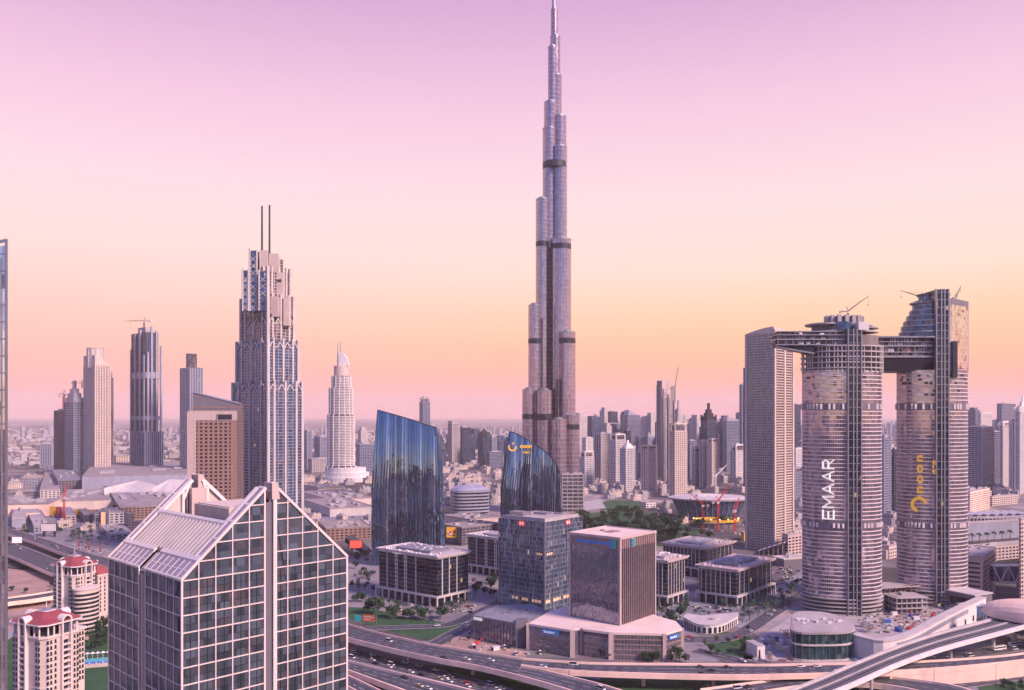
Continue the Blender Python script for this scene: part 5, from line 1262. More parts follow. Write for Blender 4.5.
# ------------------------------------------------------------------ cream hotels with red roofs (left)
def red_hotel(label, pl, pc, pr, D, a, eave_y, apex_y, wing=None, lean=0):
    o, rz, wu, wv = corner(pl, pc, pr, D, a); s_ = min(wu, wv); t = thing('hotel_building', label, 'hotel', o, rz); ze = zz(eave_y, D); za = zz(apex_y, D+s_*.7); zw = ze-7.5
    c = 3.0
    P = [(c, 0), (wu-c, 0), (wu, c), (wu, wv-c), (wu-c, wv), (c, wv), (0, wv-c), (0, c)]
    m = MB(); m.prism(P, 0, zw); m.build('wall', 'cream', t)
    m = MB(); cx, cy = wu/2, wv/2; f = lambda k: [(cx+(p[0]-cx)*k, cy+(p[1]-cy)*k) for p in P]
    m.prism(f(1.05), zw, zw+1.0); m.prism(f(1.03), ze-1, ze); z = 3.1*4
    while z < zw-3: m.prism(f(1.015), z-.3, z); z += 12.4
    m.build('cornice', 'frame', t)
    m = MB(); m.prism(f(.86), zw+1, ze-1); m.build('loggia_glazing', 'g_dark', t); m = MB()
    for i in range(8):
        a_ = Vector(f(.98)[i]); b_ = Vector(f(.98)[(i+1) % 8]); k = max(1, int((b_-a_).length/3.4))
        for j in range(k): p = a_.lerp(b_, j/k); m.tube((p.x, p.y, zw+1), (p.x, p.y, ze-1), .45, n=8)
    m.each('loggia_column', 'frame', t)
    m = MB(); m.prism(f(1.13), ze, ze+(za-ze)*.74, f(.3)); rr_ = m.build('red_roof', 'redroof', t); m = MB(); m.prism(f(1.14), ze-.5, ze+.15); m.build('eaves', 'white', t)
    m = MB(); m.prism(f(.3), ze+(za-ze)*.7, ze+(za-ze)*.8); m.build('lantern_base', 'white', rr_); m = MB(); m.prism(f(.27), ze+(za-ze)*.8, za, f(.02)); m.build('lantern', 'g_lil', rr_); m = MB(); m.tube((cx, cy, za-.5), (cx, cy, za+5), .25, .1, 6); m.build('finial', 'white', rr_)
    # bays with arches
    for side in ('u', 'v', 'u2', 'v2'):
        L_ = wu if side[0] == 'u' else wv; c0 = L_*.55; hw = 2.2
        if side == 'u': fn = lambda x, y, z: (c0+x, -y, z)
        elif side == 'v': fn = lambda x, y, z: (-y, c0-x, z)
        elif side == 'u2': fn = lambda x, y, z: (c0-x, wv+y, z)
        else: fn = lambda x, y, z: (wu+y, c0+x, z)
        def bx(m_, x0, x1, y0, y1, z0, z1): m_.hexa([fn(x0, y1, z0), fn(x1, y1, z0), fn(x1, y0, z0), fn(x0, y0, z0)], [fn(x0, y1, z1), fn(x1, y1, z1), fn(x1, y0, z1), fn(x0, y0, z1)])
        m = MB(); bx(m, -hw-.8, -hw, -.2, 2.0, 0, ze+1); bx(m, hw, hw+.8, -.2, 2.0, 0, ze+1); n = 12
        for i in range(n):
            a1, a2 = math.pi*i/n, math.pi*(i+1)/n
            q = [(hw*math.cos(a1), hw*math.sin(a1)), ((hw+.9)*math.cos(a1), (hw+.9)*math.sin(a1)), ((hw+.9)*math.cos(a2), (hw+.9)*math.sin(a2)), (hw*math.cos(a2), hw*math.sin(a2))]
            m.hexa([fn(u, 2.1, ze+.6+v) for u, v in q], [fn(u, -2.6, ze+.6+v) for u, v in q])
        m.build('arched_bay', 'frame', t); m = MB(); bx(m, -hw, hw, -4, .3, zw, ze+.6)
        for i in range(n):
            a1, a2 = math.pi*i/n, math.pi*(i+1)/n; m.face([fn(0, .3, ze+.6), fn(hw*math.cos(a1), .3, ze+.6+hw*math.sin(a1)), fn(hw*math.cos(a2), .3, ze+.6+hw*math.sin(a2))])
        m.build('arched_window', 'g_teal', t)
        z = 2.0
        while z < zw-2.5:
            m = MB(); bx(m, -hw, hw, .1, 1.7, z, z+.9); m.build('balcony', 'frame', t); m = MB(); bx(m, -hw+.3, hw-.3, .02, .12, z+.9, z+2.7); m.build('window', 'g_dark', t); z += 3.1
    w0 = None
    for side, L_ in (('u', wu), ('v', wv)):
        z = zw-2.9; 
        while z > 2 and z > zw-34:
            for f_ in (.12, .2, .31, .8, .88):
                if w0 is None:
                    m = MB(); m.box(-.55, .55, -.12, .1, 0, 1.7); m.box(-.8, .8, -.25, -.12, -.25, 0); w0 = m.build('window', 'g_dark', t); w1 = w0
                else: w1 = w0.copy(); C.objects.link(w1); w1.parent = t
                if side == 'u': w1.location = (L_*f_, 0, z); w1.rotation_euler = (0, 0, 0)
                else: w1.location = (0, L_*(1-f_), z); w1.rotation_euler = (0, 0, -math.pi/2)
            z -= 3.1
    if wing:
        (x0, x1, y0, y1, zt) = wing; m = MB(); m.box(x0, x1, y0, y1, 0, zt); m.build('wing', 'cream', t); m = MB(); m.box(x0-.8, x1+.8, y0-.8, y1+.8, zt, zt+1.2); m.build('wing_cornice', 'frame', t)
        z = zt-3; k = 0
        while z > 2 and k < 9:
            for f_ in (.2, .5, .8):
                w1 = w0.copy(); C.objects.link(w1); w1.parent = t; w1.location = (x0+(x1-x0)*f_, y0, z)
            z -= 3.1; k += 1
    return t, wu, wv, ze
red_hotel('nearest cream hotel with a red hipped roof and white arched gables, bottom left corner', 10, 43, 82, 450, 25, 626, 607, (23, 29, 5, 18, 50))
th, hu, hv, hz_ = red_hotel('farther cream hotel with a red hipped roof and terraced front, behind the nearest red-roofed hotel', 51, 74, 98, 645, 25, 567, 553, (24, 37, 4, 20, 43))
def hotel_extras():
    t = th; m = MB(); m.prism(ell(10, 7, 20, hu*.35, -4), 0, hz_-17); m.build('terrace_block', 'cream', t); m = MB(); m.prism(ell(10.8, 7.8, 20, hu*.35, -4), hz_-17, hz_-16); m.build('terrace_slab', 'frame', t)
    m = MB(); z = 4
    while z < hz_-20: m.prism(ell(10.15, 7.15, 20, hu*.35, -4), z, z+1.7); z += 3.2
    m.build('terrace_windows', 'g_dark', t)
    m = MB(); m.prism(rect(23.5, 37.5, 3.5, 20.5), 44.2, 50, rect(28, 33, 10, 14)); m.build('wing_roof', 'redroof', t)
    # pool deck
    c = G(99, 663); t = thing('swimming_pool', 'blue swimming pool with a white scalloped canopy beside the nearest red-roofed hotel', 'pool', c, R(18)); m = MB(); m.box(-13, 13, -9, 9, 0, 1.2); m.build('deck', 'pale', t); m = MB(); m.box(-9, 11, -6, 1, 1.2, 1.26); m.build('water', 'poolw', t)
    m = MB(); m.box(-11, 12, 2, 8, 1.2, 1.25); m.build('green_deck', 'teal', t); m = MB()
    for i in range(8): m.prism(ell(1.7, 1.7, 10, -12+i*3.3, 9.5), 4.6, 5.6, ell(.2, .2, 10, -12+i*3.3, 9.5)); m.tube((-12+i*3.3, 9.5, 0), (-12+i*3.3, 9.5, 4.6), .15, n=6)
    m.build('canopy', 'white', t); m = MB(); m.box(-13, 13, -10.5, -9, 0, 2.2)
    for i in range(7): m.box(-13+i*4.1, -12.4+i*4.1, -10.7, -8.9, 2.2, 3.4)
    m.build('terrace_wall', 'cream', t)
hotel_extras()
def lowblock(name, label, pl, pc, pr, y_base, y_top, a=42, m='cream', roofm='dust', cat='building', bands=True, bandm='g_dark', z0=0, group=None, units=6):
    D = dist(y_base); o, rz, wu, wv = corner(pl, pc, pr, D, a); wu, wv = abs(wu), abs(wv); t = thing(name, label, cat, o, rz, group); h = max(3, (y_base-y_top)*D/F)
    b = MB(); b.box(0, wu, 0, wv, 0, h); b.build('wall', m, t); b = MB(); b.box(-.4, wu+.4, -.4, wv+.4, h, h+.5)
    for x0, x1, y0, y1 in ((-.4, wu+.4, -.4, .1), (-.4, .1, .1, wv), (wu-.1, wu+.4, .1, wv), (-.4, wu+.4, wv, wv+.4)): b.box(x0, x1, y0, y1, h+.5, h+1.3)
    rf_ = b.build('roof', roofm, t)
    if units:
        b = MB(); r_ = random.Random(hash(label) % 999 if False else len(label)*7+int(pl))
        for i in range(units): x = r_.uniform(.08, .8)*wu; y = r_.uniform(.08, .8)*wv; b.box(x, x+r_.uniform(.05, .14)*wu, y, y+r_.uniform(.05, .14)*wv, h+.5, h+r_.uniform(1.6, 4))
        b.each('roof_unit', 'conc', rf_)
    if bands:
        b = MB(); z = 1.6
        while z < h-2.2:
            k = max(2, int(wu/6)); kk = max(2, int(wv/6))
            for i in range(k): b.box(wu*(i+.2)/k, wu*(i+.8)/k, -.12, .05, z, z+1.7)
            for i in range(kk): b.box(-.12, .05, wv*(i+.2)/kk, wv*(i+.8)/kk, z, z+1.7)
            z += 3.7
        b.each('window', bandm, t)
    return t
# ------------------------------------------------------------------ elevated roads on the left
t = thing('flyover', 'upper of the two elevated roads behind the red-roofed hotels on the left', 'flyover', G(40, 550))
flyover('L1', t, [(-8, 524), (16, 530), (40, 537), (70, 547), (100, 556), (125, 563)], [(-8, 530), (9, 534), (36, 543), (62, 553), (90, 562), (125, 572)], 8, 4, 20, (.2, .5, .8))
t = thing('flyover', 'lower of the two elevated roads behind the red-roofed hotels on the left', 'flyover', G(30, 575))
flyover('L2', t, [(-8, 536), (10, 542), (36, 551), (54, 558), (85, 569), (115, 578)], [(-8, 549), (9, 555), (30, 564), (52, 573.5), (85, 584), (115, 594)], 8, 4, 20, (.2, .45, .7))
t = thing('flyover', 'short ramp rising beside the farther red-roofed hotel at the left edge', 'flyover', G(30, 600))
flyover('L3', t, [(-8, 600), (11, 597), (30, 594.5), (52, 591)], [(-8, 605), (11, 602), (32, 599.5), (54, 596)], 6, 2, 8, (.3, .7))

# ------------------------------------------------------------------ the mall and its surroundings, far left
lowblock('exhibition_hall', 'long grey metal-clad hall below the cream drum-topped tower on the left', 60, 82, 232, 496, 477, 66, 'lilacm', 'malldust', 'hall', False)
def faceted_roof():
    D = 1640; t = thing('faceted_hall', 'white hall with a folded faceted roof in front of the long grey metal-clad hall', 'hall', at(145, HY, D)-Vector((0, 0, H))); k = D/F; X = lambda px: (px-145)*k; Z = lambda y: zz(y, D)
    top = [(104, 488, 0), (128, 482, 40), (151, 487.5, 15), (160, 481, 50), (190, 483, 60)]; bot = [(107, 497), (122, 498.5), (150, 498), (165, 498), (192, 497)]; m = MB()
    for i in range(4):
        a, b = top[i], top[i+1]; c, d = bot[i], bot[i+1]
        m.face([(X(c[0]), -10, Z(c[1])), (X(d[0]), -10, Z(d[1])), (X(b[0]), b[2], Z(b[1]))]); m.face([(X(c[0]), -10, Z(c[1])), (X(b[0]), b[2], Z(b[1])), (X(a[0]), a[2], Z(a[1]))])
        m.face([(X(a[0]), a[2], Z(a[1])), (X(b[0]), b[2], Z(b[1])), (X(b[0]), 110, Z(494)), (X(a[0]), 110, Z(494))])
    m.build('faceted_roof', 'pale', t); m = MB(); m.hexa([(X(106), -6, 0), (X(192), -6, 0), (X(192), 110, 0), (X(106), 110, 0)], [(X(106), -6, Z(497.5)), (X(192), -6, Z(497.5)), (X(192), 110, Z(497)), (X(106), 110, Z(497))]); m.build('wall', 'mauve', t)
faceted_roof()
lowblock('mall_building', 'broad low mall building with a pinkish wall at the left edge', -40, -20, 48, 518, 506, 74, 'parap', 'malldust', 'mall', False, units=14)
lowblock('mall_building', 'low mall wing with a pale flat roof behind the red and yellow hoardings', 30, 52, 118, 511, 502, 68, 'cream', 'malldust', 'mall', False, units=16)
lowblock('mall_building', 'low brown-walled mall wing right of the yellow hoarding', 98, 120, 176, 520, 508, 62, 'brown', 'malldust', 'mall', True, units=12)
lowblock('mall_building', 'pale mall wing with rooftop plant next to the ribbed roof of the gabled tower', 110, 138, 215, 512, 501, 60, 'pale', 'malldust', 'mall', False, units=22)
lowblock('mall_building', 'low grey services block behind the mall at far left', 14, 20, 52, 487, 479, 70, 'lilacm', 'malldust', 'building', True, 'dsteel', units=4)
lowblock('mall_building', 'white flat-roofed block at the foot of the blue crane tower on the left', 20, 40, 60, 500, 490, 62, 'pale', 'malldust', 'building', True, units=8)
lowblock('office_block', 'dark low glazed block below the dark crane tower, left of the long grey hall', 52, 58, 82, 495, 481, 60, 'mauve', 'greyr', 'building', True, units=4)
lowblock('office_block', 'pale low block with a rounded yellowish front beside the dark tower with a roof crane', 110, 116, 131, 476, 456, 55, 'cream', 'dust', 'building', True, units=3)
lowblock('shop_building', 'white shop building with dark windows in front of the brown mall wing', 101, 109, 124, 529, 513, 55, 'white', 'dust', 'shop', True, units=4)
lowblock('shop_building', 'dark narrow block right of the white shop building', 124, 128, 134, 532, 514, 50, 'mauve', 'greyr', 'shop', True, units=0)
lowblock('warehouse', 'small white flat building beside the upper elevated road at left', 8, 12, 26, 528, 520, 60, 'lilacm', 'dust', 'warehouse', False, units=2)
for a_ in ((60, 66, 76, 524, 515, 'cream', 'small cream shop block behind the palms, left of three on the mall forecourt'), (78, 84, 92, 523, 515, 'mauve', 'small dark shop block behind the palms, middle of three on the mall forecourt'), (92, 95, 101, 525, 514, 'pale', 'small pale shop block behind the palms, right of three on the mall forecourt'),
           (9, 14, 40, 522, 514, 'parap', 'pinkish low retail strip below the turquoise banner at the left edge'), (26, 34, 50, 533, 526, 'lilacm', 'grey low pavilion behind the upper elevated road at left'), (100, 110, 134, 541, 535, 'lilacm', 'flat grey kiosk strip behind the red pylons')):
    lowblock('shop_building', a_[6], a_[0], a_[1], a_[2], a_[3], a_[4], 58, a_[5], 'dust', 'shop', True, units=4)
def panel(name, label, cat, px0, px1, y0, y1, yb, m, legs=True, frame='dsteel', th=1.0, rz=0):
    D = dist(yb); k = D/F; t = thing(name, label, cat, at((px0+px1)/2, HY, D)-Vector((0, 0, H)), R(rz)); w_ = (px1-px0)*k/2; b = MB(); b.box(-w_, w_, -.2, 0, zz(y1, D), zz(y0, D)); b.build('panel', m, t)
    b = MB(); b.box(-w_-.5, w_+.5, .02, th, zz(y1, D)-.5, zz(y0, D)+.5); b.build('backing', frame, t)
    if legs:
        for x in (-w_*.7, w_*.7): b = MB(); b.box(x-.5, x+.5, .1, th+.3, 0, zz(y1, D)-.5); b.build('leg', frame, t)
    return t
panel('banner', 'long turquoise banner along the top of the mall at the left edge', 'banner', 9, 36, 500, 504, 510, 'teal')
panel('hoarding', 'red hoarding beside the mall entrance, left of the yellow hoarding', 'hoarding', 57, 61, 507, 516, 518, 'red', True)
panel('hoarding', 'orange hoarding between the red and the yellow ones by the mall', 'hoarding', 50, 56, 507, 515, 517.5, 'yellow', True)
panel('hoarding', 'long yellow hoarding on the mall wall left of the white shop building', 'hoarding', 75, 97, 510, 515, 518, 'yellow', True)
panel('billboard', 'wide pale billboard screen with dark frame beside the elevated roads at left', 'billboard', 41, 56, 524, 531, 537, 'white', True, th=4)
panel('billboard', 'small lit white billboard over the elevated roads at the left edge', 'billboard', 12, 22, 537, 543, 551, 'whitel', True)
panel('billboard', 'lit shop portal with a warm glow beside the white shop building', 'sign', 101, 105.5, 512, 528, 530, 'lit', False)
panel('billboard', 'glowing red screen under the dark canopy right of the gabled tower', 'screen', 350, 362, 540.5, 548, 556, 'screen', True, th=2)
fb = panel('billboard', 'colourful food billboard on the wall between the curved blue tower and the hexagon logo tower', 'billboard', 446.5, 457.5, 527, 537.5, 545, 'yellow', True, th=2)
def food():
    D = dist(545); r = random.Random(4); 
    for m_ in ('red', 'lawn', 'white', 'orange'):
        b = MB()
        for i in range(5): x = r.uniform(-5, 3.6); z = zz(537, D)+r.uniform(1, 8); b.prism(ell(r.uniform(.8, 1.7), .06, 10, x, -.3), z, z+r.uniform(.8, 2))
        b.build('printed_picture', m_, fb)
food()
def canopy():
    a = G(345, 553); b = G(372, 565); t = thing('canopy', 'dark sloping canopy beside the glowing red screen', 'canopy', a); m = MB(); m.hexa([(0, 0, 13), (30, -30, 2), (34, -18, 2), (4, 26, 13)], [(0, 0, 19), (30, -30, 8), (34, -18, 9), (4, 26, 20)]); m.build('roof', 'dsteel', t); m = MB()
    for p in ((3, 4), (16, -10), (28, -24)): m.tube((p[0], p[1], 0), (p[0], p[1], 12-p[0]*.3), .6, n=8)
    m.build('columns', 'steel', t)
canopy()
crane('red lattice tower crane standing in front of the mall at far left', G(64, 526), 'luffing', 42, 22, 20, 'red', 70, None, 1.0)
for i, (px, py, h) in enumerate(((79, 548, 16), (89, 551, 18), (100, 553, 17))):
    p = G(px, py); t = thing('pylon', 'dark red pylon on the mall forecourt, '+('leftmost of three', 'middle of three', 'rightmost of three')[i], 'pylon', p, 0, 'red pylons on the forecourt'); m = MB(); m.prism(rect(-.8, .8, -.8, .8), 0, h*.7, rect(-.5, .5, -.5, .5)); m.build('shaft', 'redroof', t); m = MB(); m.box(-1.5, 1.5, -1.5, 1.5, 0, 1); m.build('base', 'pale', t)
# middle mall
lowblock('mall_building', 'long brown-walled mall building right of the gabled tower', 318, 326, 371, 541, 529, 70, 'brown', 'malldust', 'mall', True, units=10)
lowblock('mall_building', 'low pale mall roof with skylights right of the gabled tower', 304, 330, 374, 517, 509, 62, 'pale', 'malldust', 'mall', False, units=20)
lowblock('mall_building', 'wide flat mall roof below the rounded white spired tower', 300, 330, 376, 507, 500, 60, 'cream', 'malldust', 'mall', False, units=18)
lowblock('mall_building', 'cream low mall block at the foot of the rounded white spired tower', 303, 318, 345, 497, 488, 55, 'cream', 'malldust', 'mall', True, units=6)
lowblock('mall_building', 'dark low shop block between the curved blue tower and the hexagon logo tower', 442, 462, 500, 546, 528, 48, 'mauve', 'malldust', 'shop', True, units=6)
lowblock('mall_building', 'pale flat-roofed block in front of the rounded grey office building', 442, 470, 500, 530, 520, 50, 'cream', 'malldust', 'building', False, units=10)
def dome(label, px, py, r, m='white', hh=.5):
    p = G(px, py); t = thing('domed_roof', label, 'dome', p); b = MB(); n = 18; prev = ell(r, r, n); z = 3; b.prism(prev, 0, 3); b.build('drum', 'pale', t); b = MB()
    for i in range(5): q = ell(r*math.cos((i+1)*.3), r*math.cos((i+1)*.3), n); z2 = 3+r*hh*math.sin((i+1)*.3); b.prism(prev, z, z2, q); prev = q; z = z2
    b.build('dome', m, t)
dome('pale shallow dome on the mall roof below the rounded white spired tower', 329, 508, 17); dome('smaller pale dome left of the shallow dome on the mall roof', 312, 504, 11)
def round_office():
    D = dist(517); k = D/F; c = at(469, HY, D); t = thing('office_building', 'rounded grey office building with stacked bands and a domed roof', 'office building', (c.x, c.y+20, 0), R(20)); m = MB(); P = [(31*math.copysign(abs(math.cos(2*math.pi*i/40))**.6, math.cos(2*math.pi*i/40)), 24*math.copysign(abs(math.sin(2*math.pi*i/40))**.6, math.sin(2*math.pi*i/40))) for i in range(40)]
    m.prism(P, 0, 44); m.build('glazing', 'g_dark', t); m = MB(); f = lambda s: [(p[0]*s, p[1]*s) for p in P]; z = 5
    while z < 46: m.prism(f(1.03), z-2.8, z); z += 5.5
    m.build('bands', 'lilacm', t); m = MB(); m.prism(f(1.0), 44, 48, f(.85)); m.prism(f(.85), 48, 53, f(.5)); m.build('domed_roof', 'lilacm', t); m = MB(); m.prism(f(.4), 53, 56); m.build('roof_lantern', 'conc', t)
round_office()

# ------------------------------------------------------------------ opera hall and its building site
def opera():
    D = 1345; c = at(716, HY, D); t = thing('concert_hall', 'boat-shaped hall with an overhanging pale oval roof beyond the finned blocks', 'hall', (c.x, c.y+45, 0), R(-6)); m = MB(); m.prism(ell(46, 34, 36), 0, 33, ell(60, 42, 36)); m.build('glazed_hull', 'g_far', t)
    m = MB(); m.prism(ell(65, 47, 44), 33, 35.5, ell(67, 48, 44)); m.prism(ell(66, 47, 44), 35.5, 38, ell(56, 40, 44)); m.build('roof', 'pale', t); m = MB()
    for i in range(40):
        th = 2*math.pi*i/40; m.bar((46.6*math.cos(th), 34.6*math.sin(th), 0), (60.6*math.cos(th), 42.6*math.sin(th), 33), .9)
    m.build('hull_ribs', 'lilacm', t); m = MB(); m.box(-20, 18, -14, 12, 38, 40); m.build('roof_plant', 'white', t)
    p = G(716, 527); t = thing('building_site_ring', 'yellow floodlit round formwork ring of the building site below the boat-shaped hall', 'formwork', p); m = MB()
    for i in range(36):
        a, b = 2*math.pi*i/36, 2*math.pi*(i+1)/36; q = [(32*math.cos(a), 20*math.sin(a)), (35*math.cos(a), 22*math.sin(a)), (35*math.cos(b), 22*math.sin(b)), (32*math.cos(b), 20*math.sin(b))]; m.hexa([(u, v, 9) for u, v in q], [(u, v, 12.5) for u, v in q])
    m.build('formwork', 'yellow', t); m = MB()
    for i in range(18): th = 2*math.pi*i/18; m.tube((33.5*math.cos(th), 21*math.sin(th), 0), (33.5*math.cos(th), 21*math.sin(th), 9), .6, n=6)
    m.build('props', 'steel', t); m = MB()
    for i in range(9): th = math.pi+math.pi*i/8; m.box(34*math.cos(th)-.8, 34*math.cos(th)+.8, 23*math.sin(th)-.6, 23*math.sin(th), 13, 14.6)
    m.each('flood_lamp', 'flood', t); m = MB(); m.prism(ell(31, 19, 24), 0, 7); m.build('core', 'darkc', t)
    for i, (px, py, mh, jl, az, up, lb) in enumerate(((703, 530, 34, 26, -60, 40, 'red tower crane left of the floodlit ring'), (718, 531, 40, 30, 70, 50, 'red tower crane in the middle of the floodlit ring'), (735, 533, 30, 28, 30, 35, 'red tower crane right of the floodlit ring, by the pale arched-roof tower'), (716, 505, 52, 40, 50, 30, 'pale crane behind the boat-shaped hall'))):
        crane(lb, G(px, py), 'luffing', mh, jl, az, 'red' if i < 3 else 'white', up, 'cranes round the boat-shaped hall', 1.2)
    lowblock('site_office', 'yellow site building at the foot of the pale arched-roof tower', 741, 744, 752, 541, 533, 45, 'yellow', 'dust', 'cabin', False, units=0)
opera()

# ------------------------------------------------------------------ towers, left group
tower('apartment_tower', 'small pale slab block alone on the plain at far left', 37, 40, 52, 2700, 444, 70, 'grey')
tower('unfinished_tower', 'dark unfinished tower, lower half of the pair with cranes at far left', 54, 64, 71, 2200, 411, 45, 'bare')
def blue_crane_tower():
    t = tower('unfinished_tower', 'dark blue unfinished tower with a stepped top beneath two cranes, at far left', 64, 74, 85, 2150, 402, 45, 'blue', 'step', 38, steps=None)
blue_crane_tower()
crane('red tower crane with level jib on top of the dark unfinished pair at far left', at(63.5, 409, 2200), 'level', 34, 16, 275, 'red', 0, 'cranes on the far left towers', 1.6)
crane('luffing crane on top of the dark blue unfinished tower at far left', at(82, 388, 2170), 'luffing', 10, 85, 70, 'darkl', 60, 'cranes on the far left towers', 1.1)
tower('apartment_tower', 'cream apartment tower crowned by a pale drum, at far left', 83.5, 95, 110.5, 2120, 366, 40, 'cream', 'slope', 26)
m = MB()
def cream_drum():
    p = at(95.5, HY, 2150); t = thing('roof_drum', 'pale round drum on top of the cream tower at far left', 'drum', (p.x, p.y, zz(368, 2150))); b = MB(); b.prism(ell(19, 19, 24), 0, zz(349, 2150)-zz(368, 2150)); b.build('drum', 'cream', t); b = MB()
    for i in range(12): th = 2*math.pi*i/12; b.tube((19.5*math.cos(th), 19.5*math.sin(th), 0), (19.5*math.cos(th), 19.5*math.sin(th), 52), 1, n=5)
    b.prism(ell(20, 20, 24), 48, 50); b.build('drum_ribs', 'pale', t)
cream_drum()
tower('apartment_tower', 'thin tower with site hoists just behind the cream drum-topped tower', 106, 109, 113.5, 2300, 378, 40, 'pink')
crane('small red crane on the thin tower behind the cream drum-topped tower', at(111, 378, 2300), 'luffing', 8, 16, 300, 'red', 70, 'cranes on the far left towers', 1)
def dark_tall():
    D = 2150; t = tower('office_tower', 'tall dark blue tower with pale ribs and a wider base, standing alone at left', 131.5, 146, 158, D, 334, 43, 'dark', 'flat', 30, steps=None)
    o, rz, wu, wv = corner(131, 146, 161, D, 43); s = MB()
    for f_, top in ((.05, 352), (.3, 326), (.62, 330), (.93, 345)): s.box(wu*f_, wu*f_+4.5, -3.5, 1, 0, zz(top, D)); s.box(-3.5, 1, wv*f_, wv*f_+4.5, 0, zz(top+3, D))
    s.build('pale_ribs', 'lilacm', t); s = MB(); s.box(-5, wu+5, -5, wv*.9, 0, zz(432, D)); s.build('base_block', 'g_far', t); s = MB()
    for i in range(10): s.box(-5+(wu+9)*i/9-.8, -5+(wu+9)*i/9+.8, -6, -4.9, 0, zz(431, D)); s.box(-6, -4.9, -5+(wv*.9+4)*i/9-.8, -5+(wv*.9+4)*i/9+.8, 0, zz(431, D))
    s.build('base_ribs', 'lilacm', t); s = MB(); s.box(-1.2, wu+1.2, -1.2, wv+1.2, zz(378, D), zz(372, D)); s.box(-1.2, wu+1.2, -1.2, wv+1.2, zz(420, D), zz(416, D)); s.build('belt', 'lilacm', t)
    crane('tower crane with long level jib on the tall dark blue tower at left', at(144, 327, D+30), 'level', 12, 52, 272, 'darkl', 0, 'cranes on the far left towers', 1.3)
dark_tall()
tower('apartment_tower', 'slim grey tower with a round glass drum on top, left of the brown hotel', 180, 190, 203, 2050, 368, 42, 'grey', 'drum', 34)
# white rounded spired hotel
def white_spired():
    D = 2180; k = D/F; c = at(341, HY, D); t = thing('hotel_tower', 'rounded white tower with a curved sail crown and twin needles, above the mall roofs', 'tower', (c.x, c.y, 0)); Z = lambda y: zz(y, D)
    def drum(a, b, z0, z1, x=0, gm='g_farp', nm='curtain_wall'):
        m = MB(); m.prism(ell(a, b, 28, x), z0, z1); q = m.build(nm, gm, t); s = MB(); z = z0+4
        while z < z1: s.prism(ell(a+.9, b+.9, 28, x), z-1.9, z); z += 4
        s.build('white_bands', 'white', t); s = MB()
        for i in range(14): th = 2*math.pi*(i+.5)/14; s.tube((x+(a+.5)*math.cos(th), (b+.5)*math.sin(th), z0), (x+(a+.5)*math.cos(th), (b+.5)*math.sin(th), z1+1), 1.3, n=5)
        s.build('white_piers', 'white', t)
    drum(45, 34, 0, Z(478), -2); drum(38, 30, Z(478), Z(466)); drum(34, 26, Z(466), Z(415)); drum(30, 23, Z(415), Z(388)); drum(24, 20, Z(388), Z(376), 1)
    m = MB(); m.prism(ell(19, 17, 24, 1), Z(376), Z(366)); m.build('glazed_crown', 'lit', t) if False else m.build('glazed_crown', 'cream', t); m = MB(); n = 10
    for i in range(n):
        a1, a2 = math.pi/2*i/n, math.pi/2*(i+1)/n; m.hexa(*[[(-4+24*math.cos(a), y*math.cos(a) if False else y, Z(366)+(Z(352)-Z(366))*math.sin(a)) for a, y in ((a1, -12), (a2, -12), (a2, 12), (a1, 12))] if e else [(-4, y, Z(366)+(Z(352)-Z(366))*math.sin(a)) for a, y in ((a1, -12), (a2, -12), (a2, 12), (a1, 12))] for e in (0, 1)])
    m.build('sail_crown', 'white', t)
    for x, top in ((-8, 343), (-1, 341)): m = MB(); m.tube((x, 0, Z(370)), (x, 0, Z(top)), 2, .9, 7); m.build('needle', 'lilacm', t)
    m = MB(); m.prism(ell(62, 44, 30, 16), 0, 12); m.prism(ell(56, 40, 30, 16), 12, 24); m.prism(ell(50, 37, 30, 14), 24, 36); m.build('stepped_base', 'white', t)
white_spired()
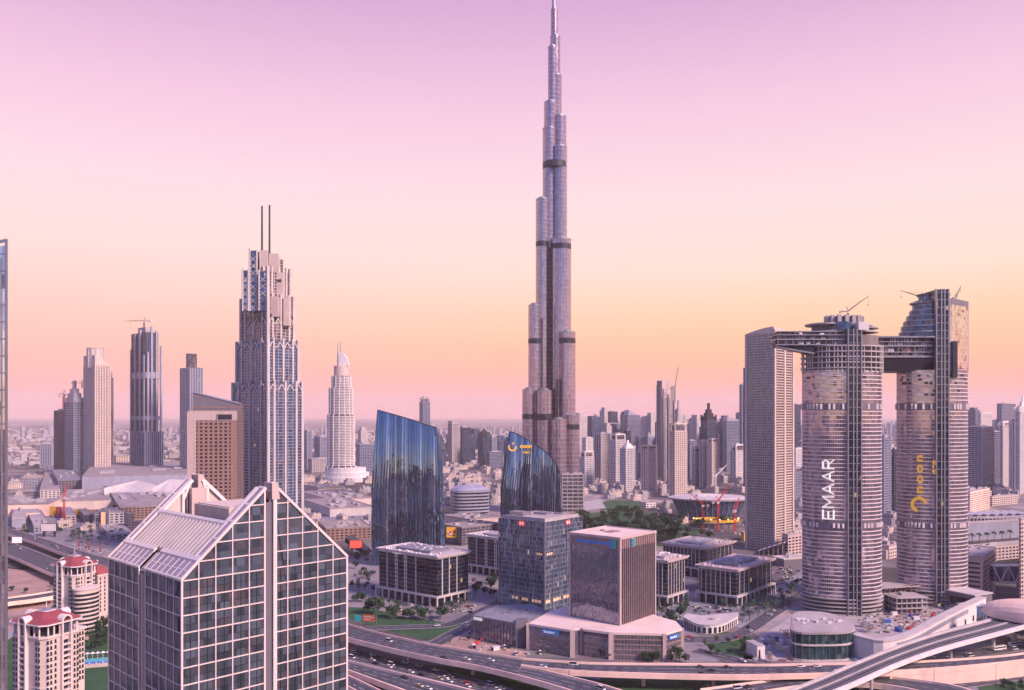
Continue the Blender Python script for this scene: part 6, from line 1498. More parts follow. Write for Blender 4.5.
bg = [  # name, label, pl, pc, pr, D, top, a, style, crown, h
 ('apartment_tower', 'grey twin slab, left one, between the spired dark tower and the rounded white tower', 303, 307, 312, 2650, 431, 40, 'grey', 'flat', 6),
 ('apartment_tower', 'grey twin slab, right one, just left of the rounded white spired tower', 315, 320, 328, 2650, 437, 40, 'grey', 'flat', 6),
 ('apartment_tower', 'low pale block at the base of the twin grey slabs by the rounded white tower', 308, 312, 330, 2500, 459, 50, 'pink', 'flat', 4),
 ('office_tower', 'blue slab block just left of the taller curved blue tower', 356, 360, 374, 2500, 444, 60, 'blue', 'flat', 6),
 ('office_tower', 'thin blue tower with notched top, showing above the taller curved blue tower', 419.5, 423, 430, 3100, 402, 45, 'blue', 'frame', 14),
 ('apartment_tower', 'mauve slab tower with a sharp raised corner, right of the curved blue tower', 448, 452, 460, 2850, 424, 45, 'pink', 'slope', 10),
 ('apartment_tower', 'dark mauve tower joined to the slab with the sharp corner, on its right', 456, 462, 471, 2900, 428, 40, 'dark', 'flat', 8),
 ('apartment_tower', 'dark pointed tower standing left of the shorter curved blue tower', 478, 483, 490, 2800, 434, 40, 'dark', 'step', 12),
 ('apartment_tower', 'pale tower just behind the dark pointed tower', 488, 492, 497, 2950, 437, 42, 'grey', 'flat', 6),
 ('office_block', 'low blue-grey block at the base of the dark pointed tower', 486, 490, 503, 2700, 452, 50, 'blue', 'flat', 4),
 ('apartment_tower', 'blue tower with a pale framed roof, nearest the right side of the tallest spire', 579, 585, 594, 1930, 457, 42, 'bluew', 'frame', 12),
 ('apartment_tower', 'dark tower with a white cap behind the blue frame-roofed tower by the spire', 582, 586, 593, 2600, 438, 42, 'white', 'flat', 5),
 ('apartment_tower', 'slim pale tower farthest back beside the right flank of the tallest spire', 583, 588, 595, 3050, 424, 40, 'grey', 'frame', 9),
 ('apartment_tower', 'tall brownish tower with dark vertical stripes, second from the spire in the cluster', 594, 601, 610, 2100, 434, 40, 'pink', 'flat', 8),
 ('office_tower', 'wide grey banded slab with a box on its roof, at the back of the cluster', 602, 606, 622, 3150, 424, 60, 'grey', 'flat', 6),
 ('office_tower', 'dark square block rising over the wide grey banded slab', 608, 611, 617.5, 3250, 412, 45, 'dark', 'flat', 5),
 ('office_tower', 'blue tower topped by a pointed sail and a mast, at the back of the cluster', 622, 628, 640, 2980, 415, 45, 'blue', 'sail', 12),
 ('apartment_tower', 'blue-lilac tower with a pale crown, third from the spire in the cluster', 610, 616, 625.5, 1990, 440, 42, 'bluew', 'frame', 12),
 ('apartment_tower', 'small dark tower wedged behind the blue-lilac pale-crowned tower', 624, 627, 631, 2450, 431, 42, 'dark', 'flat', 4),
 ('apartment_tower', 'blue tower with a cream stepped crown, fourth from the spire and the lowest there', 620, 626, 635, 1870, 448, 42, 'bluew', 'step', 12),
 ('apartment_tower', 'cream-fronted tower with pale piers, left of the tall unfinished pink-topped tower', 641, 648, 657, 1770, 449, 42, 'cream', 'frame', 6),
 ('apartment_tower', 'plain low tower behind the cream-fronted tower, left of it', 633, 637, 642, 2100, 453, 42, 'grey', 'flat', 5),
 ('apartment_tower', 'grey tower with a domed top showing above the cream-fronted tower', 642, 648, 655, 3100, 437, 42, 'grey', 'step', 12),
 ('apartment_tower', 'stepped-crown tower half hidden behind the tall unfinished pink-topped tower', 672.5, 678, 684.5, 2350, 422, 42, 'pink', 'step', 42),
 ('apartment_tower', 'pale tower with a blue left flank, in front of the tall unfinished pink-topped tower', 669.5, 675, 687, 1730, 431, 50, 'cream', 'frame', 14),
 ('apartment_tower', 'blue slim tower right of the pale tower with a blue flank', 686, 690, 696, 2150, 441, 42, 'blue', 'flat', 5),
 ('apartment_tower', 'low tower with a pale arched top between two taller ones, left of the turreted tower', 692, 695, 700.5, 2030, 452, 42, 'bluew', 'frame', 10),
 ('apartment_tower', 'dark turreted tower with a stepped crown, tallest on the right of the cluster', 701, 707, 716, 2010, 420, 42, 'dark', 'step', 28),
 ('apartment_tower', 'slim grey tower at the left foot of the dark turreted tower', 699.5, 703, 708, 1960, 441, 42, 'grey', 'flat', 5),
 ('apartment_tower', 'cream tower at the right foot of the dark turreted tower', 707.5, 712, 719, 1930, 442, 42, 'cream', 'frame', 6),
 ('apartment_tower', 'small pale tower far behind, between the cream tower and the blue sloping-topped tower', 717.5, 719.5, 723, 2850, 440, 42, 'pink', 'flat', 4),
 ('office_tower', 'blue glass tower with a sloping top, left of the pale arched-roof tower', 723, 727, 743, 2550, 421, 60, 'blue', 'slope', 14),
 ('apartment_tower', 'pale tower with an arcaded crown in front of the blue sloping-topped tower', 730, 736, 744, 2150, 451, 42, 'white', 'frame', 14),
 ('apartment_tower', 'thin blue tower peeping out just left of the pale arched-roof tower', 739.5, 742, 747.5, 2350, 385, 42, 'blue', 'flat', 6),
 ('apartment_tower', 'dark thin tower touching the left edge of the pale arched-roof tower', 743.5, 746, 752, 1900, 368, 42, 'dark', 'mast', 10),
 ('apartment_tower', 'dark tower seen between the pale arched-roof tower and the left twin tower', 791, 795, 800.5, 2300, 405, 42, 'dark', 'flat', 6),
 ('apartment_tower', 'pale block below the dark tower beside the left twin tower', 790, 796, 806, 2000, 449, 45, 'white', 'flat', 5),
 ('apartment_tower', 'lower pale tower close to the left edge of the left twin tower', 791, 795, 806, 1600, 472, 45, 'grey', 'frame', 8),
 ('apartment_tower', 'grey tower with a mast seen between the twin towers, on the left', 878, 884, 891, 1400, 438, 42, 'grey', 'mast', 6),
 ('apartment_tower', 'darker tower seen between the twin towers, on the right', 889, 894, 902, 1480, 450, 42, 'dark', 'flat', 6),
 ('office_tower', 'wide blue glass office block right of the right twin tower', 964, 982, 993, 1850, 427, 45, 'blue', 'flat', 4),
 ('office_tower', 'lower blue block attached to the right of the wide blue glass office block', 990, 994, 1000, 1930, 432, 42, 'blue', 'flat', 4),
 ('office_tower', 'pale block peeping over the wide blue glass office block', 977, 981, 992, 2650, 413, 45, 'white', 'flat', 4),
 ('office_tower', 'dark blue rounded-top slab behind the white towers at the right edge', 997, 1002, 1015.5, 2800, 404, 50, 'blue', 'flat', 6),
 ('apartment_tower', 'cream slim tower left of the white towers at the right edge', 999, 1003, 1010, 1990, 426, 42, 'white', 'frame', 8),
 ('apartment_tower', 'white tower with dark stripes, left of two at the right edge', 1009, 1013, 1018, 1820, 421, 42, 'white', 'flat', 6),
 ('apartment_tower', 'taller white tower with dark stripes, right of two at the right edge', 1014.5, 1020, 1032, 1800, 412, 42, 'white', 'step', 24),
]
for n_, lb, pl, pc, pr, D, tp, a, st, cr, h in bg: tower(n_, lb, pl, pc, pr, D, tp, a, st, cr, h)
def pink_top():
    D = 2040; t = tower('unfinished_tower', 'tall unfinished tower with a pink wrapped top and vertical stripes, highest of the cluster', 656.5, 662, 674.5, D, 386, 44, 'pink', 'flat', 6)
    o, rz, wu, wv = corner(656.5, 662, 674.5, D, 44); s = MB(); s.box(-1.2, wu*.62, -1.2, wv*.8, zz(398, D), zz(380.5, D)); s.build('wrapped_top', 'pinkc', t); s = MB()
    for f_ in (.05, .45, .9): s.box(wu*f_-2.4, wu*f_+2.4, -3, .5, 0, zz(388+f_*14, D))
    s.box(-3, .5, wv*.2, wv*.8, 0, zz(381, D)); s.build('vertical_ribs', 'mauve', t)
    crane('thin luffing crane on the tall unfinished pink-topped tower', at(675, 402, D), 'luffing', 30, 55, 60, 'darkl', 80, None, 1.0)
pink_top()
# ------------------------------------------------------------------ right edge: car park, mall, footbridge
lowblock('car_park', 'pink multi-storey car park with open slits right of the right twin tower', 960, 983, 996, 597, 558, 38, 'pinkc', 'dust', 'car park', False, units=3)
def slits():
    D = dist(597); o, rz, wu, wv = corner(960, 983, 996, D, 38); t = [x for x in bpy.data.objects if x.name.startswith('car_park')][0]; m = MB()
    for i in range(7): z = 4+i*4.3; m.box(2, wu-2, -.15, .05, z, z+1.9); m.box(-.15, .05, 2.5, wv-2, z, z+1.9)
    m.each('open_slit', 'dsteel', t)
slits()
lowblock('mall_building', 'long pale mall roof with glazed vaults at the right edge', 960, 968, 1060, 541, 524, 70, 'lilacm', 'dust', 'mall', False, units=0)
def vaults():
    t = thing('roof_vaults', 'row of pale skylight vaults on the mall roof at the right edge', 'skylight', G(975, 525)); m = MB()
    for i in range(7):
        x = i*15.; y = i*3.
        for j in range(6): a1, a2 = math.pi*j/6, math.pi*(j+1)/6; m.hexa(*[[(x+5*math.cos(a), y+yy, 13+z_+3.5*math.sin(a)) for a, yy in ((a1, 0), (a2, 0), (a2, 40), (a1, 40))] for z_ in (-.2, 0)])
    m.each('vault', 'white', t); m = MB(); m.box(-9, 98, 0, 62, 0, 13); m.build('base', 'conc', t); m = MB()
    for i in range(18): m.box(-7+i*5.8, -3+i*5.8, -.15, .05, 3, 10)
    m.each('window', 'g_dark', t)
vaults()
lowblock('mall_building', 'pink block with dark arches right of the right twin tower, behind the mall roof', 962, 970, 990, 513, 492, 45, 'parap', 'dust', 'building', True, units=6)
lowblock('mall_building', 'low cream block farther right behind the mall roof at the right edge', 988, 992, 1018, 506, 497, 60, 'cream', 'dust', 'building', True, units=5)
lowblock('mall_building', 'low terrace-roofed mall wing with palms behind the pink car park', 962, 972, 1040, 563, 548, 66, 'pinkc', 'dust', 'mall', True, units=2)
lowblock('office_block', 'pinkish tower block cut by the right edge beside the truss footbridge', 1019, 1021, 1060, 606, 520, 50, 'pinkc', 'dust', 'building', True, units=0)
def footbridge():
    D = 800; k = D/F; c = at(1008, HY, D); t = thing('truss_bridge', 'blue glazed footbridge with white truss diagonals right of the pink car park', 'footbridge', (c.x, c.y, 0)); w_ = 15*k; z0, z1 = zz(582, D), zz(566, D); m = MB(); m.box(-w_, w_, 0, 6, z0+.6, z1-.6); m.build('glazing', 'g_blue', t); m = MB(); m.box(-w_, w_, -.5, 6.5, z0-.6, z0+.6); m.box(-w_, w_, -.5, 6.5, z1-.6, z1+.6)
    n = 4
    for i in range(n):
        x0 = -w_+2*w_*i/n; x1 = -w_+2*w_*(i+1)/n; a, b = (z0, z1) if i % 2 else (z1, z0); m.bar((x0, -.4, a), (x1, -.4, b), .9)
    m.build('truss', 'white', t); m = MB(); m.box(-w_, -w_+3, 1, 5, 0, z0-.6); m.box(w_-3, w_, 1, 5, 0, z0-.6); m.build('support', 'pinkc', t)
footbridge()
lowblock('retail_block', 'pink blank-walled block at the foot of the pale arched-roof tower', 782, 788, 812, 556, 535, 55, 'pinkc', 'dust', 'building', True, units=8)
def glass_canopy():
    a = G(770, 556); t = thing('glass_canopy', 'sloping glass canopy at the foot of the pale arched-roof tower', 'canopy', a, R(-30)); m = MB(); m.hexa([(-14, 0, 4), (16, 0, 16), (16, 30, 16), (-14, 30, 4)], [(-14, 0, 5), (16, 0, 17), (16, 30, 17), (-14, 30, 5)]); m.build('roof', 'g_lil', t); m = MB()
    for i in range(6): m.bar((-14+i*6, -.2, 5+i*2.4), (-14+i*6, 30.2, 5+i*2.4), .5); m.box(-13.6+i*5.6, -13+i*5.6, 1, 1.6, 0, 4+i*2.2)
    m.build('frame', 'white', t)
glass_canopy()
lowblock('office_block', 'low green-glazed strip building right of the finned blocks, by the car park', 772, 784, 860, 567, 560, 70, 'mauve', 'pale', 'building', False, units=6)

# ------------------------------------------------------------------ far low-rise plain (stuff) and nearer low blocks
def plain():
    r = random.Random(11); m = MB()
    for i in range(5200):
        D = 2900/(1-r.random()*.72); px = r.uniform(-40, 1064)
        if px < 470 and D < 5200 and r.random() < .45: continue
        x = (px-CX)*D/F; s = r.uniform(10, 34); h = r.uniform(5, 13)*(1 if r.random() < .93 else 2.4); a = R(42)+R(r.choice((0, 0, 8))); ca, sa = math.cos(a), math.sin(a); w2, d2 = s*r.uniform(.5, 1.2), s*r.uniform(.4, .8); m.cm = r.choice((0, 0, 1, 2))
        m.prism([(x+u*ca-v*sa, D+u*sa+v*ca) for u, v in ((-w2, -d2), (w2, -d2), (w2, d2), (-w2, d2))], 0, h)
    o = m.build('low_rise_district', ['conc', 'malldust', 'mauve']); o['kind'] = 'stuff'; o['label'] = 'sprawl of low pale buildings fading into the haze towards the horizon'; o['category'] = 'district'
    m = MB()
    for i in range(330):
        D = 5200/(1-r.random()*.6); px = r.choice((r.uniform(-40, 330), r.uniform(430, 1064), r.uniform(560, 1064))); x = (px-CX)*D/F; h = r.uniform(35, 150)*(1 if px > 560 else .55); s = r.uniform(12, 24); m.prism([(x-s, D-s*.3), (x+s*.2, D-s), (x+s, D+s*.3), (x-s*.2, D+s)], 0, h)
    o = m.build('distant_towers', 'lilacm'); o['kind'] = 'stuff'; o['label'] = 'faint towers dissolving in haze along the horizon'; o['category'] = 'skyline'
    for c_, n_, m_ in (((425, 520), 26, 'g_far'), ((575, 760), 60, 'g_far'), ((575, 760), 46, 'conc'), ((960, 1060), 20, 'g_far'), ((300, 372), 10, 'conc')):
        m = MB()
        for i in range(n_):
            D = r.uniform(2700, 4600); px = r.uniform(*c_); x = (px-CX)*D/F; h = r.uniform(60, 190)*(1 if c_[0] > 560 else .6); s = r.uniform(12, 22); ca, sa = math.cos(.75), math.sin(.75)
            f_ = lambda k: [(x+(u*ca-v*sa)*k, D+(u*sa+v*ca)*k) for u, v in ((-s, -s*.7), (s, -s*.7), (s, s*.7), (-s, s*.7))]
            m.prism(f_(1), 0, h); m.prism(f_(.7), h, h+r.uniform(3, 12))
            z = 8
            while z < h: m.prism(f_(1.03), z-3, z); z += 9
        o = m.build('distant_towers', m_); o['kind'] = 'stuff'; o['label'] = ('blue' if m_ == 'g_far' else 'pale')+' far towers fading in haze, '+{425: 'between the two curved blue towers', 575: 'right of the tallest spire', 960: 'at the right edge', 300: 'by the rounded white tower'}[c_[0]]; o['category'] = 'skyline'
    m = MB()          # unseen dark towers added behind the viewpoint for the glass towers to mirror
    for i in range(620):
        D = -r.uniform(700, 3600); x = D*r.uniform(-1.6, 1.6); h = r.choice((20, 30, 40, 60, 90, 130, 190))*r.uniform(.6, 1.2); s = r.uniform(14, 30); m.prism([(x-s, D-s*.3), (x+s*.2, D-s), (x+s, D+s*.3), (x-s*.2, D+s)], 0, h)
    o = m.build('unseen_skyline_behind', 'mauve'); o['kind'] = 'stuff'; o['label'] = 'unseen dark skyline added behind the viewpoint for the blue glass to mirror'; o['category'] = 'skyline'
    # dark scrub on the plain
    m = MB()
    for i in range(1500):
        D = 2800/(1-r.random()*.7); px = r.uniform(-40, 1064); x = (px-CX)*D/F; s = r.uniform(6, 22); z = r.uniform(3, 7); q = [(x+s*math.cos(k*1.05)*r.uniform(.6, 1.3), D+s*math.sin(k*1.05)*r.uniform(.6, 1.3)) for k in range(6)]; m.prism(q, 0, z, [((p[0]*.55+x*.45), (p[1]*.55+D*.45)) for p in q])
    o = m.build('distant_scrub', 'leaf'); o['kind'] = 'stuff'; o['label'] = 'dark scrub and palm groves dotted over the far plain'; o['category'] = 'scrub'
plain()
def house_kinds():
    out = []
    for i in range(4):
        r = random.Random(40+i)
        w_, d_, h = ((17, 13, 9), (24, 12, 12), (14, 14, 15), (30, 13, 10))[i]; t = thing('low_apartment_block', None, 'apartment block'); m = MB(); m.box(-w_/2, w_/2, -d_/2, d_/2, 0, h); m.box(-w_/2-3, -w_/2, -d_/2+1, d_/2-3, 0, h*.7); m.build('wall', 'cream' if i % 2 else 'conc', t)
        m = MB(); m.box(-w_/2-.4, w_/2+.4, -d_/2-.4, d_/2+.4, h, h+.7); m.box(-w_*.3, -w_*.05, -d_*.2, d_*.25, h+.7, h+4.2); m.box(w_*.15, w_*.35, -d_*.3, 0, h+.7, h+2.6); m.build('roof', 'dust', t)
        m = MB(); z = 1.4
        while z < h-1.5:
            k = int(w_/3.6)
            for j in range(k): m.box(-w_/2+w_*(j+.28)/k, -w_/2+w_*(j+.72)/k, -d_/2-.1, -d_/2+.1, z, z+1.6)
            for j in range(3): m.box(-w_/2-.1 if z > h*.7 else w_/2-.1, -w_/2+.1 if z > h*.7 else w_/2+.1, -d_/2+d_*(j+.3)/3, -d_/2+d_*(j+.7)/3, z, z+1.6)
            z += 3.2
        m.build('window_rows', 'g_dark', t); out.append(t)
    return out
HK = house_kinds(); used = set(); QR = random.Random(5)
def houses(region, n, label, group, dmin=16, sc_=1.0):
    """low blocks scattered in a pixel box, kept apart from each other"""
    x0, x1, y0, y1 = region; pts = []
    tries = 0
    while len(pts) < n and tries < n*40:
        tries += 1; D = 1/QR.uniform(1/dist(y0), 1/dist(y1)); px = QR.uniform(x0, x1); p = Vector(((px-CX)*D/F, D, 0))
        if all((p-q).length > dmin*1.55 for q in pts): pts.append(p)
    for p in pts:
        k = QR.randrange(4); h = HK[k]; rz = R(QR.choice((-48, 42, 42, 50))); s = QR.uniform(.85, 1.25)*sc_
        if k not in used: used.add(k); o = h; o.location = p; o.rotation_euler = (0, 0, rz); o.scale = (s,)*3; o['label'] = label; o['group'] = group
        else: dup(h, p, rz, label, group, s)
houses((442, 500, 466, 505), 46, 'low cream apartment block in the old quarter between the two curved blue towers', 'low blocks of the old quarter between the blue towers')
houses((580, 660, 483, 500), 34, 'low pinkish apartment block beyond the park, at the foot of the tower cluster', 'low blocks at the foot of the tower cluster')
houses((645, 745, 482, 497), 26, 'low pinkish block behind the boat-shaped hall, under the tower cluster', 'low blocks behind the boat-shaped hall')
houses((655, 690, 505, 524), 9, 'low pale kiosk block on the building site between the park and the boat-shaped hall', 'site blocks by the boat-shaped hall', 14, .6)
houses((300, 372, 478, 498), 16, 'low pale block round the base of the rounded white spired tower', 'low blocks round the rounded white tower')
houses((8, 84, 476, 500), 16, 'low pale block on the dusty land at far left, behind the mall', 'low blocks behind the mall at far left', 22)
houses((300, 372, 511, 528), 12, 'pale service block on the mall roofs right of the gabled tower', 'service blocks on the mall roofs', 16, .7)
houses((792, 806, 500, 545), 5, 'low pale block in the gap left of the left twin tower', 'low blocks left of the twin towers', 18)
houses((880, 902, 520, 560), 8, 'low pale block seen in the gap between the twin towers', 'low blocks in the gap between the twin towers', 18)
houses((966, 1024, 484, 500), 12, 'low pale block in front of the white towers at the right edge', 'low blocks at the right edge', 20)
lowblock('clubhouse', 'white flat pavilion at the end of the oval lawn beyond the park', 639, 646, 656, 508, 503, 60, 'white', 'dust', 'pavilion', True, units=2)

# ------------------------------------------------------------------ trees
def tree_kind(name, seed, h, rad, flat, m, cat='tree', n=420):
    r = random.Random(seed); t = thing(name, None, cat); b = MB(); b.tube((0, 0, 0), (.1, 0, h*.45), h*.035, h*.022, 7)
    tips = []
    for i in range(6):
        a = i*1.05+r.uniform(-.3, .3); p = Vector((rad*.55*math.cos(a), rad*.55*math.sin(a), h*r.uniform(.55, .8))); b.tube((.05, 0, h*r.uniform(.3, .42)), p, h*.015, h*.006, 5); tips.append(p)
    b.build('trunk', 'bark', t); b = MB(); cl = []
    for i in range(17):
        a = r.uniform(0, 6.28); q = r.random()**.5; z = h*(.4+.55*r.random()); k = 1-abs((z/h)-.65)*1.1; cl.append((Vector((rad*q*k*math.cos(a), rad*q*k*math.sin(a), z*flat+h*(1-flat)*.7)), rad*r.uniform(.26, .46)))
    for i in range(n):
        c, s = r.choice(cl); d = Vector((r.gauss(0, 1), r.gauss(0, 1), r.gauss(0, .8))).normalized(); p = c+d*s*r.uniform(.6, 1.08); u = Vector((r.gauss(0, 1), r.gauss(0, 1), r.gauss(0, .5))).normalized(); v = d.cross(u).normalized(); e = r.uniform(.25, .55)*rad*.24
        b.cm = 1 if r.random() < .28 else 0
        b.face([p-u*e-v*e*.6, p+u*e-v*e*.5, p+u*e*.8+v*e*.7, p-u*e*.7+v*e*.6])
    b.build('crown', [m, 'leaf2'], t); return t
TK = [tree_kind('broadleaf_tree', 1, 9, 4.2, .9, 'leaf', n=700), tree_kind('broadleaf_tree', 2, 11, 5, .95, 'leaf', n=800), tree_kind('broadleaf_tree', 3, 6.6, 4.0, .85, 'leaf', n=1100), tree_kind('broadleaf_tree', 4, 8, 3.2, 1, 'leaf2')]
def palm_kind(seed):
    r = random.Random(seed); t = thing('palm_tree', None, 'palm'); b = MB(); p = Vector((0, 0, 0))
    for i in range(6): q = p+Vector((r.uniform(-.12, .12), r.uniform(-.12, .12), 1.35)); b.tube(p, q, .34-.025*i, .32-.025*i, 7); p = q
    b.build('trunk', 'bark', t); b = MB()
    for i in range(17):
        a = i*2.4; up = r.uniform(-.1, .9); d = Vector((math.cos(a), math.sin(a), 0)); s = Vector((-d.y, d.x, 0)); pts = []
        for j in range(6): u = j/5; pts.append(p+d*(3.4*u)+Vector((0, 0, up*2.4*u-2.7*u*u)))
        for j in range(5):
            w0, w1 = .55*math.sin(math.pi*(.12+.8*j/5)), .55*math.sin(math.pi*(.12+.8*(j+1)/5)); n = Vector((0, 0, -.35)); b.face([pts[j]-s*w0+n*w0, pts[j], pts[j+1], pts[j+1]-s*w1+n*w1]); b.face([pts[j], pts[j]+s*w0+n*w0, pts[j+1]+s*w1+n*w1, pts[j+1]])
    b.build('fronds', 'leaf', t); return t
PK = [palm_kind(1), palm_kind(2)]; tused = set()
def plant(kind, p, label, group, s=1.0):
    rz = QR.uniform(0, 6.28)
    if kind.name not in tused: tused.add(kind.name); kind.location = p; kind.rotation_euler = (0, 0, rz); kind.scale = (s,)*3; kind['label'] = label; kind['group'] = group; return kind
    return dup(kind, p, rz, label, group, (s*QR.uniform(.9, 1.1), s*QR.uniform(.9, 1.1), s*QR.uniform(.88, 1.12)))
def grove(poly, n, label, group, kinds=TK, s=(1, 1.4), dmin=5):
    xs = [p[0] for p in poly]; ys = [p[1] for p in poly]; pts = []; tr = 0
    def inside(x, y):
        c = False
        for i in range(len(poly)):
            (a, b), (d, e) = poly[i-1], poly[i]
            if (b > y) != (e > y) and x < (d-a)*(y-b)/(e-b)+a: c = not c
        return c
    while len(pts) < n and tr < n*60:
        tr += 1; x, y = QR.uniform(min(xs), max(xs)), QR.uniform(min(ys), max(ys))
        if not inside(x, y): continue
        p = G(x, y)
        if all((p-q).length > dmin for q in pts): pts.append(p)
    for p in pts: plant(QR.choice(kinds), p, label, group, QR.uniform(*s))
grove([(573, 516), (600, 512), (640, 510), (652, 518), (672, 522), (672, 545), (640, 550), (580, 530)], 128, 'dark green tree in the dense park behind the mauve bank tower', 'trees of the dense park', s=(.95, 1.5), dmin=7.5)
grove([(660, 520), (700, 526), (712, 540), (690, 548), (664, 545)], 18, 'dark green tree at the right end of the park, near the building site', 'trees at the right end of the park', s=(1.0, 1.6), dmin=9)
grove([(718, 518), (760, 520), (756, 532), (720, 530)], 10, 'dark tree between the floodlit ring and the pale arched-roof tower', 'trees by the floodlit ring', s=(.9, 1.4), dmin=9)
for i, (px, py, s, lb) in enumerate(((374, 615, 1.65, 'widest round tree, leftmost of the row on the lawn by the arcaded block'), (394, 618, 1.15, 'second tree from the left in the row on the lawn by the arcaded block'), (407.5, 619.5, 1.05, 'third tree from the left in the row on the lawn by the arcaded block'), (424, 619.5, 1.1, 'fourth tree from the left in the row on the lawn by the arcaded block'), (440.5, 619, 1.15, 'rightmost round tree of the row on the lawn by the arcaded block'))):
    plant(TK[2], G(px, py), lb, 'round trees in a row on the lawn', s*1.25)
grove([(350, 560), (372, 556), (372, 600), (352, 605)], 14, 'bushy tree on the path between the gabled tower and the arcaded block', 'trees on the path by the gabled tower', s=(.55, .95), dmin=6)
grove([(378, 604), (436, 618), (450, 612), (470, 602), (468, 607), (440, 622), (380, 610)], 22, 'small palm in front of the arcade of the dark glass office block', 'palms in front of the arcaded block', kinds=PK, s=(.8, 1.05), dmin=4)
grove([(470, 580), (497, 578), (498, 598), (474, 596)], 9, 'small tree left of the hexagon logo tower', 'small trees left of the hexagon logo tower', s=(.6, .95), dmin=6)
grove([(655, 608), (690, 606), (690, 622), (660, 630)], 10, 'small tree in the car park in front of the finned blocks', 'small trees in the car park', s=(.55, .9), dmin=5)
grove([(736, 618), (782, 596), (800, 585), (806, 582), (786, 606), (745, 626)], 30, 'palm in the street row right of the finned office block', 'palms along the street by the finned block', kinds=PK, s=(.85, 1.2), dmin=4.5)
grove([(640, 660), (684, 660), (690, 664), (640, 664)], 9, 'round shrub tree at the right foot of the pink-roofed podium', 'shrub trees at the podium foot', s=(.5, .85), dmin=4)
grove([(575, 652), (610, 656), (640, 659), (600, 660)], 10, 'low bushy tree against the front of the pink-roofed podium', 'bushes against the podium front', s=(.35, .55), dmin=4)
grove([(700, 644), (745, 640), (748, 655), (716, 658)], 10, 'small tree on the lawn between the forecourt and the building site', 'small trees on the lawn by the building site', s=(.4, .7), dmin=5)
grove([(78, 600), (108, 616), (110, 650), (90, 648), (80, 625)], 26, 'dark tree in the hotel garden between the red-roofed hotels and the gabled tower', 'trees of the hotel garden', s=(.8, 1.3), dmin=5)
grove([(8, 560), (60, 590), (50, 600), (8, 590)], 5, 'dusty shrub tree on the bare lot below the elevated roads', 'shrubs on the bare lot', s=(.5, .8), dmin=8)
grove([(64, 530), (130, 534), (116, 550), (70, 546)], 26, 'palm on the mall forecourt near the red pylons', 'palms on the mall forecourt', kinds=PK, s=(1, 1.4), dmin=7)
grove([(620, 680), (760, 679), (850, 682), (760, 692), (620, 692)], 10, 'small shrub on the lawn under the forked flyover', 'shrubs under the flyover', s=(.25, .5), dmin=6)
grove([(985, 688), (1024, 682), (1028, 694)], 7, 'green bush on the lawn in the bottom right corner', 'bushes in the bottom right corner', s=(.35, .6), dmin=4)
grove([(352, 548), (376, 552), (376, 600), (350, 606)], 14, 'young tree on the paved square below the taller curved blue tower', 'trees on the paved square', s=(.45, .8), dmin=6)
grove([(8, 532), (60, 528), (62, 538), (10, 536)], 9, 'dark tree along the upper elevated road at far left', 'trees along the left elevated road', s=(.8, 1.2), dmin=8)
grove([(440, 640), (470, 634), (474, 640), (452, 647)], 4, 'shrub on the dirt lot beside the side road', 'shrubs on the dirt lot', s=(.3, .5), dmin=6)
grove([(640, 600), (690, 600), (700, 612), (780, 590), (784, 598), (745, 618), (700, 620)], 30, 'palm along the arcades of the finned office blocks', 'palms along the finned blocks', kinds=PK, s=(.7, 1.0), dmin=6)
grove([(100, 500), (200, 502), (190, 512), (104, 515)], 10, 'dark tree between the mall roofs at left', 'trees between the mall roofs', s=(.9, 1.4), dmin=12)
houses((40, 210, 512, 530), 16, 'small flat-roofed annex among the mall buildings at left', 'annexes among the mall buildings', 15, .7)
grove([(230, 560), (330, 556), (336, 600), (260, 588)], 22, 'young tree on the paved court hidden behind the gabled tower', 'trees on the court behind the gabled tower', s=(.6, 1), dmin=8)
for px in (968, 974, 981, 989, 996, 1004, 1012): plant(PK[0], G(px, 560-(px-968)*.1)+Vector((0, 4, 19)), 'palm on the terrace roof behind the pink car park', 'palms on the terrace roof', 1.25)
grove([(985, 532), (1024, 528), (1024, 538), (990, 541)], 8, 'dark tree by the mall roof at the right edge', 'trees by the mall at the right edge', s=(1, 1.5), dmin=8)

# ------------------------------------------------------------------ vehicles
def car_kind(name, m, L_=4.6, h=1.45, van=False):
    b = MB(); w_ = .92
    b.hexa([(-L_/2, -w_, .35), (L_/2, -w_, .35), (L_/2, w_, .35), (-L_/2, w_, .35)], [(-L_/2+.05, -w_*.97, .85), (L_/2-.1, -w_*.95, .78), (L_/2-.1, w_*.95, .78), (-L_/2+.05, w_*.97, .85)])
    b.cm = 1; x0, x1 = (-L_*.42, L_*.2) if not van else (-L_*.47, L_*.36)
    b.hexa([(x0, -w_*.93, .82), (x1, -w_*.93, .8), (x1, w_*.93, .8), (x0, w_*.93, .82)], [(x0+.45, -w_*.72, h-.06), (x1-.75, -w_*.72, h-.06), (x1-.75, w_*.72, h-.06), (x0+.45, w_*.72, h-.06)])
    b.cm = 0; b.box(x0+.42, x1-.72, -w_*.74, w_*.74, h-.06, h)
    b.cm = 2
    for sx in (-L_*.31, L_*.31):
        for sy in (-w_, w_-.2): b.tube((sx, sy, .33), (sx, sy+.2, .33), .33, n=10)
    o = b.build(name, [m, 'g_dark', 'black']); return o
CK = [(car_kind('parked_car', 'carw'), 'white car'), (car_kind('parked_car', 'cark'), 'black car'), (car_kind('parked_car', 'cars'), 'silver car'), (car_kind('parked_car', 'carr'), 'red car'), (car_kind('parked_car', 'cary'), 'beige taxi'), (car_kind('parked_van', 'carw', 5.2, 2.1, True), 'white van')]
cused = set()
